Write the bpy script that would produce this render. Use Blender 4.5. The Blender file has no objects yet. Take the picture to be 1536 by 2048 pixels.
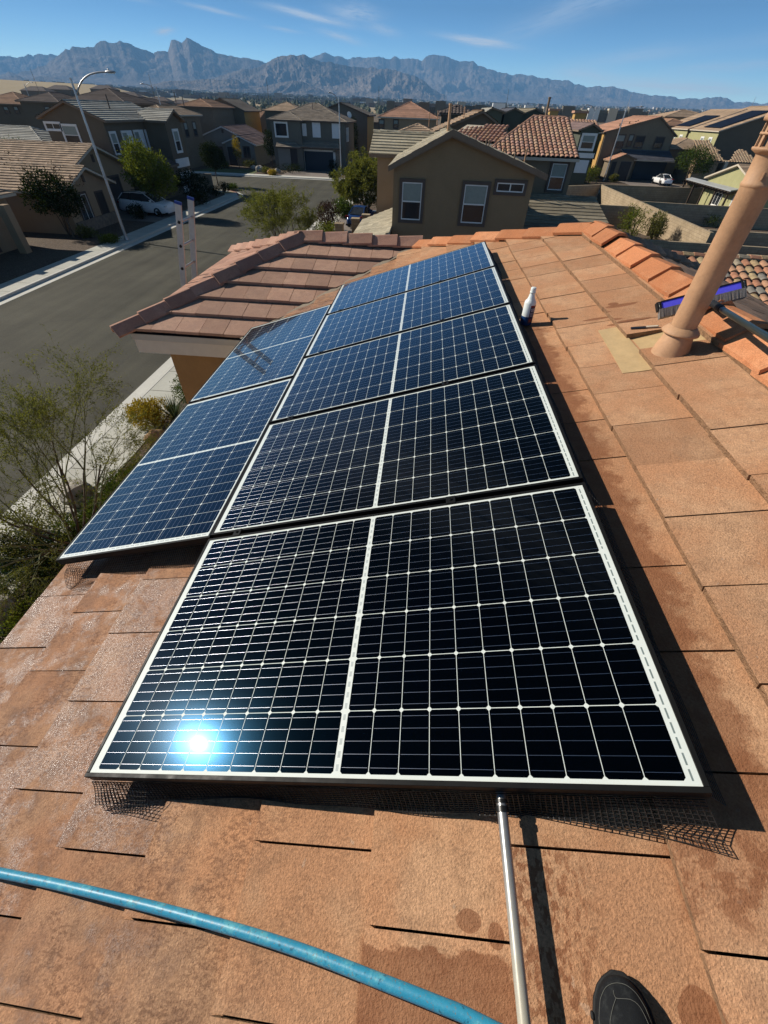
import bpy, bmesh, math, random
from mathutils import Vector, Matrix, noise as mnoise
random.seed(7)
R_ = math.radians
scene = bpy.context.scene
COL = scene.collection
HC = 7.6                                   # camera height above the street, metres
# ---------------------------------------------------------------- camera
RW = [[0.9960415613498639, 0.08395182115656853, 0.029211295558753625],
      [0.07965054055450799, -0.6970699869042001, -0.7125652424492462],
      [-0.03945883238389092, 0.7120712921343437, -0.7009974860618446]]
FPX = 816.479
right, down, fwd = (Vector(r) for r in RW)
cam = bpy.data.cameras.new('camera')
cam.sensor_fit = 'VERTICAL'; cam.sensor_height = 24.0; cam.lens = 24.0 * FPX / 2048.0
cam.clip_start = 0.05; cam.clip_end = 40000
camo = bpy.data.objects.new('camera', cam); COL.objects.link(camo)
M = Matrix.Identity(4)
for i in range(3):
    M[i][0], M[i][1], M[i][2] = right[i], -down[i], -fwd[i]
M[2][3] = HC
camo.matrix_world = M
scene.camera = camo
# ---------------------------------------------------------------- view, world, sun
scene.view_settings.view_transform = 'Standard'
scene.view_settings.look = 'None'
scene.view_settings.exposure = 0.48
scene.view_settings.gamma = 1.0
scene.view_settings.use_curve_mapping = False
scene.cycles.max_bounces = 6
scene.cycles.diffuse_bounces = 1
scene.cycles.transparent_max_bounces = 12
scene.cycles.volume_bounces = 0
scene.cycles.sample_clamp_indirect = 6.0
SUN = Vector((-0.824, 0.225, 0.521)).normalized()
SUN_EL = math.asin(SUN.z); SUN_AZ = math.atan2(SUN.x, SUN.y)
sl = bpy.data.lights.new('sun', 'SUN'); sl.energy = 5.0; sl.angle = R_(0.53); sl.color = (1.0, 0.93, 0.82)
so = bpy.data.objects.new('sun', sl); COL.objects.link(so)
so.rotation_euler = (-SUN).to_track_quat('-Z', 'Y').to_euler()
so.location = (-60, 20, 60)

# ---------------------------------------------------------------- node helper
class NT:
    def __init__(s, tree): s.t = tree
    def n(s, typ, **kw):
        nd = s.t.nodes.new(typ)
        for k, v in kw.items(): setattr(nd, k, v)
        return nd
    def link(s, a, b): s.t.links.new(a, b)
    def _in(s, sock, v):
        if v is None: return
        if hasattr(v, 'is_linked') or isinstance(v, bpy.types.NodeSocket): s.link(v, sock)
        else:
            if sock.type == 'RGBA' and len(v) == 3: v = (*v, 1)
            sock.default_value = v
    def m(s, op, a, b=None, c=None, clamp=False):
        nd = s.n('ShaderNodeMath', operation=op); nd.use_clamp = clamp
        s._in(nd.inputs[0], a); s._in(nd.inputs[1], b); s._in(nd.inputs[2], c)
        return nd.outputs[0]
    def vm(s, op, a, b=None, out=0):
        nd = s.n('ShaderNodeVectorMath', operation=op)
        s._in(nd.inputs[0], a); s._in(nd.inputs[1], b)
        return nd.outputs[out]
    def ss(s, lo, hi, x):
        nd = s.n('ShaderNodeMapRange', interpolation_type='SMOOTHSTEP'); nd.clamp = True
        s._in(nd.inputs[0], x); nd.inputs[1].default_value = lo; nd.inputs[2].default_value = hi
        return nd.outputs[0]
    def mr(s, x, a, b, c, d):
        nd = s.n('ShaderNodeMapRange'); nd.clamp = True
        s._in(nd.inputs[0], x)
        for i, v in enumerate((a, b, c, d)): nd.inputs[i + 1].default_value = v
        return nd.outputs[0]
    def mix(s, f, a, b, blend='MIX'):
        nd = s.n('ShaderNodeMix', data_type='RGBA', blend_type=blend); nd.clamp_factor = True
        s._in(nd.inputs[0], f); s._in(nd.inputs[6], a); s._in(nd.inputs[7], b)
        return nd.outputs[2]
    def noise(s, vec, scale, detail=4, rough=0.55, dist=0.0):
        nd = s.n('ShaderNodeTexNoise'); s._in(nd.inputs['Vector'], vec)
        nd.inputs['Scale'].default_value = scale; nd.inputs['Detail'].default_value = detail
        nd.inputs['Roughness'].default_value = rough; nd.inputs['Distortion'].default_value = dist
        return nd.outputs[0]
    def sep(s, v):
        nd = s.n('ShaderNodeSeparateXYZ'); s._in(nd.inputs[0], v); return nd.outputs
    def comb(s, x, y, z):
        nd = s.n('ShaderNodeCombineXYZ')
        for i, v in enumerate((x, y, z)): s._in(nd.inputs[i], v)
        return nd.outputs[0]
    def tc(s, out='Object'): return s.n('ShaderNodeTexCoord').outputs[out]
    def pos(s): return s.n('ShaderNodeNewGeometry').outputs['Position']
    def island(s): return s.n('ShaderNodeNewGeometry').outputs['Random Per Island']
    def bump(s, h, strength=0.3, dist=0.01):
        nd = s.n('ShaderNodeBump'); s._in(nd.inputs['Height'], h)
        nd.inputs['Strength'].default_value = strength; nd.inputs['Distance'].default_value = dist
        return nd.outputs[0]

MATS = {}
def new_mat(name):
    m = bpy.data.materials.new(name); m.use_nodes = True
    t = NT(m.node_tree); b = m.node_tree.nodes['Principled BSDF']
    MATS[name] = m
    return m, t, b
def setb(t, b, **kw):
    nm = dict(col='Base Color', rough='Roughness', metal='Metallic', normal='Normal', spec='Specular IOR Level', coat='Coat Weight',
              coatr='Coat Roughness', emit='Emission Color', emits='Emission Strength', alpha='Alpha', ior='IOR', aniso='Anisotropic', sub='Subsurface Weight')
    for k, v in kw.items(): t._in(b.inputs[nm[k]], v)
def rough_mat(name, col, var=0.25, scale=6.0, rough=0.85, bump=0.15, bscale=60.0, spec=0.3, metal=0.0, island=0.0, bdist=0.01):
    """plain weathered paint / stucco / soil: colour with cloudy and fine variation and a grainy bump"""
    m, t, b = new_mat(name)
    p = t.tc('Object')
    n1 = t.noise(p, scale, 5, 0.6); n2 = t.noise(p, scale * 9, 3, 0.6)
    f = t.m('ADD', t.m('MULTIPLY', n1, 0.7), t.m('MULTIPLY', n2, 0.3))
    k = t.mr(f, 0.3, 0.7, 1 - var, 1 + var)
    if island:
        k = t.m('MULTIPLY', k, t.mr(t.island(), 0, 1, 1 - island, 1 + island))
    c = t.mix(1.0, col, t.comb(k, k, k), 'MULTIPLY')
    setb(t, b, col=c, rough=rough, spec=spec, metal=metal)
    if bump:
        setb(t, b, normal=t.bump(t.noise(p, bscale, 3, 0.6), bump, bdist))
    return m

# world: Nishita sky + thin cirrus painted nowhere but in the sky itself
w = bpy.data.worlds.new('World'); scene.world = w; w.use_nodes = True
wt = NT(w.node_tree); bg = w.node_tree.nodes['Background']
sky = wt.n('ShaderNodeTexSky', sky_type='NISHITA')
sky.sun_disc = False; sky.sun_elevation = SUN_EL; sky.sun_rotation = SUN_AZ
sky.altitude = 700; sky.air_density = 1.0; sky.dust_density = 0.25; sky.ozone_density = 4.0
gv = wt.tc('Generated')
def streak(az, el, ang, la, lb, amp):
    a, e = R_(az), R_(el)
    c = Vector((math.sin(a) * math.cos(e), math.cos(a) * math.cos(e), math.sin(e)))
    ex = Vector((math.cos(a), -math.sin(a), 0)); ey = c.cross(ex) * -1
    if ey.z < 0: ey = -ey
    A = (ex * math.cos(R_(ang)) + ey * math.sin(R_(ang))) / R_(la)
    B = (ey * math.cos(R_(ang)) - ex * math.sin(R_(ang))) / R_(lb)
    d = wt.vm('SUBTRACT', gv, tuple(c))
    x = wt.vm('DOT_PRODUCT', d, tuple(A), 1); y = wt.vm('DOT_PRODUCT', d, tuple(B), 1)
    y2 = wt.m('ADD', y, wt.m('MULTIPLY', wt.m('SUBTRACT', wt.noise(wt.comb(x, wt.m('MULTIPLY', y, 0.3), az), 1.3, 3), 0.5), 1.1))
    r2 = wt.m('ADD', wt.m('MULTIPLY', x, x), wt.m('MULTIPLY', y2, y2))
    g = wt.m('POWER', 2.718, wt.m('MULTIPLY', r2, -1.3))
    fr = wt.noise(wt.comb(wt.m('MULTIPLY', x, 1.2), wt.m('MULTIPLY', y, 3.0), az * 1.7), 2.2, 6, 0.65)
    return wt.m('MULTIPLY', wt.m('MULTIPLY', g, wt.ss(0.2, 0.6, fr)), amp)
cl = None
for s_ in [(-11.8, 5.8, -6.5, 3.4, .22, 1.3), (-7.6, 6.1, -2, 2.3, .55, .7), (3.6, 4.75, -5, 3.2, .24, 1.25), (-19.8, 5.7, -6, 2.4, .14, .8),
           (-24.2, 4.3, 8, .8, .2, 1.0), (-9.0, 4.7, -9, 2.0, .26, .65), (-14, 4.9, -4, 1.6, .12, .5), (21.5, 2.2, -2, 8.0, .55, .8), (11.0, 6.4, 14, 6.5, .9, .4), (17.5, 4.0, 6, 6.0, .5, .35), (-5.0, 5.2, -8, 1.5, .3, .5), (25, 3.4, 4, 5.0, .4, .4), (-27, 6.0, -5, 2.2, .16, .5),
           (29, 5.2, 10, 6.0, .6, .2), (13.5, 2.9, -2, 2.6, .4, .4), (-31, 9.5, -10, 6, .4, .22), (60, 30, 20, 25, 6, .3), (-20, 40, 60, 30, 6, .25)]:
    v = streak(*s_)
    cl = v if cl is None else wt.m('ADD', cl, v)
cl = wt.m('MINIMUM', cl, 0.9)
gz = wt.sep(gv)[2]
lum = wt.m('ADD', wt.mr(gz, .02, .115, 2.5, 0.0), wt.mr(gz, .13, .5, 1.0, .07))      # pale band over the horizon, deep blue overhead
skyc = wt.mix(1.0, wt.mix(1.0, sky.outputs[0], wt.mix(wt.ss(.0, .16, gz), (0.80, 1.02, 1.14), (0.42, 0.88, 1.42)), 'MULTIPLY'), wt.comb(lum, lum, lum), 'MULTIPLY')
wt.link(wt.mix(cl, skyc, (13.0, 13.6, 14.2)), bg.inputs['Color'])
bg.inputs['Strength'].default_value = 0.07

# ---------------------------------------------------------------- geometry helpers
TH = R_(18.0)                               # roof pitch
CA = Vector((1.3627075923680199, -0.2718421118105949, 1.1847169589635178))   # camera in solar array coordinates
def AW(x, y, h=0.0):
    """array coordinates (x up the roof slope, y along the courses, h above the glass) -> world"""
    d = Vector((x, y, h)) - CA
    return Vector((math.cos(TH) * d.x - math.sin(TH) * d.z, d.y, math.sin(TH) * d.x + math.cos(TH) * d.z + HC))
AX = Vector((math.cos(TH), 0, math.sin(TH))); AY = Vector((0, 1, 0)); AN = Vector((-math.sin(TH), 0, math.cos(TH)))
def ray(px, py):
    c = Vector(((px - 768) / FPX, (py - 1024) / FPX, 1.0))
    return Vector((right[i] * c.x + down[i] * c.y + fwd[i] * c.z for i in range(3)))
def G(px, py, z=0.0):
    d = ray(px, py); k = (z - HC) / d.z
    return Vector((d.x * k, d.y * k, z))
def atY(px, py, Y):
    d = ray(px, py); k = Y / d.y
    return Vector((d.x * k, Y, d.z * k + HC))
def atX(px, py, X):
    d = ray(px, py); k = X / d.x
    return Vector((X, d.y * k, d.z * k + HC))
def atD(px, py, D):
    d = ray(px, py)
    return Vector((d.x * D, d.y * D, d.z * D + HC))

class MB:
    def __init__(s): s.v = []; s.f = []; s.mi = []; s.uv = []; s.has_uv = False; s.sm = []
    def add(s, vs, fs, mi=0, uvs=None, smooth=False):
        o = len(s.v); s.v += [tuple(p) for p in vs]
        for i, f in enumerate(fs):
            s.f.append(tuple(o + k for k in f)); s.mi.append(mi); s.sm.append(smooth)
            if uvs is not None: s.has_uv = True; s.uv.append([uvs[k] for k in f])
            else: s.uv.append(None)
        return s
    def quad(s, a, b, c, d, mi=0, uv=None): return s.add([a, b, c, d], [(0, 1, 2, 3)], mi, uv)
    def poly(s, pts, mi=0, uv=None): return s.add(pts, [tuple(range(len(pts)))], mi, uv)
    def obox(s, o, X, Y, Z, mi=0):
        """box from corner o along edge vectors X, Y, Z"""
        o, X, Y, Z = Vector(o), Vector(X), Vector(Y), Vector(Z)
        p = [o, o + X, o + X + Y, o + Y, o + Z, o + X + Z, o + X + Y + Z, o + Y + Z]
        return s.add(p, [(0, 3, 2, 1), (4, 5, 6, 7), (0, 1, 5, 4), (1, 2, 6, 5), (2, 3, 7, 6), (3, 0, 4, 7)], mi)
    def box(s, x0, x1, y0, y1, z0, z1, mi=0): return s.obox((x0, y0, z0), (x1 - x0, 0, 0), (0, y1 - y0, 0), (0, 0, z1 - z0), mi)
    def tube(s, pts, rad, n=8, mi=0, caps=True, smooth=True):
        pts = [Vector(p) for p in pts]
        rads = rad if isinstance(rad, (list, tuple)) else [rad] * len(pts)
        vs = []; fs = []; up = None
        for i, p in enumerate(pts):
            a = pts[max(i - 1, 0)]; b = pts[min(i + 1, len(pts) - 1)]
            t = (b - a).normalized() if (b - a).length > 1e-9 else Vector((0, 0, 1))
            if up is None:
                up = Vector((0, 0, 1)) if abs(t.z) < 0.9 else Vector((0, 1, 0))
            x = t.cross(up)
            if x.length < 1e-6: x = t.cross(Vector((1, 0, 0)))
            x.normalize(); y = x.cross(t).normalized(); up = y
            for k in range(n):
                an = 2 * math.pi * (k + .5) / n
                vs.append(p + x * (math.cos(an) * rads[i]) + y * (math.sin(an) * rads[i]))
        for i in range(len(pts) - 1):
            for k in range(n):
                fs.append((i * n + k, i * n + (k + 1) % n, (i + 1) * n + (k + 1) % n, (i + 1) * n + k))
        s.add(vs, fs, mi, smooth=smooth)
        if caps and n > 2:
            L = len(pts) - 1
            s.add(vs[:n], [tuple(range(n - 1, -1, -1))], mi); s.add(vs[L * n:], [tuple(range(n))], mi)
        return s
    def lathe(s, prof, o=(0, 0, 0), n=24, mi=0, axis=None, smooth=True):
        """profile [(r, z)...] spun about a vertical (or given) axis through o"""
        o = Vector(o); Z = Vector(axis or (0, 0, 1)).normalized()
        X = Z.orthogonal().normalized() if axis else Vector((1, 0, 0)); Y = Z.cross(X)
        vs = []; fs = []
        for r, z in prof:
            for k in range(n):
                a = 2 * math.pi * k / n
                vs.append(o + X * (r * math.cos(a)) + Y * (r * math.sin(a)) + Z * z)
        for i in range(len(prof) - 1):
            for k in range(n):
                fs.append((i * n + k, i * n + (k + 1) % n, (i + 1) * n + (k + 1) % n, (i + 1) * n + k))
        return s.add(vs, fs, mi, smooth=smooth)
    def build(s, name, mats, parent=None, bevel=0.0):
        me = bpy.data.meshes.new(name); me.from_pydata(s.v, [], s.f)
        if not isinstance(mats, (list, tuple)): mats = [mats]
        for m in mats: me.materials.append(MATS[m] if isinstance(m, str) else m)
        me.polygons.foreach_set('material_index', s.mi)
        me.polygons.foreach_set('use_smooth', s.sm)
        if s.has_uv:
            ul = me.uv_layers.new(name='UVMap'); k = 0
            for i, f in enumerate(s.f):
                u = s.uv[i]
                for j in range(len(f)):
                    ul.data[k].uv = u[j] if u else (99, 99)
                    k += 1
        me.update()
        ob = bpy.data.objects.new(name, me); COL.objects.link(ob)
        if parent is not None:
            ob.parent = parent; ob.matrix_parent_inverse = Matrix.Translation(parent.location).inverted() if parent.type == 'EMPTY' else Matrix.Identity(4)
        if bevel:
            bm = ob.modifiers.new('bevel', 'BEVEL'); bm.width = bevel; bm.segments = 2; bm.limit_method = 'ANGLE'
        return ob

def thing(name, label, cat, loc=(0, 0, 0), group=None):
    o = bpy.data.objects.new(name, None); COL.objects.link(o); o.location = loc; o.empty_display_size = .3
    return tag(o, label, cat, group)
def tag(o, label, cat, group=None):
    o['label'] = label; o['category'] = cat
    if group: o['group'] = group
    return o
def struct(o): o['kind'] = 'structure'; return o
def copy_tree(o, delta, parent=None):
    """a thing with copies of its parts and sub-parts, moved by delta (top level only)"""
    c = o.copy(); COL.objects.link(c)
    if parent is None: c.location = o.location + Vector(delta)
    else: c.parent = parent
    for ch in list(o.children): copy_tree(ch, delta, c)
    return c

def clip(poly, axis, val, keep_ge):
    """clip a 2-D convex polygon against a line; each vertex is a tuple"""
    out = []
    for i in range(len(poly)):
        a, b = poly[i], poly[(i + 1) % len(poly)]
        da, db = a[axis] - val, b[axis] - val
        ia = da >= -1e-9 if keep_ge else da <= 1e-9
        ib = db >= -1e-9 if keep_ge else db <= 1e-9
        if ia: out.append(a)
        if ia != ib:
            t = da / (da - db)
            out.append(tuple(a[k] + (b[k] - a[k]) * t for k in range(len(a))))
    return out
def clip_poly(sub, conv):
    """clip sub by the convex ccw polygon conv (2-D)"""
    out = list(sub)
    for i in range(len(conv)):
        a, b = conv[i], conv[(i + 1) % len(conv)]
        n = (-(b[1] - a[1]), b[0] - a[0])
        res = []
        for j in range(len(out)):
            p, q = out[j], out[(j + 1) % len(out)]
            dp = (p[0] - a[0]) * n[0] + (p[1] - a[1]) * n[1]; dq = (q[0] - a[0]) * n[0] + (q[1] - a[1]) * n[1]
            if dp >= -1e-9: res.append(p)
            if (dp >= -1e-9) != (dq >= -1e-9):
                t = dp / (dp - dq); res.append((p[0] + (q[0] - p[0]) * t, p[1] + (q[1] - p[1]) * t))
        out = res
        if len(out) < 3: return []
    return out
def ccw(p):
    a = sum(p[i][0] * p[(i + 1) % len(p)][1] - p[(i + 1) % len(p)][0] * p[i][1] for i in range(len(p)))
    return p if a > 0 else p[::-1]
# ---------------------------------------------------------------- roof surfaces
def frame(pts):
    """pts: planar roof outline, first edge = eave. returns O, U, V, N and the outline in (u, v)"""
    pts = [Vector(p) for p in pts]
    O = pts[0]; U = (pts[1] - pts[0]).normalized()
    N = None
    for p in pts[2:]:
        n = U.cross(p - O)
        if n.length > 1e-6: N = n.normalized(); break
    if N.z < 0: N = -N
    V = N.cross(U)
    if V.z < 0: V = -V
    pl = [((p - O).dot(U), (p - O).dot(V)) for p in pts]
    return O, U, V, N, ccw(pl)
def tile_plane(mb, O, U, V, N, poly, edges, width, offs, hi=.012, lo=-.014, thick=.026, uv0=(0, 0), swap=False, skip=None, extra=(), rnd=None, mi=0, edge_mi=None):
    """individual flat roof tiles, each a thin tilted slab lying on the course below"""
    rnd = rnd or random.Random(3)
    u_min = min(p[0] for p in poly); u_max = max(p[0] for p in poly)
    def emit(u0, u1, v0, v1, vtop, k):
        g = .0026
        sub = [(u0 + g, v0), (u1 - g, v0), (u1 - g, vtop), (u0 + g, vtop)]
        sub = clip_poly(sub, poly)
        if len(sub) < 3: return
        j = rnd.uniform(-.002, .002); j2 = rnd.uniform(-.0015, .0015)
        def P(q, d=0.0):
            h = hi + (lo - hi) * (q[1] - v0) / (v1 - v0) + j + j2 * (q[0] - u0) / width - d
            return O + U * q[0] + V * q[1] + N * h
        def T(q): return (q[1] + uv0[0], q[0] + uv0[1])
        c = .005
        top = [P(q) for q in sub]
        n = len(sub)
        vs = top + [P(q, thick) for q in sub]
        ts = [T(q) for q in sub] * 2; mb.add(vs, [tuple(range(n))], mi, ts); fs = []
        for i in range(n):
            a, b = i, (i + 1) % n
            if sub[a][1] > vtop - 1e-6 and sub[b][1] > vtop - 1e-6: continue
            fs.append((b, a, a + n, b + n))
        o_ = len(mb.v) - 2 * n
        for f in fs:
            mb.f.append(tuple(o_ + q for q in f)); mb.mi.append(mi if edge_mi is None else edge_mi); mb.sm.append(False); mb.uv.append([ts[q] for q in f])
    for k in range(len(edges) - 1):
        v0, v1 = edges[k], edges[k + 1]
        off = offs[k % len(offs)]
        u = math.floor((u_min - off) / width) * width + off
        while u < u_max:
            if not (skip and skip(k, u)):
                w0 = v0 + rnd.uniform(-.004, .004)
                emit(u, u + width, w0, v1, v1 + .03, k)
            u += width
    for (u0, u1, k) in extra: emit(u0, u1, edges[k], edges[k + 1], edges[k + 1] + .03, k)
def course_plane(mb, O, U, V, N, poly, ex=.36, hi=.05, width=.0, mi=0):
    """stepped tile courses as tilted strips (for roofs farther off); width>0 splits strips into tiles"""
    v_max = max(p[1] for p in poly); v = min(p[1] for p in poly); k = 0
    rnd = random.Random(int(v_max * 1000))
    while v < v_max - .02:
        band = clip(clip(poly, 1, v, True), 1, v + ex, False)
        if len(band) >= 3:
            us = [p[0] for p in band]; a, b = min(us), max(us)
            cells = [(a, b)]
            if width:
                cells = []; o = a - rnd.uniform(0, width)
                while o < b: cells.append((o, o + width)); o += width
            for c0, c1 in cells:
                sub = clip(clip(band, 0, c0, True), 0, c1, False) if width else band
                if len(sub) < 3: continue
                jj = rnd.uniform(-.004, .004) if width else 0
                P = lambda q, d=0: O + U * q[0] + V * q[1] + N * (hi * (1 - (q[1] - v) / ex) + .004 + jj - d)
                n = len(sub)
                vs = [P(q) for q in sub]; fs = [tuple(range(n))]
                for i in range(n):
                    p, q = sub[i], sub[(i + 1) % n]
                    if abs(p[1] - v) < 1e-6 and abs(q[1] - v) < 1e-6 and abs(p[0] - q[0]) > 1e-6:
                        vs += [P(p, hi), P(q, hi)]; fs.append((i, len(vs) - 2, len(vs) - 1, (i + 1) % n))
                mb.add(vs, fs, mi)
        v += ex; k += 1
def barrel_plane(mb, O, U, V, N, poly, w=.28, ex=.38, r=.1, mi=0, seg=6):
    """rows of half-round barrel tiles, every tile an island of its own"""
    v_max = max(p[1] for p in poly); v0 = min(p[1] for p in poly)
    v = v0
    rnd = random.Random(5)
    while v < v_max - .05:
        band = clip(clip(poly, 1, v, True), 1, min(v + ex, v_max), False)
        if len(band) >= 3:
            us = [p[0] for p in band]; u = math.floor(min(us) / w) * w
            while u < max(us):
                uc = u + w / 2
                if u > min(us) - .02 and u + w < max(us) + .12:
                    # allowed v span at this column
                    sub = clip(clip(band, 0, u + .03, True), 0, u + w - .03, False)
                    if len(sub) >= 3 and max(p[1] for p in sub) - min(p[1] for p in sub) > ex * .45:
                        vs = []; fs = []
                        for e, (vv, dh) in enumerate(((v, .05), (v + ex + .03, .0))):
                            for i in range(seg + 1):
                                an = math.pi * i / seg
                                vs.append(O + U * (uc - math.cos(an) * w * .46) + V * vv + N * (math.sin(an) * r + dh))
                        for i in range(seg): fs.append((i, i + 1, seg + 2 + i, seg + 1 + i))
                        mb.add(vs, fs, mi, smooth=True)
                        # thick open lip at the lower end
                        lp = []
                        for i in range(seg + 1):
                            an = math.pi * i / seg
                            lp.append(O + U * (uc - math.cos(an) * w * .46) + V * v + N * (math.sin(an) * r + .05))
                        for i in range(seg + 1):
                            an = math.pi * i / seg
                            lp.append(O + U * (uc - math.cos(an) * w * .38) + V * v + N * (math.sin(an) * (r - .022) + .04))
                        mb.add(lp, [(i + 1, i, seg + 1 + i, seg + 2 + i) for i in range(seg)], mi)
                u += w
        v += ex
    P = [O + U * q[0] + V * q[1] + N * .012 for q in poly]
    mb.poly(P, mi + 1)
def cap_row(mb, A, B, step=.345, half=.135, drop=.075, flat=.035, mi=0, lift=.03, thick=.022, rnd=None):
    """row of three-facet ridge or hip caps lapping from A (low end) to B; every cap an island"""
    rnd = rnd or random.Random(11)
    A, B = Vector(A), Vector(B); D = (B - A); L = D.length; D.normalize()
    S = D.cross(Vector((0, 0, 1))).normalized(); Nn = S.cross(D).normalized()
    n = max(1, round(L / step)); st = L / n
    for i in range(n):
        a = A + D * (i * st - .03); b = A + D * ((i + 1) * st + .03)
        j = rnd.uniform(-.009, .009); s_ = rnd.uniform(-.012, .012)
        prof = [(-half, -drop), (-flat, 0.0), (flat, 0.0), (half, -drop)]
        vs = []
        for P, up, w_ in ((a, lift, 1.0), (b, .004, .90)):
            for x, z in prof: vs.append(P + S * (x * w_ + s_) + Nn * (z + up + j))
        m_ = len(prof)
        for P, up, w_ in ((a, lift, 1.0), (b, .004, .90)):
            for x, z in prof: vs.append(P + S * (x * w_ * .96 + s_) + Nn * (z + up + j - thick))
        fs = [(k, k + 1, m_ + k + 1, m_ + k) for k in range(m_ - 1)]
        fs += [(k + 1, k, 2 * m_ + k, 2 * m_ + k + 1) for k in range(m_ - 1)]
        fs += [(0, m_, 3 * m_, 2 * m_), (m_ - 1, 3 * m_ - 1, 4 * m_ - 1, 2 * m_ - 1)]
        fs = [f[::-1] for f in fs]
        mb.add(vs, fs, mi)

# ---------------------------------------------------------------- materials
def tile_material(name, base, dark, light, isl=.18, wet=False, stain=.35):
    m, t, b = new_mat(name)
    uv = t.tc('UV'); P = t.tc('Object')
    big = t.noise(P, 3.2, 5, .62); mid = t.noise(P, 17, 5, .65); fine = t.noise(P, 170, 3, .7)
    c = t.mix(t.ss(.42, .66, big), base, light)
    st = t.ss(.50, .72, t.m('ADD', t.m('MULTIPLY', mid, .62), t.m('MULTIPLY', big, .40)))
    c = t.mix(t.m('MULTIPLY', st, stain), c, dark)
    # tiny bright chips and dark pits of the concrete face
    fl_ = t.noise(P, 70, 3, .7)
    c = t.mix(t.m('MULTIPLY', t.ss(.56, .70, fl_), .34), c, dark)
    gm = t.ss(.46, .62, t.noise(P, 8.5, 5, .7)); c = t.mix(t.m('MULTIPLY', gm, .17), c, (base[0] * .62, base[1] * .72, base[2] * .80))
    chips = t.ss(.71, .76, t.noise(P, 34, 2, .5))
    c = t.mix(t.m('MULTIPLY', chips, .35), c, (.62, .48, .36))
    k = t.m('MULTIPLY', t.mr(t.island(), 0, 1, 1 - isl, 1 + isl), t.mr(fine, .25, .75, .62, 1.34))
    isl2 = t.m('FRACT', t.m('MULTIPLY', t.island(), 37.7))
    c = t.mix(t.m('MULTIPLY', isl2, .22), c, (base[0] * .8, base[1] * .92, base[2] * 1.05))
    c = t.mix(1.0, c, t.comb(k, k, k), 'MULTIPLY')
    rough = .9; spec = .25
    bh = t.m('ADD', t.m('MULTIPLY', fine, .6), t.m('MULTIPLY', mid, .6))
    if wet:
        x, y, _ = t.sep(uv)
        rag = t.m('SUBTRACT', t.noise(P, 11, 5, .7), .5)
        # run-off beside the right edge of the panels
        r1 = t.m('MULTIPLY', t.ss(1.93, 1.86, t.m('ADD', x, t.m('MULTIPLY', rag, .30))), t.m('MULTIPLY', t.ss(1.62, 1.66, x), t.m('MULTIPLY', t.ss(-.35, .1, y), t.ss(3.35, 2.9, y))))
        # soaked tile in front, between two course edges
        r2 = t.m('MULTIPLY', t.m('MULTIPLY', t.ss(.915, .93, x), t.ss(1.30, 1.25, t.m('ADD', x, t.m('MULTIPLY', rag, .2)))), t.ss(-.292, -.30, t.m('ADD', y, t.m('MULTIPLY', rag, .09))))
        # dribbles under the pole and to the right of the boot
        r3 = t.m('MULTIPLY', t.m('MULTIPLY', t.ss(1.27, 1.30, x), t.ss(1.52, 1.36, x)), t.m('MULTIPLY', t.ss(-.07, -.12, y), t.ss(.49, .56, t.noise(t.comb(t.m('MULTIPLY', x, 1.0), t.m('MULTIPLY', y, .6), 0), 62, 4, .6))))
        r4 = t.m('MULTIPLY', t.m('MULTIPLY', t.ss(1.58, 1.66, x), t.ss(1.98, 1.86, x)), t.m('MULTIPLY', t.m('MULTIPLY', t.ss(-.28, -.16, y), t.ss(.0, -.06, y)), t.ss(.45, .56, t.noise(uv, 16, 4, .65))))
        def blot(cx, cy, rx, ry):
            dx = t.m('DIVIDE', t.m('SUBTRACT', x, cx), rx); dy = t.m('DIVIDE', t.m('SUBTRACT', y, cy), ry)
            q = t.m('ADD', t.m('ADD', t.m('MULTIPLY', dx, dx), t.m('MULTIPLY', dy, dy)), t.m('MULTIPLY', rag, 1.3))
            return t.ss(1.0, .9, q)
        r5 = t.m('MAXIMUM', blot(1.175, -.243, .028, .020), t.m('MAXIMUM', blot(1.235, -.262, .018, .022), blot(1.60, -.345, .04, .05)))
        r6 = t.m('MAXIMUM', blot(2.385, 2.93, .035, .03), t.m('MAXIMUM', blot(2.32, 2.66, .05, .018), t.m('MAXIMUM', blot(2.40, 2.60, .12, .022), t.m('MAXIMUM', blot(2.42, 2.88, .10, .028), blot(2.25, 2.80, .09, .018)))))
        w_ = t.m('MAXIMUM', t.m('MAXIMUM', r1, r2), t.m('MAXIMUM', t.m('MAXIMUM', r3, r4), t.m('MAXIMUM', r5, r6)))
        w_ = t.m('MULTIPLY', w_, t.mr(mid, .3, .7, .75, 1.0))
        c = t.mix(t.m('MULTIPLY', w_, .8), c, (.20, .068, .026))
        # damp, glossy tiles on the low side where the rinse water ran
        n5 = t.noise(t.comb(x, t.m('MULTIPLY', y, 1.5), 0), 4.8, 4, .6)
        reg = t.m('MULTIPLY', t.ss(.62, -.05, x), t.ss(-.62, -.35, y))
        n6 = t.m('ADD', t.m('MULTIPLY', n5, .8), t.m('ADD', t.m('MULTIPLY', t.m('FRACT', t.m('MULTIPLY', t.island(), 91.3)), .22), t.m('MULTIPLY', t.m('SUBTRACT', mid, .5), .5)))
        grit = t.noise(P, 190, 3, .7)
        shr = t.m('MULTIPLY', reg, t.ss(.42, .60, n6)); c = t.mix(t.m('MULTIPLY', reg, .38), c, (.27, .145, .095)); c = t.mix(t.m('MULTIPLY', shr, .12), c, (.24, .15, .11))
        sheen = t.m('MULTIPLY', shr, t.ss(.36, .56, grit))
        damp = t.m('MULTIPLY', t.ss(.98, .1, x), t.ss(.42, .64, t.m('ADD', t.m('MULTIPLY', t.noise(uv, 7.5, 5, .68), .8), t.m('MULTIPLY', mid, .2))))
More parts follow.
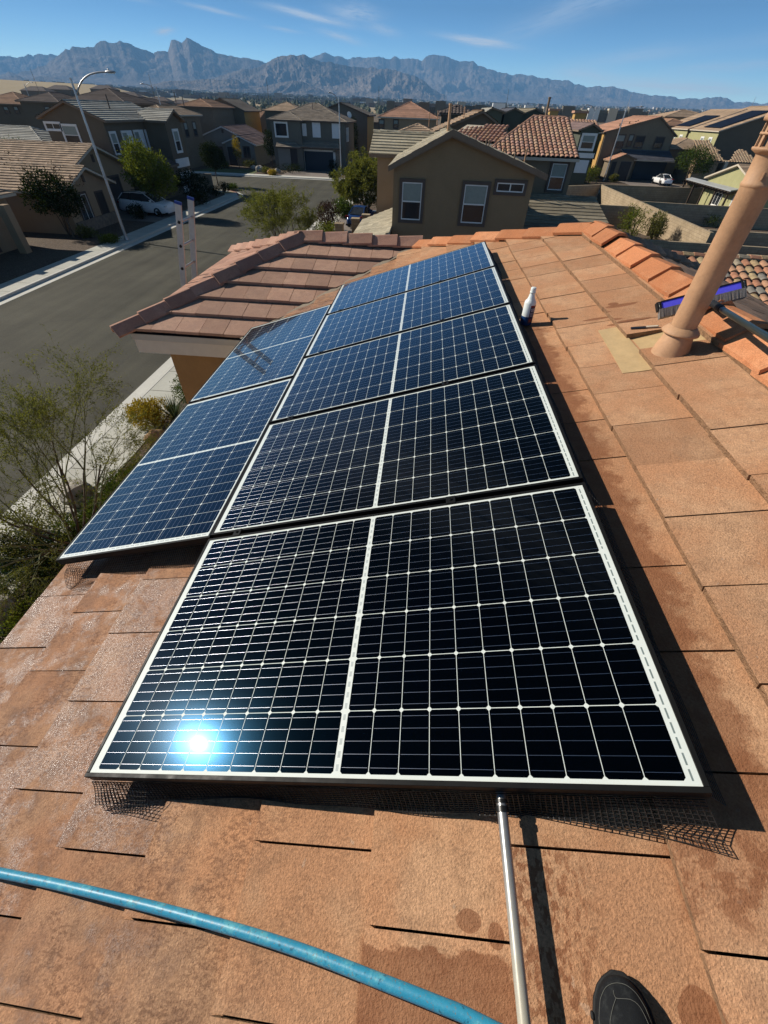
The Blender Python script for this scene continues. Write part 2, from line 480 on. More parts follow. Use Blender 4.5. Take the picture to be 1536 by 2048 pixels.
        c = t.mix(t.m('MULTIPLY', damp, .55), c, (.135, .068, .042))
        # pebbly dark mottling of the damp front tiles, drawn out along the slope
        peb = t.noise(t.comb(t.m('MULTIPLY', x, .55), y, 0), 95, 4, .72)
        pm = t.m('MULTIPLY', t.ss(1.15, .35, x), t.ss(.40, .58, t.noise(uv, 5.2, 4, .65)))
        c = t.mix(t.m('MULTIPLY', t.m('MULTIPLY', pm, t.ss(.44, .60, peb)), .58), c, (.115, .052, .030))
        rough = t.m('SUBTRACT', .9, t.m('ADD', t.m('MULTIPLY', sheen, .56), t.m('ADD', t.m('MULTIPLY', damp, .15), t.m('MULTIPLY', w_, .2))))
        spec = t.m('ADD', .22, t.m('MULTIPLY', sheen, .75))
        bh = t.m('ADD', bh, t.m('MULTIPLY', grit, .9))
    setb(t, b, col=c, rough=rough, spec=spec, normal=t.bump(bh, .75, .005))
    return m
tile_material('tile_near', (.505, .254, .130), (.18, .085, .046), (.57, .33, .185), wet=True, isl=.12)
tile_material('tile_wing', (.40, .235, .165), (.19, .105, .07), (.48, .29, .20), isl=.16)
tile_material('cap_orange', (.52, .20, .085), (.28, .10, .045), (.58, .26, .125), isl=.18, stain=.42)
tile_material('cap_pink', (.42, .225, .155), (.22, .11, .07), (.5, .29, .2), isl=.16, stain=.25)
tile_material('tile_shaded', (.21, .135, .09), (.10, .06, .04), (.28, .18, .12), isl=.25)  # roof tile in a darker tone; shade of the away slope painted in
def roof_mat(name, base, isl=.22):
    m, t, b = new_mat(name)
    P = t.tc('Object')
    n1 = t.noise(P, .9, 4, .6); n2 = t.noise(t.vm('MULTIPLY', P, (1, 1, 3)), 7, 4, .65)
    k = t.mr(t.m('ADD', t.m('MULTIPLY', n1, .5), t.m('MULTIPLY', n2, .5)), .3, .7, .62, 1.35)
    k = t.m('MULTIPLY', k, t.mr(t.island(), 0, 1, 1 - isl, 1 + isl))
    c = t.mix(1.0, base, t.comb(k, k, k), 'MULTIPLY')
    setb(t, b, col=c, rough=.88, spec=.25, normal=t.bump(t.noise(P, 30, 3), .4, .02))
roof_mat('roof_cream', (.40, .35, .25)); roof_mat('roof_tan', (.40, .285, .19)); roof_mat('roof_greybrown', (.27, .22, .17))
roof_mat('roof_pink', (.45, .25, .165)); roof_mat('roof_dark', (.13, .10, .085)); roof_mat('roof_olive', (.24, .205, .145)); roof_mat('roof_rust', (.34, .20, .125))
roof_mat('roof_slate', (.10, .10, .115)); roof_mat('roof_lightgrey', (.36, .34, .29)); roof_mat('roof_mauve', (.22, .15, .135))
def barrel_mat(name, cols):
    m, t, b = new_mat(name)
    r = t.n('ShaderNodeValToRGB'); r.color_ramp.interpolation = 'CONSTANT'
    el = r.color_ramp.elements
    while len(el) < len(cols): el.new(1)
    for i, c in enumerate(cols): el[i].position = i / len(cols); el[i].color = (*c, 1)
    t.link(t.island(), r.inputs[0])
    P = t.tc('Object'); k = t.mr(t.noise(P, 9, 5, .65), .3, .7, .65, 1.25)
    setb(t, b, col=t.mix(1.0, r.outputs[0], t.comb(k, k, k), 'MULTIPLY'), rough=.85, spec=.3, normal=t.bump(t.noise(P, 60, 3), .3, .01))
barrel_mat('barrel_mix', [(.42, .20, .12), (.38, .27, .15), (.30, .25, .18), (.45, .25, .15), (.22, .20, .17), (.40, .30, .17), (.36, .17, .10)])
barrel_mat('barrel_red', [(.40, .22, .15), (.44, .27, .17), (.36, .19, .13), (.42, .25, .19), (.46, .30, .20)])
barrel_mat('barrel_tan', [(.40, .29, .19), (.36, .24, .15), (.43, .32, .2)])
rough_mat('under', (.03, .018, .013), .3)
rough_mat('tile_edge', (.30, .175, .095), .45, 30, .95, 1.0, 120, bdist=.012)
rough_mat('valley_metal', (.30, .24, .17), .15, rough=.55, spec=.5)
rough_mat('stucco_orange', (.42, .235, .088), .13, 3, .95, .5, 45, bdist=.02)
rough_mat('stucco_brown', (.255, .178, .100), .1, 1.5, .95, .4, 30, bdist=.02)
rough_mat('stucco_taupe', (.205, .160, .108), .1, 1.2, .95, .3, 30)
rough_mat('stucco_tan', (.33, .235, .145), .1, 1.2, .95, .3, 30)
rough_mat('stucco_dark', (.14, .112, .078), .1, 1.2, .95, .3, 30)
rough_mat('stucco_grey', (.23, .225, .20), .1, 1.2, .95, .3, 30)
rough_mat('stucco_slate', (.135, .128, .105), .1, 1.2, .95, .3, 30)
rough_mat('stucco_green', (.36, .34, .17), .1, 1.2, .95, .3, 30)
rough_mat('stucco_deepgreen', (.085, .09, .065), .1, 1.2, .95, .3, 30)
rough_mat('stucco_gold', (.50, .30, .10), .1, 1.2, .95, .3, 30)
rough_mat('trim_cream', (.55, .47, .36), .06, 3, .7, .1)
rough_mat('trim_white', (.74, .73, .69), .06, 3, .6, .05)
rough_mat('trim_brown', (.10, .075, .06), .1, 3, .8, .1)
rough_mat('fascia_brown', (.20, .145, .10), .1, 2, .8, .1)
rough_mat('fascia_tan', (.74, .62, .46), .08, 2, .7, .1)
rough_mat('shutter_white', (.66, .68, .68), .05, 4, .6, .0)
rough_mat('door_dark', (.035, .03, .03), .2, 3, .6)
rough_mat('garage_navy', (.018, .030, .045), .1, 2, .5)
rough_mat('garage_brown', (.07, .05, .042), .1, 2, .6)
rough_mat('stone_veneer', (.22, .175, .13), .45, 4, .9, .8, 12, bdist=.05)
rough_mat('pane_reflection', (.24, .27, .235), .12, 6, .5, .0, spec=.5)  # upper panes; their pale reflection is painted as an even colour
m, t, b = new_mat('glass'); setb(t, b, col=t.mix(t.noise(t.tc('Object'), 1.5, 3), (.010, .012, .016), (.05, .055, .06)), rough=.06, spec=.6)
rough_mat('solar_dark', (.010, .012, .02), .1, 2, .5, .0, spec=.06)
rough_mat('pipe_paint', (.46, .265, .145), .22, 9, .62, .12, 120, spec=.35)
rough_mat('flashing_paint', (.52, .36, .18), .16, 9, .6, .2, 25, spec=.4)
rough_mat('asphalt0', (.098, .091, .080), .16, .35, .9, .5, 40, bdist=.02)
rough_mat('sidewalk', (.56, .54, .46), .12, .8, .85, .2, 40)
rough_mat('sidewalk_far', (.62, .60, .53), .1, .8, .85, .2, 40)
rough_mat('red_kerb_paint', (.30, .10, .085), .2, 4, .8)
rough_mat('yellow_pad', (.55, .40, .16), .15, 8, .8)
rough_mat('concrete_drive', (.24, .20, .17), .15, 1.0, .9, .3, 20)
rough_mat('black_rubber', (.012, .012, .012), .2, 8, .7)
rough_mat('black_metal', (.010, .010, .010), .15, 10, .38, .0, spec=.5, metal=0)
rough_mat('wire', (.022, .020, .019), .3, 40, .45, .0, spec=.5)
rough_mat('white_paint', (.80, .80, .79), .03, 3, .22, .0, spec=.6)
rough_mat('blue_paint', (.012, .045, .16), .1, 3, .2, .0, spec=.6)
rough_mat('chrome', (.6, .6, .6), .05, 5, .2, .0, metal=1)
rough_mat('lamp_lens', (.6, .62, .6), .05, 5, .15, .0, spec=.7)
rough_mat('tail_red', (.25, .01, .01), .1, 5, .2, .0)
rough_mat('galvanised', (.42, .42, .42), .15, 3, .45, .0, metal=.8)
rough_mat('aluminium', (.46, .43, .40), .12, 12, .5, .15, 90, metal=.65)
rough_mat('ladder_blue', (.02, .05, .22), .1, 9, .5)
rough_mat('bark', (.11, .08, .055), .3, 8, .95, .5, 25)
rough_mat('twig', (.155, .135, .07), .3, 5, .9)
rough_mat('boulder', (.36, .21, .11), .35, 3, .95, .8, 14, bdist=.04)
rough_mat('boulder_grey', (.40, .36, .30), .35, 3, .95, .8, 14, bdist=.04)
rough_mat('wood_dark', (.05, .035, .025), .3, 6, .8)
rough_mat('patio_top', (.34, .35, .35), .1, 2, .7)
def gravel(name, cols, scale):
    m, t, b = new_mat(name); P = t.tc('Object')
    v = t.n('ShaderNodeTexVoronoi'); t.link(P, v.inputs['Vector']); v.inputs['Scale'].default_value = scale
    c = t.mix(t.sep(v.outputs['Color'])[0], cols[0], cols[1]); c = t.mix(t.ss(.5, .72, t.noise(P, .22, 4)), c, cols[2])
    k = t.mr(v.outputs['Distance'], 0, .6, 1.1, .5)
    setb(t, b, col=t.mix(1., c, t.comb(k, k, k), 'MULTIPLY'), rough=.95, spec=.2, normal=t.bump(v.outputs['Distance'], .7, -.03))
gravel('gravel', ((.27, .195, .14), (.13, .10, .075), (.22, .17, .12)), 16)
def block_mat(name, col):
    m, t, b = new_mat(name); P = t.tc('Object'); x, y, z = t.sep(P)
    br = t.n('ShaderNodeTexBrick'); t.link(t.comb(t.m('ADD', x, y), z, 0), br.inputs['Vector'])
    br.inputs['Scale'].default_value = 1.0; br.inputs['Brick Width'].default_value = .41; br.inputs['Row Height'].default_value = .205
    br.inputs['Mortar Size'].default_value = .012; br.inputs['Bias'].default_value = 0
    br.inputs['Color1'].default_value = (col[0], col[1], col[2], 1); br.inputs['Color2'].default_value = (col[0] * .86, col[1] * .85, col[2] * .83, 1)
    br.inputs['Mortar'].default_value = (col[0] * .62, col[1] * .6, col[2] * .58, 1)
    k = t.mr(t.noise(P, 1.2, 5), .3, .7, .85, 1.12)
    setb(t, b, col=t.mix(1., br.outputs['Color'], t.comb(k, k, k), 'MULTIPLY'), rough=.95, spec=.2, normal=t.bump(t.noise(P, 40, 3), .4, .02))
block_mat('block_wall', (.40, .31, .205))
# ---------------------------------------------------------------- our own house: tiled roof
HROOF = -.13
house = thing('house', 'house under our feet with terracotta tile roof, orange stucco wall and cream fascia', 'house', (0, 3, 0))
S1 = ccw([(-3.2, -1.15), (-3.2, 2.80), (4.93, 2.80), (6.86, .86), (4.78, -1.15)])
O1 = AW(0, 0, HROOF)
edges = [-1.15, -.80, -.453, -.107, .238, .585, .938, 1.283, 1.632, 1.972, 2.312, 2.655, 2.99]
offs = [.25, .115, .28, .13, 0.0, .18, .04, .205, .06, .26, .11, .2]
def skip1(k, u):
    return k == 10 and (abs(u - 2.28) < .03 or abs(u - 1.97) < .03)
mb = MB()
tile_plane(mb, O1, AY, AX, AN, S1, edges, .31, offs, hi=.017, lo=-.014, thick=.031, uv0=(0, 0), skip=skip1, extra=[(1.97, 2.195, 10), (2.405, 2.59, 10)], edge_mi=2)
mb.poly([O1 + AY * u + AX * v - AN * .034 for u, v in S1], 1)
mb.build('roof', ['tile_near', 'under', 'tile_edge'], house)
# wing slope facing us
ZE, ZR = HC - 2.07, HC - 1.405
W0 = [(-3.66, 5.0, ZE), (-2.08, 5.0, ZE), (-.06, 7.08, ZR), (-1.80, 7.08, ZR)]
mb = MB(); O, U, V, N, pl = frame(W0)
L = max(p[1] for p in pl); ed = [i * .352 for i in range(8)]
tile_plane(mb, O, U, V, N, pl, ed, .31, [.05, .2, .12, .27, .0, .16], hi=.03, lo=-.014, thick=.04, uv0=(50, 50), rnd=random.Random(8))
mb.poly([O + U * u + V * v - N * .045 for u, v in pl], 1)
# hip end of the wing, facing the street
W1 = [(-3.66, 9.16, ZE), (-3.66, 5.0, ZE), (-1.80, 7.08, ZR)]
O, U, V, N, pl = frame(W1)
tile_plane(mb, O, U, V, N, pl, ed, .31, [.0, .2, .12, .05, .25, .1], hi=.02, lo=-.014, uv0=(70, 50), rnd=random.Random(9), mi=2)
mb.poly([O + U * u + V * v - N * .04 for u, v in pl], 1)
W2 = [(0.2, 9.16, ZE), (-3.66, 9.16, ZE), (-1.80, 7.08, ZR), (-.06, 7.08, ZR)]
O, U, V, N, pl = frame(W2)
course_plane(mb, O, U, V, N, pl, .35, .02, .31, 0)
mb.build('roof', ['tile_wing', 'under', 'cap_pink'], house)
# back slope beyond the main ridge and its far hip end
XR, YR = AW(2.80, 4.93, HROOF).x, AW(2.80, 4.93, HROOF).y
ZT = AW(2.80, 0, HROOF).z
run = 3.75; ZB = ZT - run * math.tan(TH)
B0 = [(XR + run, -4, ZB), (XR + run, YR + run, ZB), (XR, YR, ZT), (XR, -4, ZT)]
mb = MB(); O, U, V, N, pl = frame(B0)
tile_plane(mb, O, U, V, N, pl, [i * .345 for i in range(13)], .31, offs, hi=.014, lo=-.014, uv0=(90, 50), rnd=random.Random(4))
mb.poly([O + U * u + V * v - N * .04 for u, v in pl], 1)
B1 = [(XR + run, YR + run, ZB), (-1.9, YR + run, ZB), (XR, YR, ZT)]
O, U, V, N, pl = frame(B1)
course_plane(mb, O, U, V, N, pl, .345, .02, .31, 0)
mb.build('roof', ['tile_shaded', 'under'], house)
# ridge and hip caps
mb = MB()
cap_row(mb, (XR, -3.4, ZT + .055), (XR, YR + .02, ZT + .055), step=.36, half=.15, drop=.085, flat=.03, rnd=random.Random(2))
mb.build('ridge_cap', 'cap_orange', house)
mb = MB()
pA = Vector((-.06, 7.08, ZR + .05)); pB = Vector((XR, YR, ZT + .05))
cap_row(mb, pA, pB, step=.36, half=.15, drop=.07, flat=.03, rnd=random.Random(21))
mb.build('hip_cap', 'cap_orange', house)
mb = MB()
cap_row(mb, (XR + run, YR + run, ZB + .05), (XR, YR, ZT + .05), step=.36, half=.15, drop=.07, flat=.03)
mb.build('hip_cap', 'tile_shaded', house)
mb = MB()
cap_row(mb, (-3.73, 4.93, ZE + .05), (-1.80, 7.08, ZR + .085), step=.37, half=.125, drop=.10, flat=.02, lift=.03, rnd=random.Random(5))
mb.build('hip_cap', 'cap_pink', house)
mb = MB()
cap_row(mb, (-3.73, 9.23, ZE + .05), (-1.80, 7.08, ZR + .085), step=.33, half=.13, drop=.09, flat=.02)
mb.build('hip_cap', 'cap_pink', house)
mb = MB()
cap_row(mb, (-.02, 7.08, ZR + .085), (-1.86, 7.08, ZR + .085), step=.36, half=.125, drop=.10, flat=.02, rnd=random.Random(15))
mb.build('ridge_cap', 'cap_pink', house)
# valley flashing between wing and main slope
mb = MB()
va, vb = Vector((-2.12, 4.93, ZE - .01)), Vector((-.10, 7.04, ZR - .01))
d_ = (vb - va).normalized(); sx = Vector((d_.y, -d_.x, 0))
mb.quad(va - sx * .05 + Vector((0, 0, .012)), va + sx * .05 + Vector((0, 0, .012)), vb + sx * .05 + Vector((0, 0, .012)), vb - sx * .05 + Vector((0, 0, .012)))
mb.build('valley', 'valley_metal', house)
# fascia, soffit, walls
mb = MB()
mb.box(-3.60, -2.10, 5.04, 5.08, ZE - .30, ZE - .055)
mb.box(-3.60, -3.56, 5.084, 9.1, ZE - .30, ZE - .055)
mb.box(-3.556, -2.1, 5.084, 5.55, ZE - .29, ZE - .26)
mb.build('fascia', 'fascia_tan', house)
mb = MB()
mb.box(-1.98, -1.94, -3.3, 5.04, ZE - .26, ZE - .02)
mb.build('fascia', 'fascia_tan', house)
mb = MB()
mb.obox((-3.605, 5.02, ZE - .125), (1.50, 0, 0), (0, .018, 0), (0, 0, .075))
mb.build('fascia', 'trim_cream', house)
mb = MB()
WY = 5.45
mb.box(-3.44, -1.55, WY, 8.7, -.05, ZE - .291)
mb.box(-1.55, 4.9, -3.4, 8.4, -.05, ZE - .262)
mb.build('wall', 'stucco_orange', house)

# ---------------------------------------------------------------- solar panels
PW, PH, GV, GU, V0 = 1.7122, 1.0, .0512, .0267, 1.0368
def cell_material():
    m, t, b = new_mat('solar_glass')
    u, v, _ = t.sep(t.tc('UV'))
    p = .0821; uL, cA, cB = .026, .847, .865
    second = t.m('GREATER_THAN', u, .856)
    uu = t.m('SUBTRACT', u, t.m('ADD', uL, t.m('MULTIPLY', second, cB - uL)))
    inx = t.m('MULTIPLY', t.m('GREATER_THAN', uu, 0), t.m('LESS_THAN', uu, p * 10))
    cu = t.m('MULTIPLY', t.m('ABSOLUTE', t.m('SUBTRACT', t.m('FRACT', t.m('DIVIDE', uu, p)), .5)), p)      # distance from cell centre
    vb = .009; q = (PH - 2 * vb) / 6
    vv = t.m('SUBTRACT', v, vb)
    iny = t.m('MULTIPLY', t.m('GREATER_THAN', vv, 0), t.m('LESS_THAN', vv, q * 6))
    fv = t.m('FRACT', t.m('DIVIDE', vv, q))
    cv = t.m('MULTIPLY', t.m('ABSOLUTE', t.m('SUBTRACT', fv, .5)), q)
    a = t.m('SUBTRACT', p / 2 - .0008, cu); c = t.m('SUBTRACT', q / 2 - .0010, cv)
    cham = t.m('SUBTRACT', t.m('ADD', a, c), .0062)
    cell = t.m('MULTIPLY', t.m('MULTIPLY', inx, iny), t.m('MULTIPLY', t.m('GREATER_THAN', a, 0), t.m('MULTIPLY', t.m('GREATER_THAN', c, 0), t.m('GREATER_THAN', cham, 0))))
    # busbars: five round wires per cell
    bb = t.m('SUBTRACT', t.m('FRACT', t.m('MULTIPLY', fv, 5)), .5)
    bd = t.m('MULTIPLY', bb, q / 5)
    hw = .00055
    bar = t.m('MULTIPLY', t.m('MULTIPLY', cell, t.m('LESS_THAN', t.m('ABSOLUTE', bd), hw)), t.m('LESS_THAN', cu, p / 2 - .004))
    s_ = t.m('DIVIDE', bd, hw)
    # collector ribbons: dashes along the right edge and down the middle
    dash = t.m('GREATER_THAN', t.m('FRACT', t.m('MULTIPLY', v, 1 / .0327)), .24)
    rib = t.m('MULTIPLY', t.m('MULTIPLY', t.m('GREATER_THAN', u, 1.6950), t.m('LESS_THAN', u, 1.6992)), t.m('MULTIPLY', dash, t.m('LESS_THAN', t.m('ABSOLUTE', t.m('SUBTRACT', t.m('FRACT', t.m('MULTIPLY', v, 3)), .5)), .47)))
    rib2 = t.m('MULTIPLY', t.m('LESS_THAN', t.m('ABSOLUTE', t.m('SUBTRACT', u, .856)), .004), t.m('GREATER_THAN', t.m('FRACT', t.m('MULTIPLY', v, 1 / .0327)), .5))
    # cell tone varies from cell to cell
    wn = t.n('ShaderNodeTexWhiteNoise', noise_dimensions='3D')
    ob = t.n('ShaderNodeObjectInfo')
    t.link(t.comb(t.m('ADD', t.m('FLOOR', t.m('DIVIDE', uu, p)), t.m('MULTIPLY', second, 40)), t.m('FLOOR', t.m('DIVIDE', vv, q)), t.m('MULTIPLY', ob.outputs['Random'], 50)), wn.inputs[0])
    tone = t.mr(wn.outputs[0], 0, 1, .75, 1.3)
    sp = t.noise(t.tc('UV'), 900, 1, .5)
    k = t.m('MULTIPLY', tone, t.mr(sp, .35, .68, .15, 2.2))
    ccol = t.mix(1., (.00028, .0021, .0044), t.comb(k, k, k), 'MULTIPLY')
    white = t.mix(t.noise(t.tc('UV'), 6, 3), (.60, .65, .60), (.70, .73, .68))
    col = t.mix(cell, white, ccol)
    col = t.mix(rib, col, (.16, .20, .19)); col = t.mix(rib2, col, (.42, .46, .44))
    col = t.mix(bar, col, (.42, .43, .48))
    met = t.m('MAXIMUM', cell, bar)
    rgh = t.m('ADD', t.m('MULTIPLY', cell, -.43), .60)
    rgh = t.m('ADD', rgh, t.m('MULTIPLY', bar, .12))
    geo = t.n('ShaderNodeNewGeometry'); tan = t.n('ShaderNodeTangent', direction_type='UV_MAP'); tan.uv_map = 'UVMap'
    vd = t.vm('CROSS_PRODUCT', geo.outputs['Normal'], tan.outputs[0])
    sc = t.n('ShaderNodeVectorMath', operation='SCALE'); t.link(vd, sc.inputs[0]); t.link(t.m('MULTIPLY', t.m('MULTIPLY', s_, .55), bar), sc.inputs['Scale'])
    nrm = t.vm('NORMALIZE', t.vm('ADD', geo.outputs['Normal'], sc.outputs[0]))
    # dust film: dried rinse marks
    dust = t.ss(.52, .8, t.noise(t.tc('UV'), 3.5, 5, .7, 1.0))
    setb(t, b, col=col, metal=met, rough=rgh, normal=nrm, coat=1.0)
    t._in(b.inputs['Coat Roughness'], t.m('ADD', .017, t.m('MULTIPLY', dust, .010)))
    b.inputs['Coat IOR'].default_value = 1.34
    return m
cell_material()
m, t, b = new_mat('panel_frame'); setb(t, b, col=(.010, .010, .010), rough=t.mr(t.noise(t.tc('Object'), 20, 3), .3, .7, .35, .55), metal=.0, spec=.10)
m, t, b = new_mat('splash_film'); setb(t, b, col=(.42, .43, .36), rough=.5)
PLAB = ['nearest solar panel, lying landscape, with the sun mirrored in its left half',
        'second solar panel from the front in the landscape column',
        'third and middle solar panel of the landscape column of five',
        'solar panel of the landscape column directly left of the white bottle',
        'farthest solar panel of the landscape column, pointing up at the brown gable house']
def solar_panel(O, X, Y, label, group, clamps):
    """O = glass corner, X along the long side, Y along the short side (unit vectors)"""
    c = O + X * (PW / 2) + Y * (PH / 2)
    root = thing('solar_panel', label, 'solar panel', c, group)
    Z = AN; ov, dp = .0125, .040
    mb = MB()
    flip = X.cross(Y).dot(Z) < 0
    pts = [O, O + X * PW, O + X * PW + Y * PH, O + Y * PH]; uv = [(0, 0), (PW, 0), (PW, PH), (0, PH)]
    if flip: pts, uv = pts[::-1], uv[::-1]
    mb.poly(pts, 0, uv); mb.build('glass', 'solar_glass', root)
    mb = MB(); top = .0022
    for (o, a, b_) in ((O - X * ov - Y * ov, X * (PW + 2 * ov), Y * ov), (O - X * ov + Y * PH, X * (PW + 2 * ov), Y * ov),
                       (O - X * ov, X * ov, Y * PH), (O + X * PW, X * ov, Y * PH)):
        mb.obox(o - Z * dp, a, b_, Z * (dp + top))
    mb.obox(O - Z * .008, X * PW, Y * PH, Z * .004)
    mb.build('frame', 'panel_frame', root, bevel=.0012)
    for (u, v, s_) in clamps:
        mb = MB(); p = O + X * u + Y * v
        ax, ay = (AX, AY)
        mb.obox(p - ax * .02 - ay * .022 + Z * .0025, ax * .04, ay * .044, Z * .004)
        mb.lathe([(0, .0065), (.007, .0065), (.007, .012), (.004, .0125), (.004, .009), (0, .009)], p, 8, axis=Z)
        mb.build('clamp', 'panel_frame', root, bevel=.001)
    return root
for i in range(5):
    y0 = i * (PH + GV)
    solar_panel(AW(0, y0), AX, AY, PLAB[i], 'solar panels laid landscape up the roof', [(.15, PH + GV / 2, 0), (1.2, PH + GV / 2, 0)] if i < 4 else [])
for i in range(2):
    y1 = V0 + i * (PW + GV) + PW
    solar_panel(AW(-GU - PH, y1), -AY, AX, ['nearer of the two solar panels set lengthwise along the eave', 'farther eave-side solar panel, with the ladder mirrored in it'][i],
                'solar panels laid lengthwise along the eave', [(PW + GV / 2, .13, 0), (PW + GV / 2, .80, 0)] if i else [])
# mounting rails under the panels
rl = thing('mounting_rail', 'black rails carrying the solar panels above the tiles', 'rail', AW(.8, 2.6, -.08))
mb = MB()
for x in (.16, 1.2):
    mb.obox(AW(x - .02, .03, -.085), AX * .04, AY * 5.15, AN * .044)
for x in (-.9, -.24):
    mb.obox(AW(x - .02, V0 + .05, -.085), AX * .04, AY * 3.4, AN * .044)
mb.build('rail', 'black_metal', rl)
# ---------------------------------------------------------------- wire mesh skirts
def mesh_skirt(name, label, fn, L, nrow, parent_loc, seed, p=.0127, rad=.00115, trim=None):
    rnd = random.Random(seed); mb = MB()
    nx = int(L / p); nrow = int(nrow * 1.0)
    for i in range(nx + 1):
        s = i * p; t1 = trim(s, rnd) if trim else 1.0
        mb.tube([fn(s, k / 5 * t1) for k in range(6)], rad, 3, caps=False, smooth=False)
    for j in range(nrow + 1):
        tt = j / nrow
        run_ = []
        for i in range(0, nx + 1, 2):
            s = i * p
            if trim and tt > trim(s, random.Random(seed)) + .02:
                if len(run_) > 1: mb.tube(run_, rad, 3, caps=False, smooth=False)
                run_ = []; continue
            run_.append(fn(s, tt))
        if len(run_) > 1: mb.tube(run_, rad, 3, caps=False, smooth=False)
    o = mb.build(name, 'wire'); tag(o, label, 'wire mesh', 'wire mesh skirts round the solar panels')
    return o
def wob(s, k, a): return a * (math.sin(s * 7 + k) * .5 + math.sin(s * 17 + 2 * k) * .3 + math.sin(s * 3.1 + k * 3) * .5)
def skirt_front(s, t):
    x = -.012 + s
    fl = .026 + wob(s, 1, .009) + .050 * max(0, (s - 1.30) / .42) ** 1.6 + .02 * max(0, .25 - s) / .25
    if 1.22 < s < 1.34: fl += .008
    h = -.036 - t * (.088 + (.006 if s > 1.3 else 0)) + .012 * math.sin(t * math.pi) * math.sin(s * 9)
    if s < .22: h += .03 * t * (1 - s / .22)
    return AW(x + .03 * t * max(0, (s - 1.45) / .25), -.0125 - fl * t ** 1.4 - .004, max(h, -.112))
mesh_skirt('mesh_skirt', 'black wire mesh skirt below the front edge of the nearest panel', skirt_front, 1.737, 10, None, 3, rad=.0013)
def skirt_corner(s, t):
    return AW(1.737 + .02 + .035 * s / .12 + .02 * t, -.10 + s, -.085 + .012 * math.sin(s * 40) - t * .03)
def skirt_right(s, t):
    return AW(1.7265 + .003 + (.045 + wob(s, 2, .01)) * t, s - .01, -.036 - t * .078)
mesh_skirt('mesh_skirt', 'black wire mesh skirt in the shadow along the right side of the panels', skirt_right, 5.2, 6, None, 5, p=.02, rad=.001)
def skirt_left(s, t):
    x = -GU - PH - .0125 + .05 + s
    return AW(x, V0 - .0145 - (.04 + wob(s, 4, .012)) * t, -.036 - t * .080)
mesh_skirt('mesh_skirt', 'black wire mesh below the near edge of the lengthwise panels', skirt_left, .96, 7, None, 6)
def skirt_curl(s, t):
    x = -GU - PH + .03 + s
    return AW(x, V0 - .03 - .085 * t - .02 * math.sin(s * 22), -.055 - t * .055 + .012 * math.sin(s * 30 + t * 4))
o = mesh_skirt('mesh_skirt', 'curled brown offcut of wire mesh at the eave corner of the lengthwise panels', skirt_curl, .17, 7, None, 7)
def skirt_curl2(s, t):
    return AW(.02 + s, -.02 - .06 * t - .03 * s, -.050 - t * .06 + .01 * math.sin(s * 30 + t * 3))
mesh_skirt('mesh_skirt', 'bent flap of wire mesh under the left corner of the nearest panel', skirt_curl2, .2, 6, None, 8)
# ---------------------------------------------------------------- things lying on the roof
# silver pole
m, t, b = new_mat('pole_metal')
P = t.tc('Object'); _, y, _ = t.sep(P)
n = t.noise(P, 30, 4)
setb(t, b, col=t.mix(t.ss(.35, -.25, t.m('ADD', y, t.m('MULTIPLY', n, .2))), (.36, .36, .36), (.55, .49, .34)), metal=t.mr(y, -.1, .25, .15, .75), rough=t.mr(n, .3, .7, .28, .45))
pole = thing('pole', 'slim silver pole running from under the nearest panel to the bottom of the picture', 'pole', AW(1.28, -.3, -.05))
mb = MB(); mb.tube([AW(1.284, .25, -.062), AW(1.281, -.04, -.05), AW(1.282, -.35, -.050), AW(1.284, -1.5, -.050)], .0122, 16)
mb.build('tube', 'pole_metal', pole)
mb = MB(); mb.tube([AW(1.281, -.052, -.05), AW(1.281, -.040, -.05)], .0150, 16); mb.tube([AW(1.281, -.034, -.05), AW(1.281, -.026, -.05)], .0142, 16)
mb.build('collar', 'black_metal', pole)
mb = MB(); mb.obox(AW(1.262, -1.48, -.115), AX * .04, AY * .05, AN * .054); mb.build('foot', 'black_rubber', pole)
# hose
m, t, b = new_mat('hose_blue')
P = t.tc('Object'); n = t.noise(P, 22, 5, .7); n2 = t.noise(P, 90, 3)
c = t.mix(t.ss(.5, .68, n), (.030, .26, .40), (.10, .38, .46)); c = t.mix(t.ss(.6, .72, n2), c, (.02, .13, .20)); c = t.mix(t.ss(.60, .72, t.noise(P, 9, 5, .7)), c, (.10, .19, .20)); c = t.mix(t.m('MULTIPLY', t.ss(.60, .66, t.noise(P, 140, 3, .7)), .6), c, (.20, .15, .10))
setb(t, b, col=c, rough=.42, spec=.45, normal=t.bump(n2, .3, .002))
pts = [(-1.6, -.30), (-.9, -.245), (-.45, -.243), (-.25, -.251), (0, -.262), (.25, -.277), (.45, -.291), (.65, -.308), (.82, -.327), (.98, -.350), (1.10, -.368), (1.2, -.386), (1.45, -.45), (1.9, -.62)]
def crom(ps, n=6):
    out = []
    for i in range(len(ps) - 1):
        p0, p1, p2, p3 = ps[max(i - 1, 0)], ps[i], ps[i + 1], ps[min(i + 2, len(ps) - 1)]
        for k in range(n):
            t_ = k / n
            out.append(tuple(.5 * (2 * p1[j] + (p2[j] - p0[j]) * t_ + (2 * p0[j] - 5 * p1[j] + 4 * p2[j] - p3[j]) * t_ ** 2 + (3 * p1[j] - p0[j] - 3 * p2[j] + p3[j]) * t_ ** 3) for j in range(len(p1))))
    out.append(ps[-1]); return out
mb = MB(); mb.tube([AW(x, y, -.1015 + .0015 * math.sin(x * 14)) for x, y in crom(pts)], .0128, 14)
tag(mb.build('hose', 'hose_blue'), 'scuffed turquoise blue garden hose lying across the front roof tiles', 'hose')
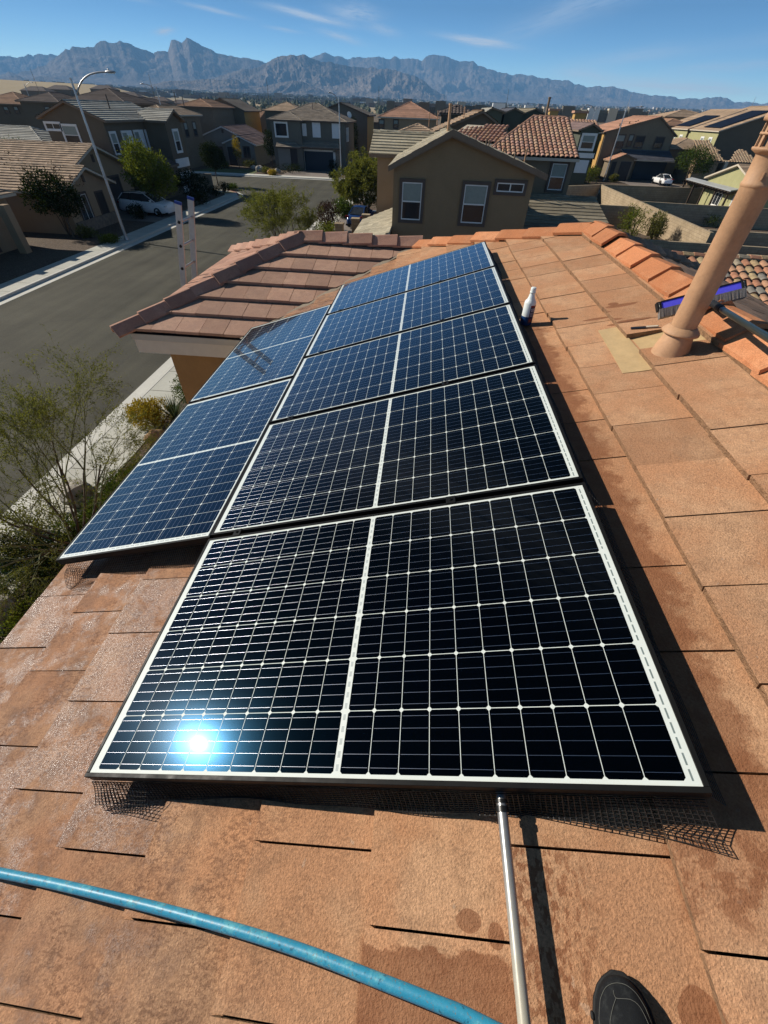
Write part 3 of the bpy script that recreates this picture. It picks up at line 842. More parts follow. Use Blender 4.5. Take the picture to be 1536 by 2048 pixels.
# shoe
m, t, b = new_mat('shoe_cloth')
P = t.tc('Object'); n = t.noise(P, 60, 4, .7); n2 = t.noise(P, 700, 2)
setb(t, b, col=t.mix(t.ss(.45, .75, n), (.0075, .0085, .010), (.024, .026, .026)), rough=.85, spec=.25, normal=t.bump(t.m('ADD', n2, n), .35, .002))
shoe = thing('shoe', 'toe of the photographer\'s worn black shoe on the tiles at the bottom edge', 'shoe', AW(1.46, -.42, -.12))
# outline: length s from the toe back; half widths left/right, height
toe = AW(1.468, -.296, -.117); back = (-AY * .995 - AX * .05).normalized(); side = AN.cross(back).normalized()
if side.dot(AX) < 0: side = -side
secs = [(0, .012, .010, .030), (.006, .026, .020, .036), (.018, .038, .031, .042), (.036, .048, .040, .047), (.06, .054, .045, .053), (.09, .056, .047, .061), (.13, .054, .045, .074), (.17, .048, .040, .090), (.21, .043, .036, .104), (.25, .040, .034, .112), (.285, .030, .027, .112), (.30, .010, .010, .10)]
vs = []; NS = 15
for s, wl, wr, h in secs:
    for k in range(NS):
        a = math.pi * k / (NS - 1)
        cx = math.cos(a); sx_ = math.sin(a)
        w_ = (wr if cx > 0 else wl)
        e = .75
        x = math.copysign(abs(cx) ** e, cx) * w_; z = .016 + (abs(sx_) ** .85) * (h - .016)
        if s > .2: x *= .9
        vs.append(toe + back * s + side * x + AN * z)
fs = []
for i in range(len(secs) - 1):
    for k in range(NS - 1): fs.append((i * NS + k, (i + 1) * NS + k, (i + 1) * NS + k + 1, i * NS + k + 1))
fs.append(tuple(range(NS))); fs.append(tuple((len(secs) - 1) * NS + k for k in range(NS))[::-1])
mb = MB(); mb.add(vs, fs, 0, smooth=True)
up = mb.build('upper', 'shoe_cloth', shoe)
sd = up.modifiers.new('sub', 'SUBSURF'); sd.levels = 1; sd.render_levels = 2
mb = MB(); vs = []; ns = len(secs)
ring = [(s, wr + .005) for s, wl, wr, h in secs] + [(s, -wl - .005) for s, wl, wr, h in secs[::-1]]
ring[0] = (-.006, .010); ring[-1] = (-.006, -.012)
n = len(ring)
lo_ = [toe + back * s + side * x for s, x in ring]; hi_ = [p + AN * .017 for p in lo_]
mb.add(lo_ + hi_, [tuple(range(n))[::-1], tuple(range(n, 2 * n))] + [(i, (i + 1) % n, n + (i + 1) % n, n + i) for i in range(n)])
for i, (s, x) in enumerate(ring):
    if 2 < i < n - 3 and i % 2 and x < 0 and s < .2:
        p = toe + back * s + side * (x - .003); mb.obox(p - back * .006, back * .012, side * .006, AN * .02)
mb.build('sole', 'black_rubber', shoe, bevel=.003)
def on_shoe(s, a, off=.0012):
    i = max(j for j in range(ns) if secs[j][0] <= s); i = min(i, ns - 2)
    f = (s - secs[i][0]) / (secs[i + 1][0] - secs[i][0])
    wl, wr, h = (secs[i][j] + (secs[i + 1][j] - secs[i][j]) * f for j in (1, 2, 3))
    cx, sx_ = math.cos(a), math.sin(a); w_ = wr if cx > 0 else wl
    return toe + back * s + side * (math.copysign(abs(cx) ** .75, cx) * w_ * .97) + AN * (.016 + (abs(sx_) ** .85) * (h - .016) * .985 + off)
rough_mat('stitch', (.11, .11, .095), .2, 20, .9, .0)
mb = MB()
for line in ([(.20, .25), (.12, .32), (.06, .45), (.03, .62), (.016, .95), (.010, 1.57), (.016, 2.2), (.03, 2.55), (.06, 2.72), (.12, 2.84), (.2, 2.9)],
             [(.2, .55), (.11, .62), (.06, .75), (.035, 1.0), (.028, 1.4), (.030, 1.8), (.021, 1.9)], [(.03, 1.8), (.06, 2.1), (.11, 2.25), (.2, 2.3)]):
    mb.tube([on_shoe(*q) for q in crom(line, 4)], .00055, 5)
mb.build('stitching', 'stitch', shoe)
# trouser cuff, out of sight behind the lower edge but part of the same step
mb = MB(); pc = toe + back * .225 + AN * .10
mb.lathe([(.048, 0), (.062, .0), (.064, .05), (.060, .12), (.066, .20)], pc, 18, axis=(AN + back * .25))
mb.build('trouser_cuff', 'shoe_cloth', shoe)
# bottle
bt = thing('bottle', 'white plastic cleaner bottle with dark label and blue liquid beside the panels', 'bottle', AW(1.80, 2.965, -.12))
bo = bt.location
bz = Vector((math.sin(R_(-1.5)), 0, math.cos(R_(1.5))))
prof_lo = [(0, .0), (.036, .0), (.0405, .006), (.041, .03), (.041, .062)]
prof_hi = [(.041, .062), (.041, .148), (.038, .160), (.028, .172), (.0225, .186), (.019, .205), (.0165, .215), (.0205, .2165), (.0205, .222), (.0155, .224), (.0155, .232), (0, .232)]
m, t, b = new_mat('bottle_white'); setb(t, b, col=t.mix(t.noise(t.tc('Object'), 8), (.74, .77, .72), (.82, .84, .80)), rough=.35, spec=.5); b.inputs['Subsurface Weight'].default_value = .0
m, t, b = new_mat('bottle_blue'); setb(t, b, col=(.012, .05, .16), rough=.25, spec=.5)
mb = MB(); mb.lathe(prof_hi, bo, 28, axis=bz); mb.build('body', 'bottle_white', bt)
mb = MB(); mb.lathe(prof_lo, bo, 28, axis=bz); mb.build('liquid', 'bottle_blue', bt)
mb = MB(); mb.lathe([(.0185, .2225), (.0185, .246), (.0165, .249), (0, .249)], bo, 24, axis=bz); mb.build('cap', 'bottle_white', bt)
def lab_pt(a, z, r): return bo + bz * z + Vector((math.cos(a) * r, math.sin(a) * r, 0))
def wrap(mb, a0, a1, z0, z1, r, mi, n=10):
    for i in range(n):
        a, c = a0 + (a1 - a0) * i / n, a0 + (a1 - a0) * (i + 1) / n
        mb.quad(lab_pt(a, z0, r), lab_pt(c, z0, r), lab_pt(c, z1, r), lab_pt(a, z1, r), mi)
rough_mat('label_navy', (.018, .020, .06), .15, 30, .5); rough_mat('label_red', (.22, .035, .03), .15, 30, .5); rough_mat('label_pale', (.5, .5, .56), .1, 30, .5)
mb = MB(); A0, A1 = R_(-88), R_(8)
wrap(mb, A0, A1, .018, .140, .0416, 0); wrap(mb, A0, A1, .128, .140, .0419, 1); wrap(mb, R_(-80), R_(-50), .028, .050, .0419, 1)
for z, h, a0, a1 in ((.112, .009, -80, -20), (.099, .011, -76, -14), (.088, .003, -80, -12), (.081, .003, -80, -16), (.074, .003, -80, -18), (.066, .003, -80, -25)):
    a = a0
    rr = random.Random(int(z * 1e4))
    while a < a1:
        w_ = rr.uniform(3, 8); wrap(mb, R_(a), R_(min(a + w_, a1)), z, z + h, .0419, 2, 2); a += w_ + 1.6
mb.build('label', ['label_navy', 'label_red', 'label_pale'], bt)
# vent pipe
vx, vy = 1.444, 2.405; zb = HC - .93
vp = thing('vent_pipe', 'tall tan painted metal vent pipe with slotted cap, leaning out of the roof at right', 'vent pipe', (vx, vy, zb))
mb = MB(); rp = .0625
mb.lathe([(rp, .10), (rp, .735), (rp + .002, .738)], (vx, vy, zb), 36)
mb.lathe([(rp + .002, .738), (rp + .0045, .741), (rp + .0045, .752), (rp + .001, .756), (rp + .001, .84), (rp + .004, .845)], (vx, vy, zb), 36)
mb.obox((vx - rp * .55, vy - rp * .86, zb + .765), (.004, -.003, 0), (-.003, -.006, 0), (0, 0, .028))
mb.build('pipe', 'pipe_paint', vp)
mb = MB()
mb.lathe([(.098, -.02), (.094, .0), (.088, .035), (.078, .075), (.069, .115), (.066, .125)], (vx - .006, vy - .012, zb), 36)
mb.build('cone', 'pipe_paint', vp)
mb = MB()
mb.lathe([(rp + .002, .150), (rp + .006, .148), (.088, .128), (.0935, .120), (.0935, .113), (.087, .113), (rp, .135)], (vx, vy, zb), 36)
mb.build('collar', 'pipe_paint', vp)
mb = MB(); zc_ = .845
mb.lathe([(rp + .004, zc_), (.088, zc_ + .012), (.090, zc_ + .018), (.088, zc_ + .022), (.0, zc_ + .024)], (vx, vy, zb), 36)
for k in range(14):
    a = 2 * math.pi * k / 14 + .1; cx, cy = vx + math.cos(a) * .080, vy + math.sin(a) * .080
    tx, ty = -math.sin(a) * .0065, math.cos(a) * .0065; rx, ry = math.cos(a) * .003, math.sin(a) * .003
    mb.obox((cx - tx - rx, cy - ty - ry, zb + zc_ + .02), (2 * tx, 2 * ty, 0), (2 * rx, 2 * ry, 0), (0, 0, .088))
mb.lathe([(.076, zc_ + .060), (.086, zc_ + .060), (.086, zc_ + .068), (.076, zc_ + .068), (.076, zc_ + .060)], (vx, vy, zb), 36)
mb.lathe([(0, zc_ + .1), (.082, zc_ + .1), (.096, zc_ + .102), (.098, zc_ + .112), (.092, zc_ + .128), (.075, zc_ + .150), (.05, zc_ + .166), (.02, zc_ + .174), (0, zc_ + .175)], (vx, vy, zb), 36)
mb.build('cap', 'pipe_paint', vp)
mb = MB()
def flA(x, y, d=0): return AW(x, y, HROOF + .0205 - .028 * (x - 1.972) / .34 - d + .003 * math.sin(y * 40))
def flB(x, y, d=0): return AW(x, y, HROOF - .018 - d)
FA = [(2.165, 1.99), (2.25, 1.985), (2.325, 1.985), (2.325, 2.2), (2.325, 2.4), (2.325, 2.6), (2.20, 2.59), (2.185, 2.3)]
n = len(FA); mb.add([flA(*q) for q in FA] + [flA(*q, .005) for q in FA], [tuple(range(n)), tuple(range(n, 2 * n))[::-1]] + [((i + 1) % n, i, n + i, n + (i + 1) % n) for i in range(n)])
FB = [(2.30, 2.17), (2.66, 2.17), (2.66, 2.43), (2.30, 2.43)]
mb.add([flB(*q) for q in FB] + [flB(*q, .004) for q in FB], [(0, 1, 2, 3), (7, 6, 5, 4), (0, 4, 5, 1), (3, 2, 6, 7), (0, 3, 7, 4)])
mb.build('flashing', 'flashing_paint', vp)
# scraper on the tile
kn = thing('scraper', 'small scraper with grey blade and white handle lying by the vent pipe', 'scraper', AW(2.42, 2.425, -.11))
def hk(x, y): return AW(x, y, HROOF + .018 - .024 * (x - 2.312) / .345 + .004)
mb = MB(); ka, kb = hk(2.355, 2.475), hk(2.435, 2.452); kd = (kb - ka).normalized(); ks = AN.cross(kd).normalized()
mb.obox(ka - ks * .013, kd * .082, ks * .026, AN * .0025); mb.build('blade', 'black_metal', kn)
mb = MB(); mb.obox(kb - ks * .008, kd * .058, ks * .016, AN * .006); mb.lathe([(0, .0), (.008, 0), (.008, .006), (0, .006)], kb + kd * .058, 10, axis=AN); mb.build('handle', 'trim_cream', kn)
# brush head behind the vent pipe and its pole
m, t, b = new_mat('brush_blue'); setb(t, b, col=t.mix(t.noise(t.tc('Object'), 25, 3), (.10, .085, .78), (.13, .12, .88)), rough=.55, spec=.3)
m, t, b = new_mat('bristle'); P = t.tc('Object'); setb(t, b, col=t.mix(t.noise(t.vm('MULTIPLY', P, (60, 60, 4)), 5, 3), (.12, .10, .09), (.36, .32, .29)), rough=.9)
br = thing('cleaning_brush', 'long cleaning brush with violet blue head and pale bristles lying behind the vent pipe', 'brush', (1.63, 2.74, HC - .75))
bl = Vector((1.43, 2.735, HC - .800)); brt = Vector((1.855, 2.735, HC - .655)); bx = (brt - bl).normalized(); Lb = (brt - bl).length
bn = (Vector((-.12, -.72, .62)) - bx * bx.dot(Vector((-.12, -.72, .62)))).normalized()      # face towards us
bu = bn.cross(bx).normalized()
if bu.z < 0: bu = -bu
mb = MB(); mb.obox(bl + bx * .022 - bu * .021, bx * (Lb - .044), bu * .042, bn * .022); mb.build('head', 'brush_blue', br, bevel=.002)
mb = MB()
for s in (0, Lb - .024): mb.obox(bl + bx * s - bu * .025 - bn * .004, bx * .024, bu * .05, bn * .032)
mb.obox(bl + bx * .024 + bu * .021 - bn * .002, bx * (Lb - .048), bu * .006, bn * .028)
mb.obox(bl + bx * .024 - bu * .027 - bn * .002, bx * (Lb - .048), bu * .006, bn * .028)
for s in (.012, Lb - .012):
    for k in (-.012, .0, .012): mb.lathe([(0, .031), (.003, .031), (.003, .029)], bl + bx * s + bu * k, 8, axis=bn, mi=1)
mb.build('end_cap', ['black_rubber', 'chrome'], br, bevel=.002)
mb = MB(); rnd = random.Random(4)
for i in range(90):
    for j in range(3):
        o = bl + bx * (.008 + (Lb - .016) * i / 90) - bu * (.045) + bn * (.003 + .0105 * j)
        dd = (-bu * .048 - bn * .012 + bx * rnd.uniform(-.002, .002) + bn * rnd.uniform(-.003, .003))
        mb.obox(o + bu * .025, bx * (Lb - .016) / 92, bn * .0095, dd)
mb.build('bristle', 'bristle', br)
pj = bl + bx * (Lb * .55) - bn * .01; pe = atD(1620, 728, 1.35)
mb = MB(); k1 = pj + (pe - pj) * .15
mb.tube([pj, pj + (pe - pj) * .14], .012, 12, mi=1); mb.tube([k1, pj + (pe - pj) * .28], .017, 12); mb.tube([pj + (pe - pj) * .28, pe], .0135, 12, mi=2)
m, t, b = new_mat('pole_green'); setb(t, b, col=(.018, .028, .026), rough=.35, spec=.5)
mb.build('pole', ['black_rubber', 'galvanised', 'pole_green'], br)
# ladder at the far eave
ld = thing('ladder', 'silver aluminium extension ladder with blue rail tips standing against the eave', 'ladder', (-5.1, 7.1, 0))
def lp(y, z): return Vector((-3.67 + (z - (HC - 1.85)) * .245, y, z))
zt = HC - 1.03
for y in (6.88, 7.30):
    mb = MB(); a, c = lp(y, .02), lp(y, zt); d_ = c - a
    s_ = Vector((.0, .014 if y < 7 else -.014, 0)); w_ = Vector((.042, 0, -.0103)); e = Vector((0, .028, 0))
    mb.obox(a - w_ - e * .12, w_ * 2, Vector((0, .007, 0)), d_)
    mb.obox(a - w_ - e * .5 + Vector((0, .0105, 0)), Vector((.012, 0, -.003)), e, d_); mb.obox(a + w_ - e * .5 + Vector((-.012, .0105, .003)), Vector((.012, 0, -.003)), e, d_)
    mb.build('rail', 'aluminium', ld, bevel=.001)
    mb = MB(); mb.obox(c - w_ * 1.1 - e * .6 + Vector((0, .0105, 0)), w_ * 2.2, e * 1.2, d_.normalized() * .035); mb.build('tip', 'ladder_blue', ld, bevel=.003)
z = HC - 1.24
while z > .3:
    mb = MB(); mb.tube([lp(6.88, z), lp(7.30, z)], .015, 10); mb.build('rung', 'aluminium', ld); z -= .30
for z in (HC - 1.24, HC - 1.54, HC - 1.84):
    mb = MB(); p = lp(6.872, z); mb.lathe([(0, -.006), (.02, -.006), (.022, .004), (0, .006)], p, 10, axis=(0, 1, 0)); mb.build('rivet', 'black_rubber', ld)
# ---------------------------------------------------------------- ground, streets, far plain, mountains
def sstep(a, b, x):
    t = max(0, min(1, (x - a) / (b - a))); return t * t * (3 - 2 * t)
def terr(x, y):
    r = math.hypot(x, y); az = math.degrees(math.atan2(x, y))
    h = .0175 * max(0, r - 520)
    hill = 15 * math.exp(-((r - 820) / 260) ** 2) * sstep(-24, -31, az) * (1 if az < 0 else 0)
    n = mnoise.noise(Vector((x / 160, y / 160, 0))) * 1.2 * sstep(300, 700, r)
    return -.06 + h + hill + n
m, t, b = new_mat('plain_soil')
P = t.pos(); x, y, z = t.sep(P)
r = t.vm('LENGTH', t.comb(x, y, 0), out=1)
n1 = t.noise(P, .012, 5); n2 = t.noise(P, .12, 4); n3 = t.noise(P, .0022, 5, .6)
c = t.mix(n2, (.34, .27, .165), (.43, .345, .22))
far = t.mix(t.ss(.4, .6, n1), (.19, .19, .15), (.30, .265, .215)); far = t.mix(t.ss(.55, .68, n3), far, (.12, .14, .10))
baj = t.mix(t.ss(.4, .6, n3), (.29, .25, .21), (.24, .205, .175))
c = t.mix(t.ss(1000, 1500, r), c, far); c = t.mix(t.ss(4200, 6200, r), c, baj)
setb(t, b, col=c, rough=.95, spec=.1)
vs = []; fs = []; rings = [0, 20, 40, 70, 110, 160, 220, 280, 340, 400, 470, 540, 610, 680, 740, 800, 860, 920, 1000, 1100, 1250, 1450, 1700, 2000, 2400, 2900, 3500, 4200, 5000, 6000, 7000, 8200, 9600]
NA = 220
for r_ in rings:
    for k in range(NA):
        a = 2 * math.pi * k / NA; X_, Y_ = math.sin(a) * r_, math.cos(a) * r_
        vs.append((X_, Y_, terr(X_, Y_)))
for i in range(len(rings) - 1):
    for k in range(NA):
        fs.append((i * NA + k, i * NA + (k + 1) % NA, (i + 1) * NA + (k + 1) % NA, (i + 1) * NA + k)[::-1])
mb = MB(); mb.add(vs, fs, smooth=True); struct(mb.build('ground', 'plain_soil'))
def slab(name, pts, z0, z1, mat):
    n = len(pts); pts = ccw([tuple(p) for p in pts])
    mb = MB(); mb.add([(x, y, z0) for x, y in pts] + [(x, y, z1) for x, y in pts], [tuple(range(n))[::-1], tuple(range(n, 2 * n))] + [(i, (i + 1) % n, n + (i + 1) % n, n + i) for i in range(n)])
    return struct(mb.build(name, mat))
def arc(cx, cy, r, a0, a1, n=10): return [(cx + r * math.cos(R_(a0 + (a1 - a0) * i / n)), cy + r * math.sin(R_(a0 + (a1 - a0) * i / n))) for i in range(n + 1)]
XL, XRT, YS, YN = -21.0, -10.05, 62.0, 76.4
m, t, b = new_mat('asphalt'); P = t.pos(); x, y, z = t.sep(P)
n1 = t.noise(P, .35, 5, .6); n2 = t.noise(P, 14, 4, .7); tr = t.noise(t.comb(t.m('MULTIPLY', x, 1.3), t.m('MULTIPLY', y, .06), 0), 1.0, 4)
ck = t.n('ShaderNodeTexVoronoi', feature='DISTANCE_TO_EDGE'); t.link(t.vm('ADD', P, t.comb(t.noise(P, 1.2, 3), t.noise(P, 1.4, 3), 0)), ck.inputs['Vector']); ck.inputs['Scale'].default_value = .13
k = t.m('ADD', t.m('MULTIPLY', n1, .35), t.m('ADD', t.m('MULTIPLY', tr, .4), t.m('MULTIPLY', n2, .25)))
k = t.mr(k, .35, .65, .58, 1.45)
c = t.mix(1, (.072, .067, .048), t.comb(k, k, k), 'MULTIPLY'); c = t.mix(t.m('MULTIPLY', t.ss(.006, .002, ck.outputs['Distance']), .5), c, (.05, .046, .04))
setb(t, b, col=c, rough=.9, spec=.25, normal=t.bump(t.noise(P, 90, 2), .5, .01))
road = slab('road', [(XL, -40), (XRT, -40), (XRT, 57)] + arc(XRT + 5, 57, 5, 180, 90)[1:] + [(70, 62), (70, YN), (-170, YN), (-170, 62)] + arc(XL - 5, 57, 5, 90, 0), -.05, .0, 'asphalt')
GUT, KT, SW = .5, .15, 1.9
def ring_path(side):
    s = 1 if side == 'R' else -1
    def path(o):
        if side == 'R': return [(XRT + o, -40), (XRT + o, 57)] + arc(XRT + 5, 57, 5 - o, 180, 90)[1:-1] + [(XRT + 5, 62 - o), (70, 62 - o)]
        return [(XL - o, -40), (XL - o, 57)] + arc(XL - 5, 57, 5 - o, 0, 90)[1:-1] + [(XL - 5, 62 - o), (-170, 62 - o)]
    return path
def strip(name, path, o0, o1, z0, z1, mat, seg=None):
    A, B = path(o0), path(o1)
    if seg: A, B = A[seg[0]:seg[1]], B[seg[0]:seg[1]]
    n = len(A); vs = [(x, y, z1) for x, y in A] + [(x, y, z1) for x, y in B] + [(x, y, z0) for x, y in A] + [(x, y, z0) for x, y in B]
    fs = []
    for i in range(n - 1):
        fs += [(i, i + 1, n + i + 1, n + i), (i, 2 * n + i, 2 * n + i + 1, i + 1), (n + i, n + i + 1, 3 * n + i + 1, 3 * n + i)]
    mb = MB(); mb.add(vs, fs); return struct(mb.build(name, mat))
m, t, b = new_mat('sidewalk'); P = t.pos(); x, y, z = t.sep(P)
j = t.m('LESS_THAN', t.m('ABSOLUTE', t.m('SUBTRACT', t.m('FRACT', t.m('DIVIDE', y, 1.52)), .5)), .012)
k = t.mr(t.m('ADD', t.m('MULTIPLY', t.noise(P, .7, 5), .6), t.m('MULTIPLY', t.noise(P, 9, 4, .7), .4)), .3, .7, .82, 1.1)
c = t.mix(1, (.54, .525, .45), t.comb(k, k, k), 'MULTIPLY'); c = t.mix(j, c, (.16, .15, .12))
setb(t, b, col=c, rough=.85, spec=.3, normal=t.bump(t.noise(P, 60, 3), .3, .01))
for sd in 'LR':
    p = ring_path(sd)
    strip('gutter', p, 0, GUT, -.05, .006, 'sidewalk_far'); strip('kerb', p, GUT, GUT + KT, -.05, .13, 'sidewalk_far'); strip('sidewalk', p, GUT + KT, GUT + KT + SW - .5, -.05, .122, 'sidewalk')
    strip('kerb_paint', p, GUT - .005, GUT + KT + .005, .0, .136, 'red_kerb_paint', (2, 9))
slab('ramp_pad', [(-23.6, 58.6), (-22.6, 59.6), (-23.3, 60.3), (-24.3, 59.3)], .10, .13, 'yellow_pad')
slab('gutter', [(-170, YN), (70, YN), (70, YN + GUT), (-170, YN + GUT)], -.05, .006, 'sidewalk_far')
slab('sidewalk', [(-170, YN + GUT), (70, YN + GUT), (70, YN + 2.2), (-170, YN + 2.2)], -.05, .12, 'sidewalk_far')
oY = GUT + KT + SW - .5
slab('yard', [(-170, -40), (XL - oY, -40), (XL - oY, 57)] + arc(XL - 5, 57, 5 - oY, 0, 90)[1:] + [(-170, 62 - oY)], -.05, .10, 'gravel')
slab('yard', [(XRT + oY, -40), (70, -40), (70, 62 - oY), (XRT + 5, 62 - oY)] + arc(XRT + 5, 57, 5 - oY, 90, 180)[1:], -.05, .10, 'gravel')
slab('yard', [(-170, YN + 2.2), (70, YN + 2.2), (70, 135), (-170, 135)], -.05, .10, 'gravel')
slab('driveway', [(-34, 41.2), (XL - oY, 41.2), (XL - oY, 47.2), (-34, 47.2)], .09, .108, 'concrete_drive')
slab('driveway', [(XRT + oY, 41), (2, 41), (2, 48), (XRT + oY, 48)], .09, .108, 'concrete_drive')
slab('driveway', [(-22.2, YN + 2.2), (-14.6, YN + 2.2), (-14.6, 88), (-22.2, 88)], .09, .108, 'concrete_drive')
slab('driveway', [(33, 70), (42, 70), (42, 98), (33, 98)], .09, .108, 'concrete_drive')
m, t, b = new_mat('lawn'); P = t.pos(); setb(t, b, col=t.mix(t.noise(P, 3, 5), (.05, .075, .02), (.14, .16, .05)), rough=.95, normal=t.bump(t.noise(P, 40, 3), .6, .05))
slab('lawn', [(-36, YN + 2.3), (-26.5, YN + 2.3), (-27, 84), (-35, 84)], .09, .115, 'lawn')
# far city: many little roofs and trees that read as one mass
rnd = random.Random(12)
mb = MB()
for i in range(2600):
    r_ = 1150 * (6.2 ** rnd.random()); a = R_(rnd.uniform(-52, 50)); x, y = math.sin(a) * r_, math.cos(a) * r_
    if rnd.random() < .15 and r_ < 1700: continue
    w_ = rnd.uniform(8, 22) * (1 if rnd.random() < .93 else 3); d_ = rnd.uniform(8, 18); h = rnd.uniform(4, 8) + (rnd.random() < .06) * rnd.uniform(3, 8)
    z = terr(x, y) - 1; mi = rnd.choices([0, 1, 2, 3], [4, 2.2, 3.0, .5])[0]
    mb.box(x - w_ / 2, x + w_ / 2, y - d_ / 2, y + d_ / 2, z, z + h, mi)
for n_, c_ in (('far_tan', (.28, .225, .17)), ('far_grey', (.20, .19, .18)), ('far_brown', (.17, .125, .095)), ('far_white', (.62, .6, .57)), ('far_green', (.065, .078, .048))): rough_mat(n_, c_, .2, .01, .9, 0)
o = mb.build('distant_city', ['far_tan', 'far_grey', 'far_brown', 'far_white']); o['kind'] = 'stuff'
mb = MB()
for i in range(5200):
    r_ = 480 * (12 ** rnd.random()); a = R_(rnd.uniform(-52, 52))
    if r_ < 1300 and math.degrees(a) < -22: continue
    x, y = math.sin(a) * r_, math.cos(a) * r_
    w_ = rnd.uniform(2.5, 6.5); h = rnd.uniform(4, 9) ; z = terr(x, y) - .5
    if rnd.random() < .15: w_ *= .35; h *= 1.3
    top = [(x + rnd.uniform(-.3, .3) * w_, y, z + h)]
    rg = [(x + math.cos(k * 1.047) * w_ * rnd.uniform(.7, 1.1), y + math.sin(k * 1.047) * w_, z + h * rnd.uniform(.35, .6)) for k in range(6)]
    mb.add(top + rg + [(x, y, z)], [(0, k + 1, (k + 1) % 6 + 1) for k in range(6)] + [(7, (k + 1) % 6 + 1, k + 1) for k in range(6)])
o = mb.build('distant_trees', 'far_green'); o['kind'] = 'stuff'
# mountain ranges
m, t, b = new_mat('rock'); P = t.pos(); x, y, z = t.sep(P)
n1 = t.noise(P, .0016, 6, .62); n2 = t.noise(t.vm('MULTIPLY', P, (1, 1, .35)), .011, 5, .68)
st = t.noise(t.comb(0, 0, t.m('ADD', z, t.m('MULTIPLY', n1, 260))), .016, 3, .6)
c = t.mix(t.ss(.35, .65, n1), (.15, .125, .108), (.285, .23, .185)); c = t.mix(t.m('MULTIPLY', t.ss(.5, .7, st), .5), c, (.34, .275, .215)); c = t.mix(t.m('MULTIPLY', t.ss(.48, .66, n2), .65), c, (.085, .075, .07))
setb(t, b, col=c, rough=.95, spec=.05, normal=t.bump(t.m('ADD', n2, t.m('MULTIPLY', n1, .5)), .9, 50.0))
def mountain(name, sky, rb, rc, seed, spur=.5, jag=.02, zb=None, back=.5, wave=900):
    pr_ = []
    for px, py in sky:
        d = ray(px, py); pr_.append((math.atan2(d.x, d.y), d.z / math.hypot(d.x, d.y)))
    pr_.sort()
    a0, a1 = pr_[0][0], pr_[-1][0]; na = 420; nr = 34; nb = 6
    vs = []; fs = []
    for i in range(na + 1):
        a = a0 + (a1 - a0) * i / na
        j = max(0, min(len(pr_) - 2, sum(1 for p in pr_ if p[0] <= a) - 1))
        f = (a - pr_[j][0]) / max(1e-9, pr_[j + 1][0] - pr_[j][0]); te = pr_[j][1] + (pr_[j + 1][1] - pr_[j][1]) * f
        X_, Y_ = math.sin(a), math.cos(a)
        te += .0016 * mnoise.fractal(Vector((a * 90, seed, 0)), .8, 2.2, 4)
        zc_ = HC + rc * te
        b0 = (terr(X_ * rb, Y_ * rb) - 25) if zb is None else zb
        for k in range(nr + nb):
            if k < nr: tt = k / (nr - 1); r_ = rb + (rc - rb) * tt
            else: tt = 1 - back * (k - nr + 1) / nb; r_ = rc + (k - nr + 1) / nb * (rc - rb) * .7
            x, y = X_ * r_, Y_ * r_
            wx, wy = x + 260 * mnoise.noise(Vector((x / 900, y / 900, seed))), y + 260 * mnoise.noise(Vector((x / 900, y / 900, seed + 9)))
            n = mnoise.fractal(Vector((wx / wave, wy / wave * .8, seed * .7)), .85, 2.05, 6)
            rid = 1 - min(1, abs(n) * 1.7)
            n2 = mnoise.fractal(Vector((x / 700, y / 700, seed)), .8, 2.2, 4)
            env = max(0, 4 * tt * (1 - tt)) ** .8
            hh = (tt ** 1.25) * (1 - spur * env * (1 - rid)) + env * .10 * n2
            vs.append((x, y, b0 + max(0, zc_ - b0) * hh if k < nr else b0 + max(0, zc_ - b0) * tt))
    q = nr + nb
    for i in range(na):
        for k in range(q - 1): fs.append((i * q + k, i * q + k + 1, (i + 1) * q + k + 1, (i + 1) * q + k)[::-1])
    mb = MB(); mb.add(vs, fs, smooth=False); return struct(mb.build(name, 'rock'))
c1 = lambda l: [(x * .3385, y * .3385) for x, y in l]; c2 = lambda l: [(500 + x * .3516, y * .3516) for x, y in l]; c3 = lambda l: [(1000 + x * .349, y * .349) for x, y in l]
mountain('mountain', [(-120, 118), (-50, 112)] + c1([(0, 335), (60, 330), (100, 343), (165, 320), (195, 331), (225, 315), (250, 325), (300, 320), (345, 330), (600, 420)]), 11600, 13000, 3.1, .4)
mountain('mountain', c1([(-500, 560), (-200, 490), (0, 440), (40, 425), (100, 432), (170, 416), (250, 390), (300, 360), (345, 330), (385, 286), (410, 294), (422, 279), (470, 281), (510, 275), (550, 278), (575, 252), (590, 239), (620, 246), (650, 257), (690, 255), (705, 236), (740, 248), (800, 275), (860, 295), (905, 316), (935, 298), (965, 300), (992, 308), (1003, 262), (1012, 232), (1035, 232), (1075, 256), (1103, 219), (1135, 232), (1170, 255), (1210, 275), (1280, 312), (1370, 335), (1450, 345), (1536, 362), (1700, 400), (2000, 500)]), 7300, 9300, 1.3, .42, wave=1100)
mountain('mountain', c2([(-420, 500), (-200, 440), (-60, 400), (40, 385), (90, 362), (130, 338), (180, 318), (235, 311), (300, 312), (345, 330), (400, 352), (450, 350), (520, 370), (600, 383), (700, 385), (760, 394), (820, 397), (880, 415), (940, 430), (980, 452), (1020, 490), (1060, 522), (1120, 545)]), 5600, 7000, 5.2, .55, wave=520)
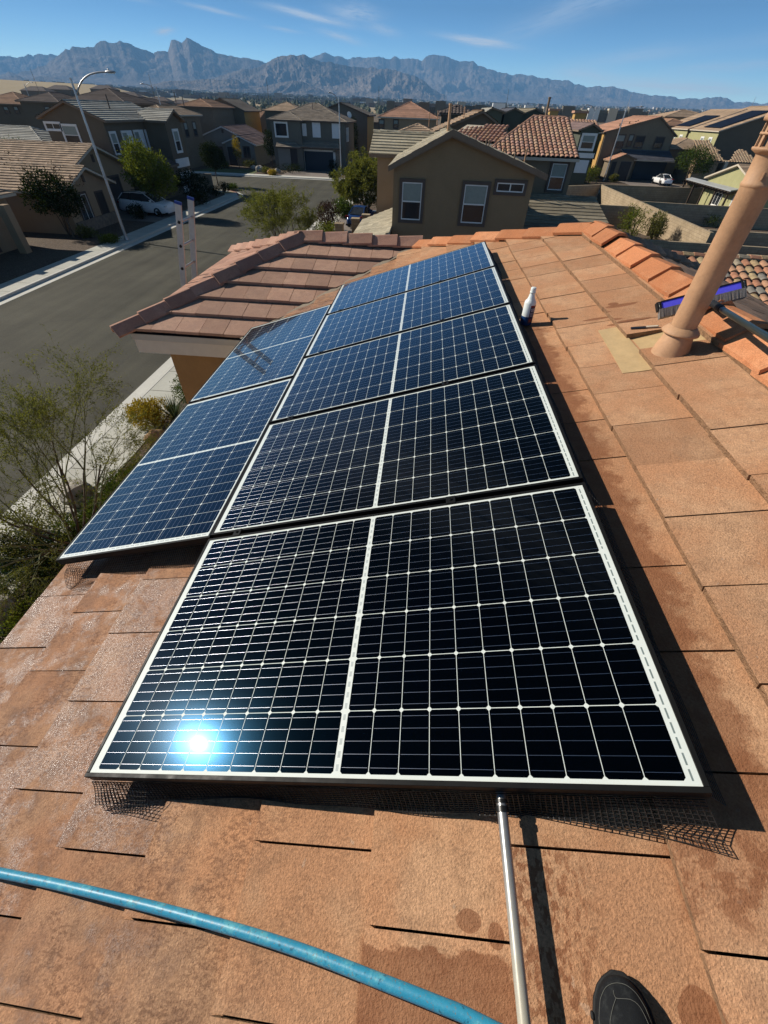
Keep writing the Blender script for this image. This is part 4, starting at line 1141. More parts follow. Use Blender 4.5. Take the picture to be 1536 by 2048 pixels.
mountain('mountain', c2([(150, 420), (250, 370), (345, 330), (400, 310), (430, 299), (460, 315), (540, 330), (640, 328), (720, 322), (795, 335), (825, 321), (860, 340), (930, 331), (980, 347), (1000, 322), (1060, 309), (1110, 315), (1160, 345), (1230, 350), (1270, 344), (1300, 375), (1380, 402), (1422, 415)]) + c3([(0, 415), (40, 421), (75, 432), (95, 418), (130, 430), (190, 434), (250, 450), (340, 455), (400, 466), (440, 480), (500, 496), (590, 495), (650, 495), (700, 510), (790, 530), (850, 540), (900, 546), (960, 550), (1050, 566), (1150, 565), (1210, 560), (1270, 557), (1310, 570), (1350, 586), (1410, 585), (1500, 590), (1580, 590), (1700, 600), (1900, 612)]), 9200, 11800, 8.4, .5, wave=900)
mountain('mountain', c1([(-500, 545), (-100, 500), (0, 470), (40, 455), (90, 440), (150, 470), (230, 450), (330, 455), (420, 480), (520, 500), (610, 520), (700, 535)]), 6500, 7400, 2.2, .4, wave=420)
mountain('mountain', c1([(800, 520), (1000, 480), (1200, 468), (1300, 470), (1370, 462), (1420, 485), (1470, 520), (1520, 545)]) + c2([(40, 500), (150, 470), (240, 455), (300, 465), (380, 500), (470, 530)]), 4900, 5600, 6.6, .5, wave=300)
# the air between here and the mountains
m = bpy.data.materials.new('haze_air'); m.use_nodes = True; MATS['haze_air'] = m
nt = m.node_tree; nt.nodes.remove(nt.nodes['Principled BSDF'])
pv = nt.nodes.new('ShaderNodeVolumePrincipled'); nt.links.new(pv.outputs[0], nt.nodes['Material Output'].inputs['Volume'])
pv.inputs['Color'].default_value = (.25, .56, 1.0, 1); pv.inputs['Density'].default_value = 1.08e-4; pv.inputs['Anisotropy'].default_value = 0.0
mb = MB(); mb.box(-11800, 11800, -2500, 13600, -3, 1480)
o = mb.build('haze', 'haze_air'); o['kind'] = 'stuff'
# ---------------------------------------------------------------- houses of the neighbourhood
def eave_slab(mb, pts, th=.15):
    pts = [Vector(p) for p in pts]; n = len(pts)
    vs = [p - Vector((0, 0, .005)) for p in pts] + [p - Vector((0, 0, th)) for p in pts]
    mb.add(vs, [tuple(range(n)), tuple(range(n, 2 * n))[::-1]] + [((i + 1) % n, i, n + i, n + (i + 1) % n) for i in range(n)])
def roof_of(root, slopes, mat, fascia, ex=.36, hi=.05, width=0, barrel=False, caps=(), capmat=None, w=.28, step=.4, seg=6):
    """slopes: planar outlines whose first edge is the eave"""
    mb = MB(); me = MB()
    for s in slopes:
        O, U, V, N, pl = frame(s)
        if barrel: barrel_plane(mb, O, U, V, N, pl, w=w, ex=ex, seg=seg)
        else: course_plane(mb, O, U, V, N, pl, ex, hi, width)
        eave_slab(me, s)
    r = mb.build('roof', [mat, 'under'], root)
    me.build('eave', fascia, root)
    if caps:
        mc = MB()
        for a, b_ in caps: cap_row(mc, Vector(a) + Vector((0, 0, .06)), Vector(b_) + Vector((0, 0, .06)), step=step, half=.13, drop=.06, lift=.03)
        mc.build('ridge_cap', capmat or mat, root)
    return r
def window(root, o, ux, un, w_, h, style='white', tw=.12, split='h'):
    """window centred at o on a wall; ux along the wall, un outward"""
    o, ux, un = Vector(o), Vector(ux), Vector(un); uz = Vector((0, 0, 1))
    trim, fr = {'white': ('trim_white', 'trim_white'), 'brown': ('trim_brown', 'trim_white'), 'dark': ('trim_brown', 'trim_brown'), 'cream': ('trim_cream', 'trim_white'), 'screen': ('trim_brown', 'door_dark')}[style]
    def ring(mb, W, H, t_, d0, d1, arch=0):
        for (a, b_, c, d_) in ((-W, W, -H, -H + t_), (-W, W, H - t_, H), (-W, -W + t_, -H + t_, H - t_), (W - t_, W, -H + t_, H - t_)):
            mb.obox(o + ux * a + uz * c + un * d0, ux * (b_ - a), uz * (d_ - c), un * (d1 - d0))
    W, H = w_ / 2, h / 2
    mb = MB(); ring(mb, W, H, tw, -.02, .06); f = mb.build('window', trim, root)
    mb = MB(); ring(mb, W - tw, H - tw, .045, -.01, .035)
    if split == 'h': mb.obox(o - ux * (W - tw) - uz * .025 - un * .01, ux * 2 * (W - tw), uz * .05, un * .042)
    elif split == 'v': mb.obox(o - uz * (H - tw) - ux * .025 - un * .01, uz * 2 * (H - tw), ux * .05, un * .042)
    mb.build('frame', fr, f)
    i_ = tw + .03
    if split == 'h':
        mb = MB(); mb.obox(o - ux * (W - i_) + uz * .0 + un * .004, ux * 2 * (W - i_), uz * (H - i_), un * .01); mb.build('pane', 'pane_reflection' if style != 'screen' else 'door_dark', f)
        mb = MB(); mb.obox(o - ux * (W - i_) - uz * (H - i_) + un * .004, ux * 2 * (W - i_), uz * (H - i_), un * .01); mb.build('pane', 'glass', f)
    else:
        mb = MB(); mb.obox(o - ux * (W - i_) - uz * (H - i_) + un * .004, ux * 2 * (W - i_), uz * 2 * (H - i_), un * .01); mb.build('pane', 'glass' if style != 'screen' else 'door_dark', f)
    return f
def winY(root, Y, x0, y0, x1, y1, style='white', split='h', tw=.12):
    a, c = atY((x0 + x1) / 2, y0, Y), atY((x0 + x1) / 2, y1, Y); l, r = atY(x0, (y0 + y1) / 2, Y), atY(x1, (y0 + y1) / 2, Y)
    return window(root, ((l.x + r.x) / 2, Y, (a.z + c.z) / 2), (1, 0, 0), (0, -1, 0), r.x - l.x, a.z - c.z, style, tw, split)
def panelY(root, name, Y, x0, y0, x1, y1, mat, d=.05, zb=None):
    a, c = atY((x0 + x1) / 2, y0, Y), atY((x0 + x1) / 2, y1, Y); l, r = atY(x0, (y0 + y1) / 2, Y), atY(x1, (y0 + y1) / 2, Y)
    mb = MB(); mb.box(l.x, r.x, Y - d, Y + .01, zb if zb is not None else c.z, a.z); return mb.build(name, mat, root)
def gable_vol(root, X0, X1, xa, Y0, Y1, zb, zl, zr_, za, wall):
    f = [(X0, Y0, zb), (X1, Y0, zb), (X1, Y0, zr_), (xa, Y0, za), (X0, Y0, zl)]; k = [(x, Y1, z) for x, y, z in f]
    mb = MB(); mb.add(f + k, [(0, 1, 2, 3, 4), (9, 8, 7, 6, 5), (1, 6, 7, 2), (5, 0, 4, 9), (2, 7, 8, 3), (3, 8, 9, 4)]); return mb.build('wall', wall, root)
def gable_front(root, pl, yl, xa_px, ya, pr, yr, Y, depth, wall, roof, fascia, oh=.45, zb=.05, **kw):
    """gable end facing us in the plane y = Y; eave tips and apex given where the photo shows them"""
    A, T, B = atY(pl, yl, Y), atY(xa_px, ya, Y), atY(pr, yr, Y)
    sl_, sr_ = (T.z - A.z) / (T.x - A.x), (T.z - B.z) / (B.x - T.x)
    Y1 = Y + depth
    gable_vol(root, A.x + oh, B.x - oh, T.x, Y, Y1, zb, A.z + oh * sl_ - .16, B.z + oh * sr_ - .16, T.z - .16, wall)
    y0, y1 = Y - .35, Y1 + .35
    kw.setdefault('caps', [((T.x, y0, T.z), (T.x, y1, T.z))])
    roof_of(root, [[(A.x, y1, A.z), (A.x, y0, A.z), (T.x, y0, T.z), (T.x, y1, T.z)], [(B.x, y0, B.z), (B.x, y1, B.z), (T.x, y1, T.z), (T.x, y0, T.z)]], roof, fascia, **kw)
    return A, T, B
def hip_vol(root, X0, X1, Y0, Y1, zb, ze, pitch, wall, roof, fascia, oh=.45, gables=(), **kw):
    mb = MB(); mb.box(X0, X1, Y0, Y1, zb, ze - .02); mb.build('wall', wall, root)
    x0, x1, y0, y1 = X0 - oh, X1 + oh, Y0 - oh, Y1 + oh
    W, D = x1 - x0, y1 - y0; h = min(W, D) / 2
    zr_ = ze + h * pitch
    if W >= D:
        xa, xb = (x0 if 'L' in gables else x0 + h), (x1 if 'R' in gables else x1 - h); ym = (y0 + y1) / 2
        a, b_ = (xa, ym, zr_), (xb, ym, zr_)
        sl_ = [[(x0, y0, ze), (x1, y0, ze), b_, a], [(x1, y1, ze), (x0, y1, ze), a, b_]]
        if 'L' not in gables: sl_.append([(x0, y1, ze), (x0, y0, ze), a])
        if 'R' not in gables: sl_.append([(x1, y0, ze), (x1, y1, ze), b_])
        mb = MB()
        for g, xx in (('L', X0), ('R', X1)):
            if g in gables: mb = MB(); mb.add([(xx, Y0, ze - .03), (xx, Y1, ze - .03), (xx, ym, zr_ - .17)], [(0, 1, 2)]); mb.build('gable', wall, root)
        caps = [(a, b_)] + ([((x0, y0, ze), a), ((x0, y1, ze), a)] if 'L' not in gables else []) + ([((x1, y0, ze), b_), ((x1, y1, ze), b_)] if 'R' not in gables else [])
    else:
        ya, yb = y0 + h, y1 - h; xm = (x0 + x1) / 2; a, b_ = (xm, ya, zr_), (xm, yb, zr_)
        sl_ = [[(x0, y0, ze), (x1, y0, ze), a], [(x1, y0, ze), (x1, y1, ze), b_, a], [(x1, y1, ze), (x0, y1, ze), b_], [(x0, y1, ze), (x0, y0, ze), a, b_]]
        caps = [(a, b_), ((x0, y0, ze), a), ((x1, y0, ze), a), ((x0, y1, ze), b_), ((x1, y1, ze), b_)]
    kw.setdefault('caps', caps)
    roof_of(root, sl_, roof, fascia, **kw)
    return zr_
def vents(root, pts, mat='fascia_brown', h=.5, r=.05):
    for x, y, z in pts:
        mb = MB(); mb.tube([(x, y, z - .3), (x, y, z + h)], r, 8); mb.tube([(x, y, z + h), (x, y, z + h + .08)], r * 1.3, 8); mb.build('roof_vent', mat, root)

# --- brown gable house right behind ours
nb = thing('house', 'brown stucco gable house just beyond our roof with dark framed windows', 'house', (2, 28, 0))
YN_ = 24.0
A = atY(778, 333, YN_); T_ = atY(905, 265, YN_); B = atY(1092, 351, YN_)
gable_vol(nb, -1.52, 4.80, T_.x, YN_, 33, .05, A.z + .0, B.z + .06, T_.z - .17, 'stucco_brown')
y0, y1 = YN_ - .38, 33.3
roof_of(nb, [[(A.x, y1, A.z), (A.x, y0, A.z), (T_.x, y0, T_.z), (T_.x, y1, T_.z)], [(B.x, y0, B.z), (B.x, y1, B.z), (T_.x, y1, T_.z), (T_.x, y0, T_.z)]], 'roof_cream', 'fascia_brown', .36, .045, .32, caps=[((T_.x, y0, T_.z), (T_.x, y1, T_.z))])
mb = MB()   # dark rake tiles along the gable edge
for (a, c) in (((A.x, y0 - .02, A.z + .03), (T_.x, y0 - .02, T_.z + .07)), ((B.x, y0 - .02, B.z + .03), (T_.x, y0 - .02, T_.z + .07))):
    a, c = Vector(a), Vector(c); d_ = (c - a); n = int(d_.length / .36)
    for i in range(n):
        p = a + d_ * (i / n); mb.obox(p - Vector((0, .03, .17)), d_ / n * 1.0, Vector((0, .14, 0)), Vector((0, 0, .20 + .012 * (i % 2))))
mb.build('rake_tile', 'fascia_brown', nb)
winY(nb, YN_, 798, 357, 848, 446, 'brown', tw=.13); winY(nb, YN_, 920, 362, 976, 453, 'brown', tw=.13); winY(nb, YN_, 988, 359, 1053, 391, 'brown', 'v', tw=.12)
vents(nb, [(T_.x - .1, 27.2, 6.95)], 'pipe_paint', .9, .07); vents(nb, [(T_.x + 1.2, 26, 6.5), (T_.x + 1.9, 28, 6.3), (T_.x + 2.1, 28.5, 6.25), (T_.x + 3.0, 25.2, 5.95)], 'fascia_brown', .35, .035)
hip_vol(nb, -2.95, 1.5, 31.2, 35.6, .05, 5.82, .33, 'stucco_tan', 'roof_cream', 'fascia_brown', gables='LR', hi=.05)
# porch roof stepping down to the left of the brown house
s = [(-3.75, 30.4, 2.75), (-3.75, 22.6, 2.75), (-1.54, 22.6, 3.55), (-1.54, 30.4, 3.55)]
roof_of(nb, [s], 'roof_cream', 'trim_cream', .36, .03, .32)
mb = MB(); mb.box(-3.4, -1.54, 23.0, 30, .05, 2.7); mb.build('wall', 'stucco_brown', nb)
# lower wing to the right, roof in shade
s = [(4.82, 30.6, 2.65), (11.6, 30.6, 2.65), (11.0, 34.2, 3.95), (4.82, 34.2, 3.95)]
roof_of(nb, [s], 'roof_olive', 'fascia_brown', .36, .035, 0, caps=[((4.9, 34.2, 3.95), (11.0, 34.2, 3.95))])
mb = MB(); mb.box(4.81, 11.1, 31.0, 34.3, .05, 2.6); mb.build('wall', 'stucco_brown', nb)
# --- two-storey part with red barrel tiles behind it
bh = thing('house', 'tan house with rows of red barrel tiles behind the brown gable house', 'house', (7, 38, 0))
zE, zT_ = 5.78, 7.55
e0, e1 = 3.4, 9.35
sl_ = [[(e0, 34.6, zE), (e1, 34.6, zE), (11.0, 40.0, zT_), (7.5, 40.0, zT_)], [(e0, 42, zE), (e0, 34.6, zE), (7.5, 40.0, zT_), (7.5, 42, zT_)]]
sl_[0] = [(e0, 34.6, zE), (9.45, 34.6, zE), (9.45, 40.0, zT_), (7.0, 40.0, zT_)]
sl_[1] = [(1.9, 41.2, 5.9), (3.3, 34.6, zE), (7.0, 40.0, zT_)]
roof_of(bh, sl_[:1], 'barrel_red', 'trim_cream', .38, barrel=True, w=.30, caps=[((e0, 34.6, zE + .05), (7.0, 40, zT_ + .06)), ((7.0, 40, zT_ + .06), (9.5, 40, zT_ + .06))], capmat='roof_pink')
roof_of(bh, [[(.9, 39.5, 6.2), (4.9, 37.6, 6.2), (5.4, 40.2, 7.05), (2.6, 41.0, 7.05)]], 'barrel_red', 'trim_cream', .38, barrel=True, w=.30)
mb = MB(); mb.add([(9.46, 34.6, zE), (9.46, 45.4, zE), (9.46, 40, zT_)], [(0, 1, 2)]); mb.build('gable', 'stucco_taupe', bh); mb = MB(); mb.box(3.9, 9.3, 35.0, 45, .05, zE - .1); mb.build('wall', 'stucco_taupe', bh)
winY(bh, 34.98, 1096, 322, 1133, 385, 'brown', tw=.12)
vents(bh, [(7.9, 40.4, 7.5)], 'fascia_brown', 1.0, .08); vents(bh, [(4.6, 34.3, 5.6), (6.0, 34.2, 5.6)], 'pipe_paint', .5, .05)
h = thing('house', 'tan house with a strip of small red barrel tiles right of the main barrel roof', 'house', (17, 84, 0))
roof_of(h, [[(atY(1100, 262, 80).x, 80, atY(1150, 262, 80).z), (atY(1203, 262, 80).x, 80, atY(1150, 262, 80).z), (atY(1192, 239, 84.5).x, 84.5, atY(1150, 239, 84.5).z), (atY(1100, 239, 84.5).x, 84.5, atY(1150, 239, 84.5).z)]], 'barrel_red', 'trim_cream', .5, barrel=True, w=.42)
mb = MB(); mb.box(atY(1105, 262, 80).x, atY(1190, 262, 80).x, 80.5, 88, .05, atY(1150, 262, 80).z - .2); mb.build('wall', 'stucco_taupe', h)
# --- larger gable house with cream roof behind
h = thing('house', 'dark brown gable house with pale roof and thin vents behind the brown house', 'house', (4, 55, 0))
gable_front(h, 845, 273, 966, 221, 1016, 262, 47.5, 12, 'stucco_dark', 'roof_tan', 'fascia_brown', width=.4)
vents(h, [(-.2, 49, 7.0), (.5, 49.5, 7.1), (2.7, 48.5, 7.4)], 'pipe_paint', .55, .035)
hip_vol(h, -2.6, .3, 48.4, 53, .05, 6.2, .33, 'stucco_tan', 'roof_tan', 'fascia_brown', gables='LR')
s = [(-3.9, 37.0, 4.6), (-1.6, 36.2, 5.5), (-1.0, 40, 5.7), (-3.3, 41, 4.8)]
# --- foreground right: barrel tile roof
fr_ = thing('house', 'low house at right with mixed terracotta, grey and tan barrel tiles', 'house', (13, 15, 0))
roof_of(fr_, [[(7.2, 12.2, 2.85), (19.0, 12.2, 2.85), (19.0, 16.75, 4.35), (8.2, 16.75, 4.35)]], 'barrel_mix', 'fascia_brown', .36, barrel=True, w=.29, seg=8, caps=[((8.1, 16.75, 4.42), (19, 16.75, 4.42))], capmat='barrel_mix', step=.36)
roof_of(fr_, [[(19, 21.2, 2.85), (7.2, 21.2, 2.85), (8.2, 16.75, 4.35), (19, 16.75, 4.35)]], 'roof_tan', 'fascia_brown')
mb = MB(); mb.box(7.8, 19, 12.7, 20.8, .05, 2.8); mb.build('wall', 'stucco_tan', fr_)

h = thing('house', 'shaded house at the left picture edge, nearer than the tan tiled one', 'house', (-36, 22, 0))
hip_vol(h, -50, -27.6, 12, 31.5, .05, 3.0, .34, 'stucco_tan', 'roof_tan', 'trim_cream', oh=.5, hi=.055, width=.33)
for yy in (29.6, 26.5):
    mb = MB(); mb.box(-26.6, -26.1, yy - .25, yy + .25, .05, 2.7); mb.build('post', 'stucco_tan', h)
window(h, (-27.6, 28.3, 1.3), (0, 1, 0), (1, 0, 0), 1.6, 2.2, 'screen', .12, 'v')
# --- left: single-storey tan-roofed house
h = thing('house', 'single storey tan tiled house at far left with two small street gables', 'house', (-38, 43, 0))
hip_vol(h, -60, -28.7, 39.0, 48.9, .05, 3.02, .335, 'stucco_tan', 'roof_tan', 'trim_cream', oh=.5, gables='LR', hi=.055, width=.33)
hip_vol(h, -40, -26.2, 35.2, 41.0, .05, 2.72, .36, 'stucco_tan', 'roof_tan', 'trim_cream', oh=.45, gables='R', hi=.055, width=.33)
def winX(root, X, x0, y0, x1, y1, style='white', split='h', tw=.12):
    a, c = atX((x0 + x1) / 2, y0, X), atX((x0 + x1) / 2, y1, X); l, r = atX(x0, (y0 + y1) / 2, X), atX(x1, (y0 + y1) / 2, X)
    return window(root, (X, (l.y + r.y) / 2, (a.z + c.z) / 2), (0, 1, 0), (1, 0, 0), abs(r.y - l.y), a.z - c.z, style, tw, split)
window(h, (-26.2, 37.0, 1.55), (0, 1, 0), (1, 0, 0), 1.5, 1.9, 'brown', .14, 'v')
window(h, (-26.2, 39.3, 1.25), (0, 1, 0), (1, 0, 0), 1.1, 2.2, 'screen', .1, 'n')
window(h, (-28.7, 44.6, 1.4), (0, 1, 0), (1, 0, 0), 4.6, 2.5, 'screen', .14, 'n')
mb = MB(); mb.box(-26.26, -26.12, 37.9, 38.15, 3.0, 3.45); mb.box(-28.76, -28.62, 43.8, 44.1, 3.7, 4.2); mb.build('gable_vent', 'trim_brown', h)
mb = MB(); mb.box(-26.24, -26.05, 35.3, 40.9, .05, .85); mb.build('stone_base', 'stone_veneer', h)
# --- left: two-storey brown house with white shutters
h = thing('house', 'two storey dark brown house with white framed windows and shutters beside the big tree', 'house', (-33, 56, 0))
XA, XT, XB = -36.5, -33.3, -29.9
gable_vol(h, XA + .45, XB - .45, XT, 50, 61, .05, 6.25, 6.15, 7.22, 'stucco_dark')
y0, y1 = 49.62, 61.4
roof_of(h, [[(XA, y1, 6.22), (XA, y0, 6.22), (XT, y0, 7.4), (XT, y1, 7.4)], [(XB, y0, 6.17), (XB, y1, 6.17), (XT, y1, 7.4), (XT, y0, 7.4)]], 'roof_lightgrey', 'fascia_brown', .36, .06, 0, caps=[((XT, y0, 7.4), (XT, y1, 7.4))])
hip_vol(h, -32.5, -28.0, 57.3, 61.0, .05, 6.12, .38, 'stucco_dark', 'roof_lightgrey', 'fascia_brown', gables='R', hi=.05)
winY(h, 50, 90, 243, 123, 262, 'white', 'v'); winY(h, 50, 127, 248, 160, 292, 'white')
for y_, sh in ((50.9, 0), (53.0, 1), (55.3, 1)):
    window(h, (XB - .44, y_, 4.55), (0, 1, 0), (1, 0, 0), 1.15, 1.75, 'white', .13)
    if sh:
        mb = MB(); mb.obox((XB - .42, y_ + .62, 3.68), (.07, .10, 0), (0, .58, 0), (0, 0, 1.74)); mb.build('shutter', 'shutter_white', h)
mb = MB(); mb.box(XB - .44, XB - .36, 57.0, 57.28, 3.7, 5.4); mb.build('shutter', 'shutter_white', h)
window(h, (-27.99, 59.2, 4.5), (0, 1, 0), (1, 0, 0), 1.45, 2.0, 'white', .17)
mb = MB(); mb.box(-28.0, -27.9, 57.6, 60.8, 2.3, 3.05); mb.box(-27.98, -27.93, 57.9, 60.5, .1, 1.9); mb.build('panel', 'trim_white', h)
s = [(-27.4, 49.6, 2.7), (-27.4, 57.0, 2.7), (-30.3, 57.0, 3.7), (-30.3, 49.6, 3.7)]
roof_of(h, [s], 'roof_dark', 'fascia_brown'); mb = MB(); mb.box(-30.3, -27.7, 50.0, 56.8, .05, 2.6); mb.build('wall', 'stucco_dark', h)
vents(h, [(-31.9, 54.5, 6.95)], 'trim_brown', .9, .06)
# white low roofs behind it at the left edge
h = thing('house', 'single storey house with whitish grey hip roof between the tan roof and the brown house', 'house', (-46, 58, 0))
hip_vol(h, -55, -41.0, 56, 66, .05, 3.1, .36, 'stucco_grey', 'roof_lightgrey', 'trim_white', hi=.05)
hip_vol(h, -45, -38.2, 52.5, 58, .05, 2.7, .34, 'stucco_grey', 'roof_lightgrey', 'trim_white', gables='R', hi=.05)
# --- hip roof house behind, pinkish roof
h = thing('house', 'two storey house with pinkish tan hip roof and dark windows left of the crossing', 'house', (-36, 82, 0))
a, c = atY(262, 227, 78), atY(340, 227, 78)
hip_vol(h, a.x + .5, c.x - .5, 78, 89, .05, a.z, .33, 'stucco_taupe', 'roof_tan', 'trim_cream', hi=.05)
for yy in (80.2, 83.2, 86.4): window(h, (c.x - .49, yy, 4.6), (0, 1, 0), (1, 0, 0), 1.3, 1.8, 'dark', .1)
vents(h, [(-38, 83, a.z + 1.6), (-36, 81, a.z + 1.2)], 'trim_brown', .7, .06)
# --- across the crossing: single storey grey gable house
h = thing('house', 'single storey grey gable house with dark garage and small entry gable across the crossing', 'house', (-36, 95, 0))
gable_front(h, 380, 281, 443, 252, 512, 288, 91, 12, 'stucco_grey', 'roof_mauve', 'trim_white', hi=.055)
gable_front(h, 445, 285, 477, 271, 513, 290, 89.2, 8, 'stucco_grey', 'roof_mauve', 'trim_white', hi=.055)
panelY(h, 'garage_door', 90.98, 398, 292, 448, 328, 'garage_brown', zb=.1); panelY(h, 'entry', 89.18, 458, 294, 473, 332, 'door_dark', zb=.1); winY(h, 89.18, 487, 292, 501, 318, 'dark', 'v', tw=.1)
panelY(h, 'gable_vent', 90.98, 443, 259, 447, 266, 'trim_brown'); panelY(h, 'gable_vent', 89.18, 477, 276, 480, 283, 'trim_brown')
mb = MB(); q = atY(512, 318, 89.18); mb.box(q.x - 3.2, q.x - .3, 89.0, 89.2, .1, 1.2); mb.build('stone_base', 'stone_veneer', h)
# --- two-storey hip house with shutters and navy garage
h = thing('house', 'two storey grey house with hip roof, pale shutters and wide navy garage door', 'house', (-19, 92, 0))
YB = 87.0
a, c = atY(540, 238, YB), atY(695, 241, YB); ze = a.z
hip_vol(h, a.x + .45, c.x - .45, YB, 97, .05, ze, .36, 'stucco_slate', 'roof_greybrown', 'trim_brown', hi=.05, width=.5)
e = atY(600, 238, YB - 1)
hip_vol(h, a.x + .35, e.x, YB - 1.0, YB + 3, .05, ze - .02, .36, 'stucco_slate', 'roof_greybrown', 'trim_brown', hi=.05, oh=.4)
winY(h, YB - 1.01, 549, 243, 576, 275, 'white', 'n', tw=.18)
winY(h, YB - .01, 588, 243, 603, 273, 'white', tw=.12)
for q in ((602, 247, 613, 272), (625, 245, 641, 275), (664, 247, 681, 277)): panelY(h, 'shutter', YB - .01, *q, 'shutter_white', .08)
p0, p1 = atY(591, 295, YB - 1.2), atY(682, 296, YB - 1.2)
roof_of(h, [[(p0.x, YB - 1.2, 3.05), (p1.x, YB - 1.2, 3.05), (p1.x - .8, YB, 3.75), (p0.x, YB, 3.75)]], 'roof_greybrown', 'trim_brown')
q0, q1 = atY(552, 292, YB - 1.7), atY(602, 293, YB - 1.7)
roof_of(h, [[(q0.x, YB - 1.9, 3.0), (q1.x, YB - 1.9, 3.0), (q1.x - 1.0, YB - 1, 3.5), (q0.x, YB - 1, 3.5)]], 'roof_greybrown', 'trim_brown')
panelY(h, 'garage_door', YB - .01, 610, 303, 667, 342, 'garage_navy', .03, .1)
for q in ((605, 300, 610, 342), (667, 300, 672, 342)): panelY(h, 'door_trim', YB - .01, *q, 'trim_white', .06, .1)
panelY(h, 'door_trim', YB - .01, 605, 299.5, 672, 303, 'trim_white', .06)
panelY(h, 'entry', YB - 1.01, 582, 297, 595, 332, 'door_dark', .04, .1); panelY(h, 'porch_wall', YB - 1.01, 557, 297, 581, 325, 'stucco_grey', .05, .1)
for q in ((595, 315, 605, 342), (672, 300, 682, 340)): panelY(h, 'stone_pier', YB - .01, *q, 'stone_veneer', .25, .1)
for xx in (0.9, 1.6):
    window(h, (c.x - .44, YB + xx * 2, 4.6), (0, 1, 0), (1, 0, 0), .7, 1.7, 'white', .1)
mb = MB(); p = atY(698, 230, 93); mb.lathe([(0, 0), (.35, .06), (.42, .12)], (p.x, 93, p.z), 14, axis=(.6, -.7, .4)); mb.build('satellite_dish', 'trim_white', h)
vents(h, [(-19, 90, ze + 1.3)], 'trim_brown', .6, .05)
# --- behind: more two-storey gables
def gh(label, args, Y, depth, wall, roof, fascia, wins=(), st='dark', side=None, **kw):
    h = thing('house', label, 'house', (atY(args[2], args[3], Y).x, Y + depth / 2, 0), None)
    A, T, B = gable_front(h, *args, Y, depth, wall, roof, fascia, **kw)
    for q in wins: winY(h, Y - .01, *q, st, tw=.11)
    return h, A, T, B
h, A, T, B = gh('big brown gable house with two small upper windows behind the grey single storey house', (394, 217, 440, 196, 491, 222), 118, 11, 'stucco_taupe', 'roof_greybrown', 'fascia_brown', [(398, 221, 412, 243), (425, 222, 438, 244)], hi=.05)
mb = MB(); mb.box(B.x - .46, B.x - .40, 118.2, 128.9, .1, B.z - .2); mb.build('sunlit_tone_wall', 'stucco_gold', h)  # flank sheet in brighter stucco; its sunlight is put into the colour
h, A, T, B = gh('slate grey gable house with sunlit tan flank right of the tall street lamp', (648, 218, 680, 205, 739, 231), 106, 12, 'stucco_slate', 'roof_greybrown', 'trim_brown', (), hi=.05)
mb = MB(); mb.box(B.x - .46, B.x - .40, 106.2, 117.9, .1, B.z - .2); mb.build('sunlit_tone_wall', 'stucco_gold', h)  # sunlit look of this flank painted as a gold sheet
def sh(label, pl, pr, ye, Y, depth, pitch, wall, roof, fascia, wins=(), st='dark', gables='LR', **kw):
    a, c = atY(pl, ye, Y), atY(pr, ye, Y)
    h = thing('house', label, 'house', ((a.x + c.x) / 2, Y + depth / 2, 0))
    hip_vol(h, a.x + .45, c.x - .45, Y + .45, Y + depth, .05, (a.z + c.z) / 2, pitch, wall, roof, fascia, gables=gables, **kw)
    for q in wins: winY(h, Y + .44, *q, st, tw=.11)
    return h
h = sh('two storey house with long pink tile roof and two upper windows behind the palo verde', 756, 879, 235.5, 92, 10, .38, 'stucco_tan', 'roof_pink', 'trim_cream', [(757, 238, 769, 258), (786, 238, 797, 258)], hi=.03)
vents(h, [(-5.5, 94, 7.2), (-3.5, 95, 7.4), (-1.0, 95.5, 7.5), (-4.6, 93.6, 6.9), (.6, 94.6, 7.2)], 'fascia_brown', .25, .12)
h = sh('house with tan side roof above the navy garage house, left of its hip', 524, 604, 222, 122, 10, .33, 'stucco_taupe', 'roof_tan', 'fascia_brown', hi=.03)
vents(h, [(-38, 125, 6.9), (-36, 125, 6.9), (-32, 126, 7.0)], 'fascia_brown', .3, .12)
h = sh('house with striped dark barrel roof behind the pink roof', 878, 952, 228, 100, 9, .36, 'stucco_dark', 'roof_dark', 'fascia_brown', gables='R', barrel=True, w=.6, ex=.8)
for i, (q, rf, lb) in enumerate((((968, 226, 985, 215, 1012, 224), 'roof_lightgrey', 'green gable house with arched attic vent among the roofs over the barrel tiles'), ((1003, 228, 1030, 216, 1050, 226), 'roof_slate', 'small gable house with bluish grey roof between two olive roofs'), ((1028, 234, 1072, 217, 1100, 232), 'roof_olive', 'gable house with broad olive roof left of the tall vent pipe'))):
    gh(lb, q, 82 + i * 6, 16, 'stucco_deepgreen', rf, 'fascia_brown')
def chimney(px0, py0, px1, py1, Y, label):
    a, c = atY(px0, py1, Y), atY(px1, py0, Y)
    h = thing('house', label, 'house', ((a.x + c.x) / 2, Y + 5, 0))
    hip_vol(h, a.x - 4, c.x + 4, Y + 1.6, Y + 10, .05, a.z - 1.5, .3, 'stucco_tan', 'roof_greybrown', 'fascia_brown')
    mb = MB(); mb.box(a.x, c.x, Y - .2, Y + 1.4, a.z - 2, c.z); mb.build('chimney', 'stucco_gold', h)
    mb = MB(); mb.box(a.x - .25, c.x + .25, Y - .45, Y + 1.6, c.z, c.z + .3); mb.build('chimney_cap', 'roof_pink', h)
chimney(1098, 222, 1117, 231, 118, 'house with the smaller gold stucco chimney above the barrel roof ridge')
chimney(1148, 227, 1173, 236, 100, 'house with the wider gold stucco chimney right above the barrel roof end')
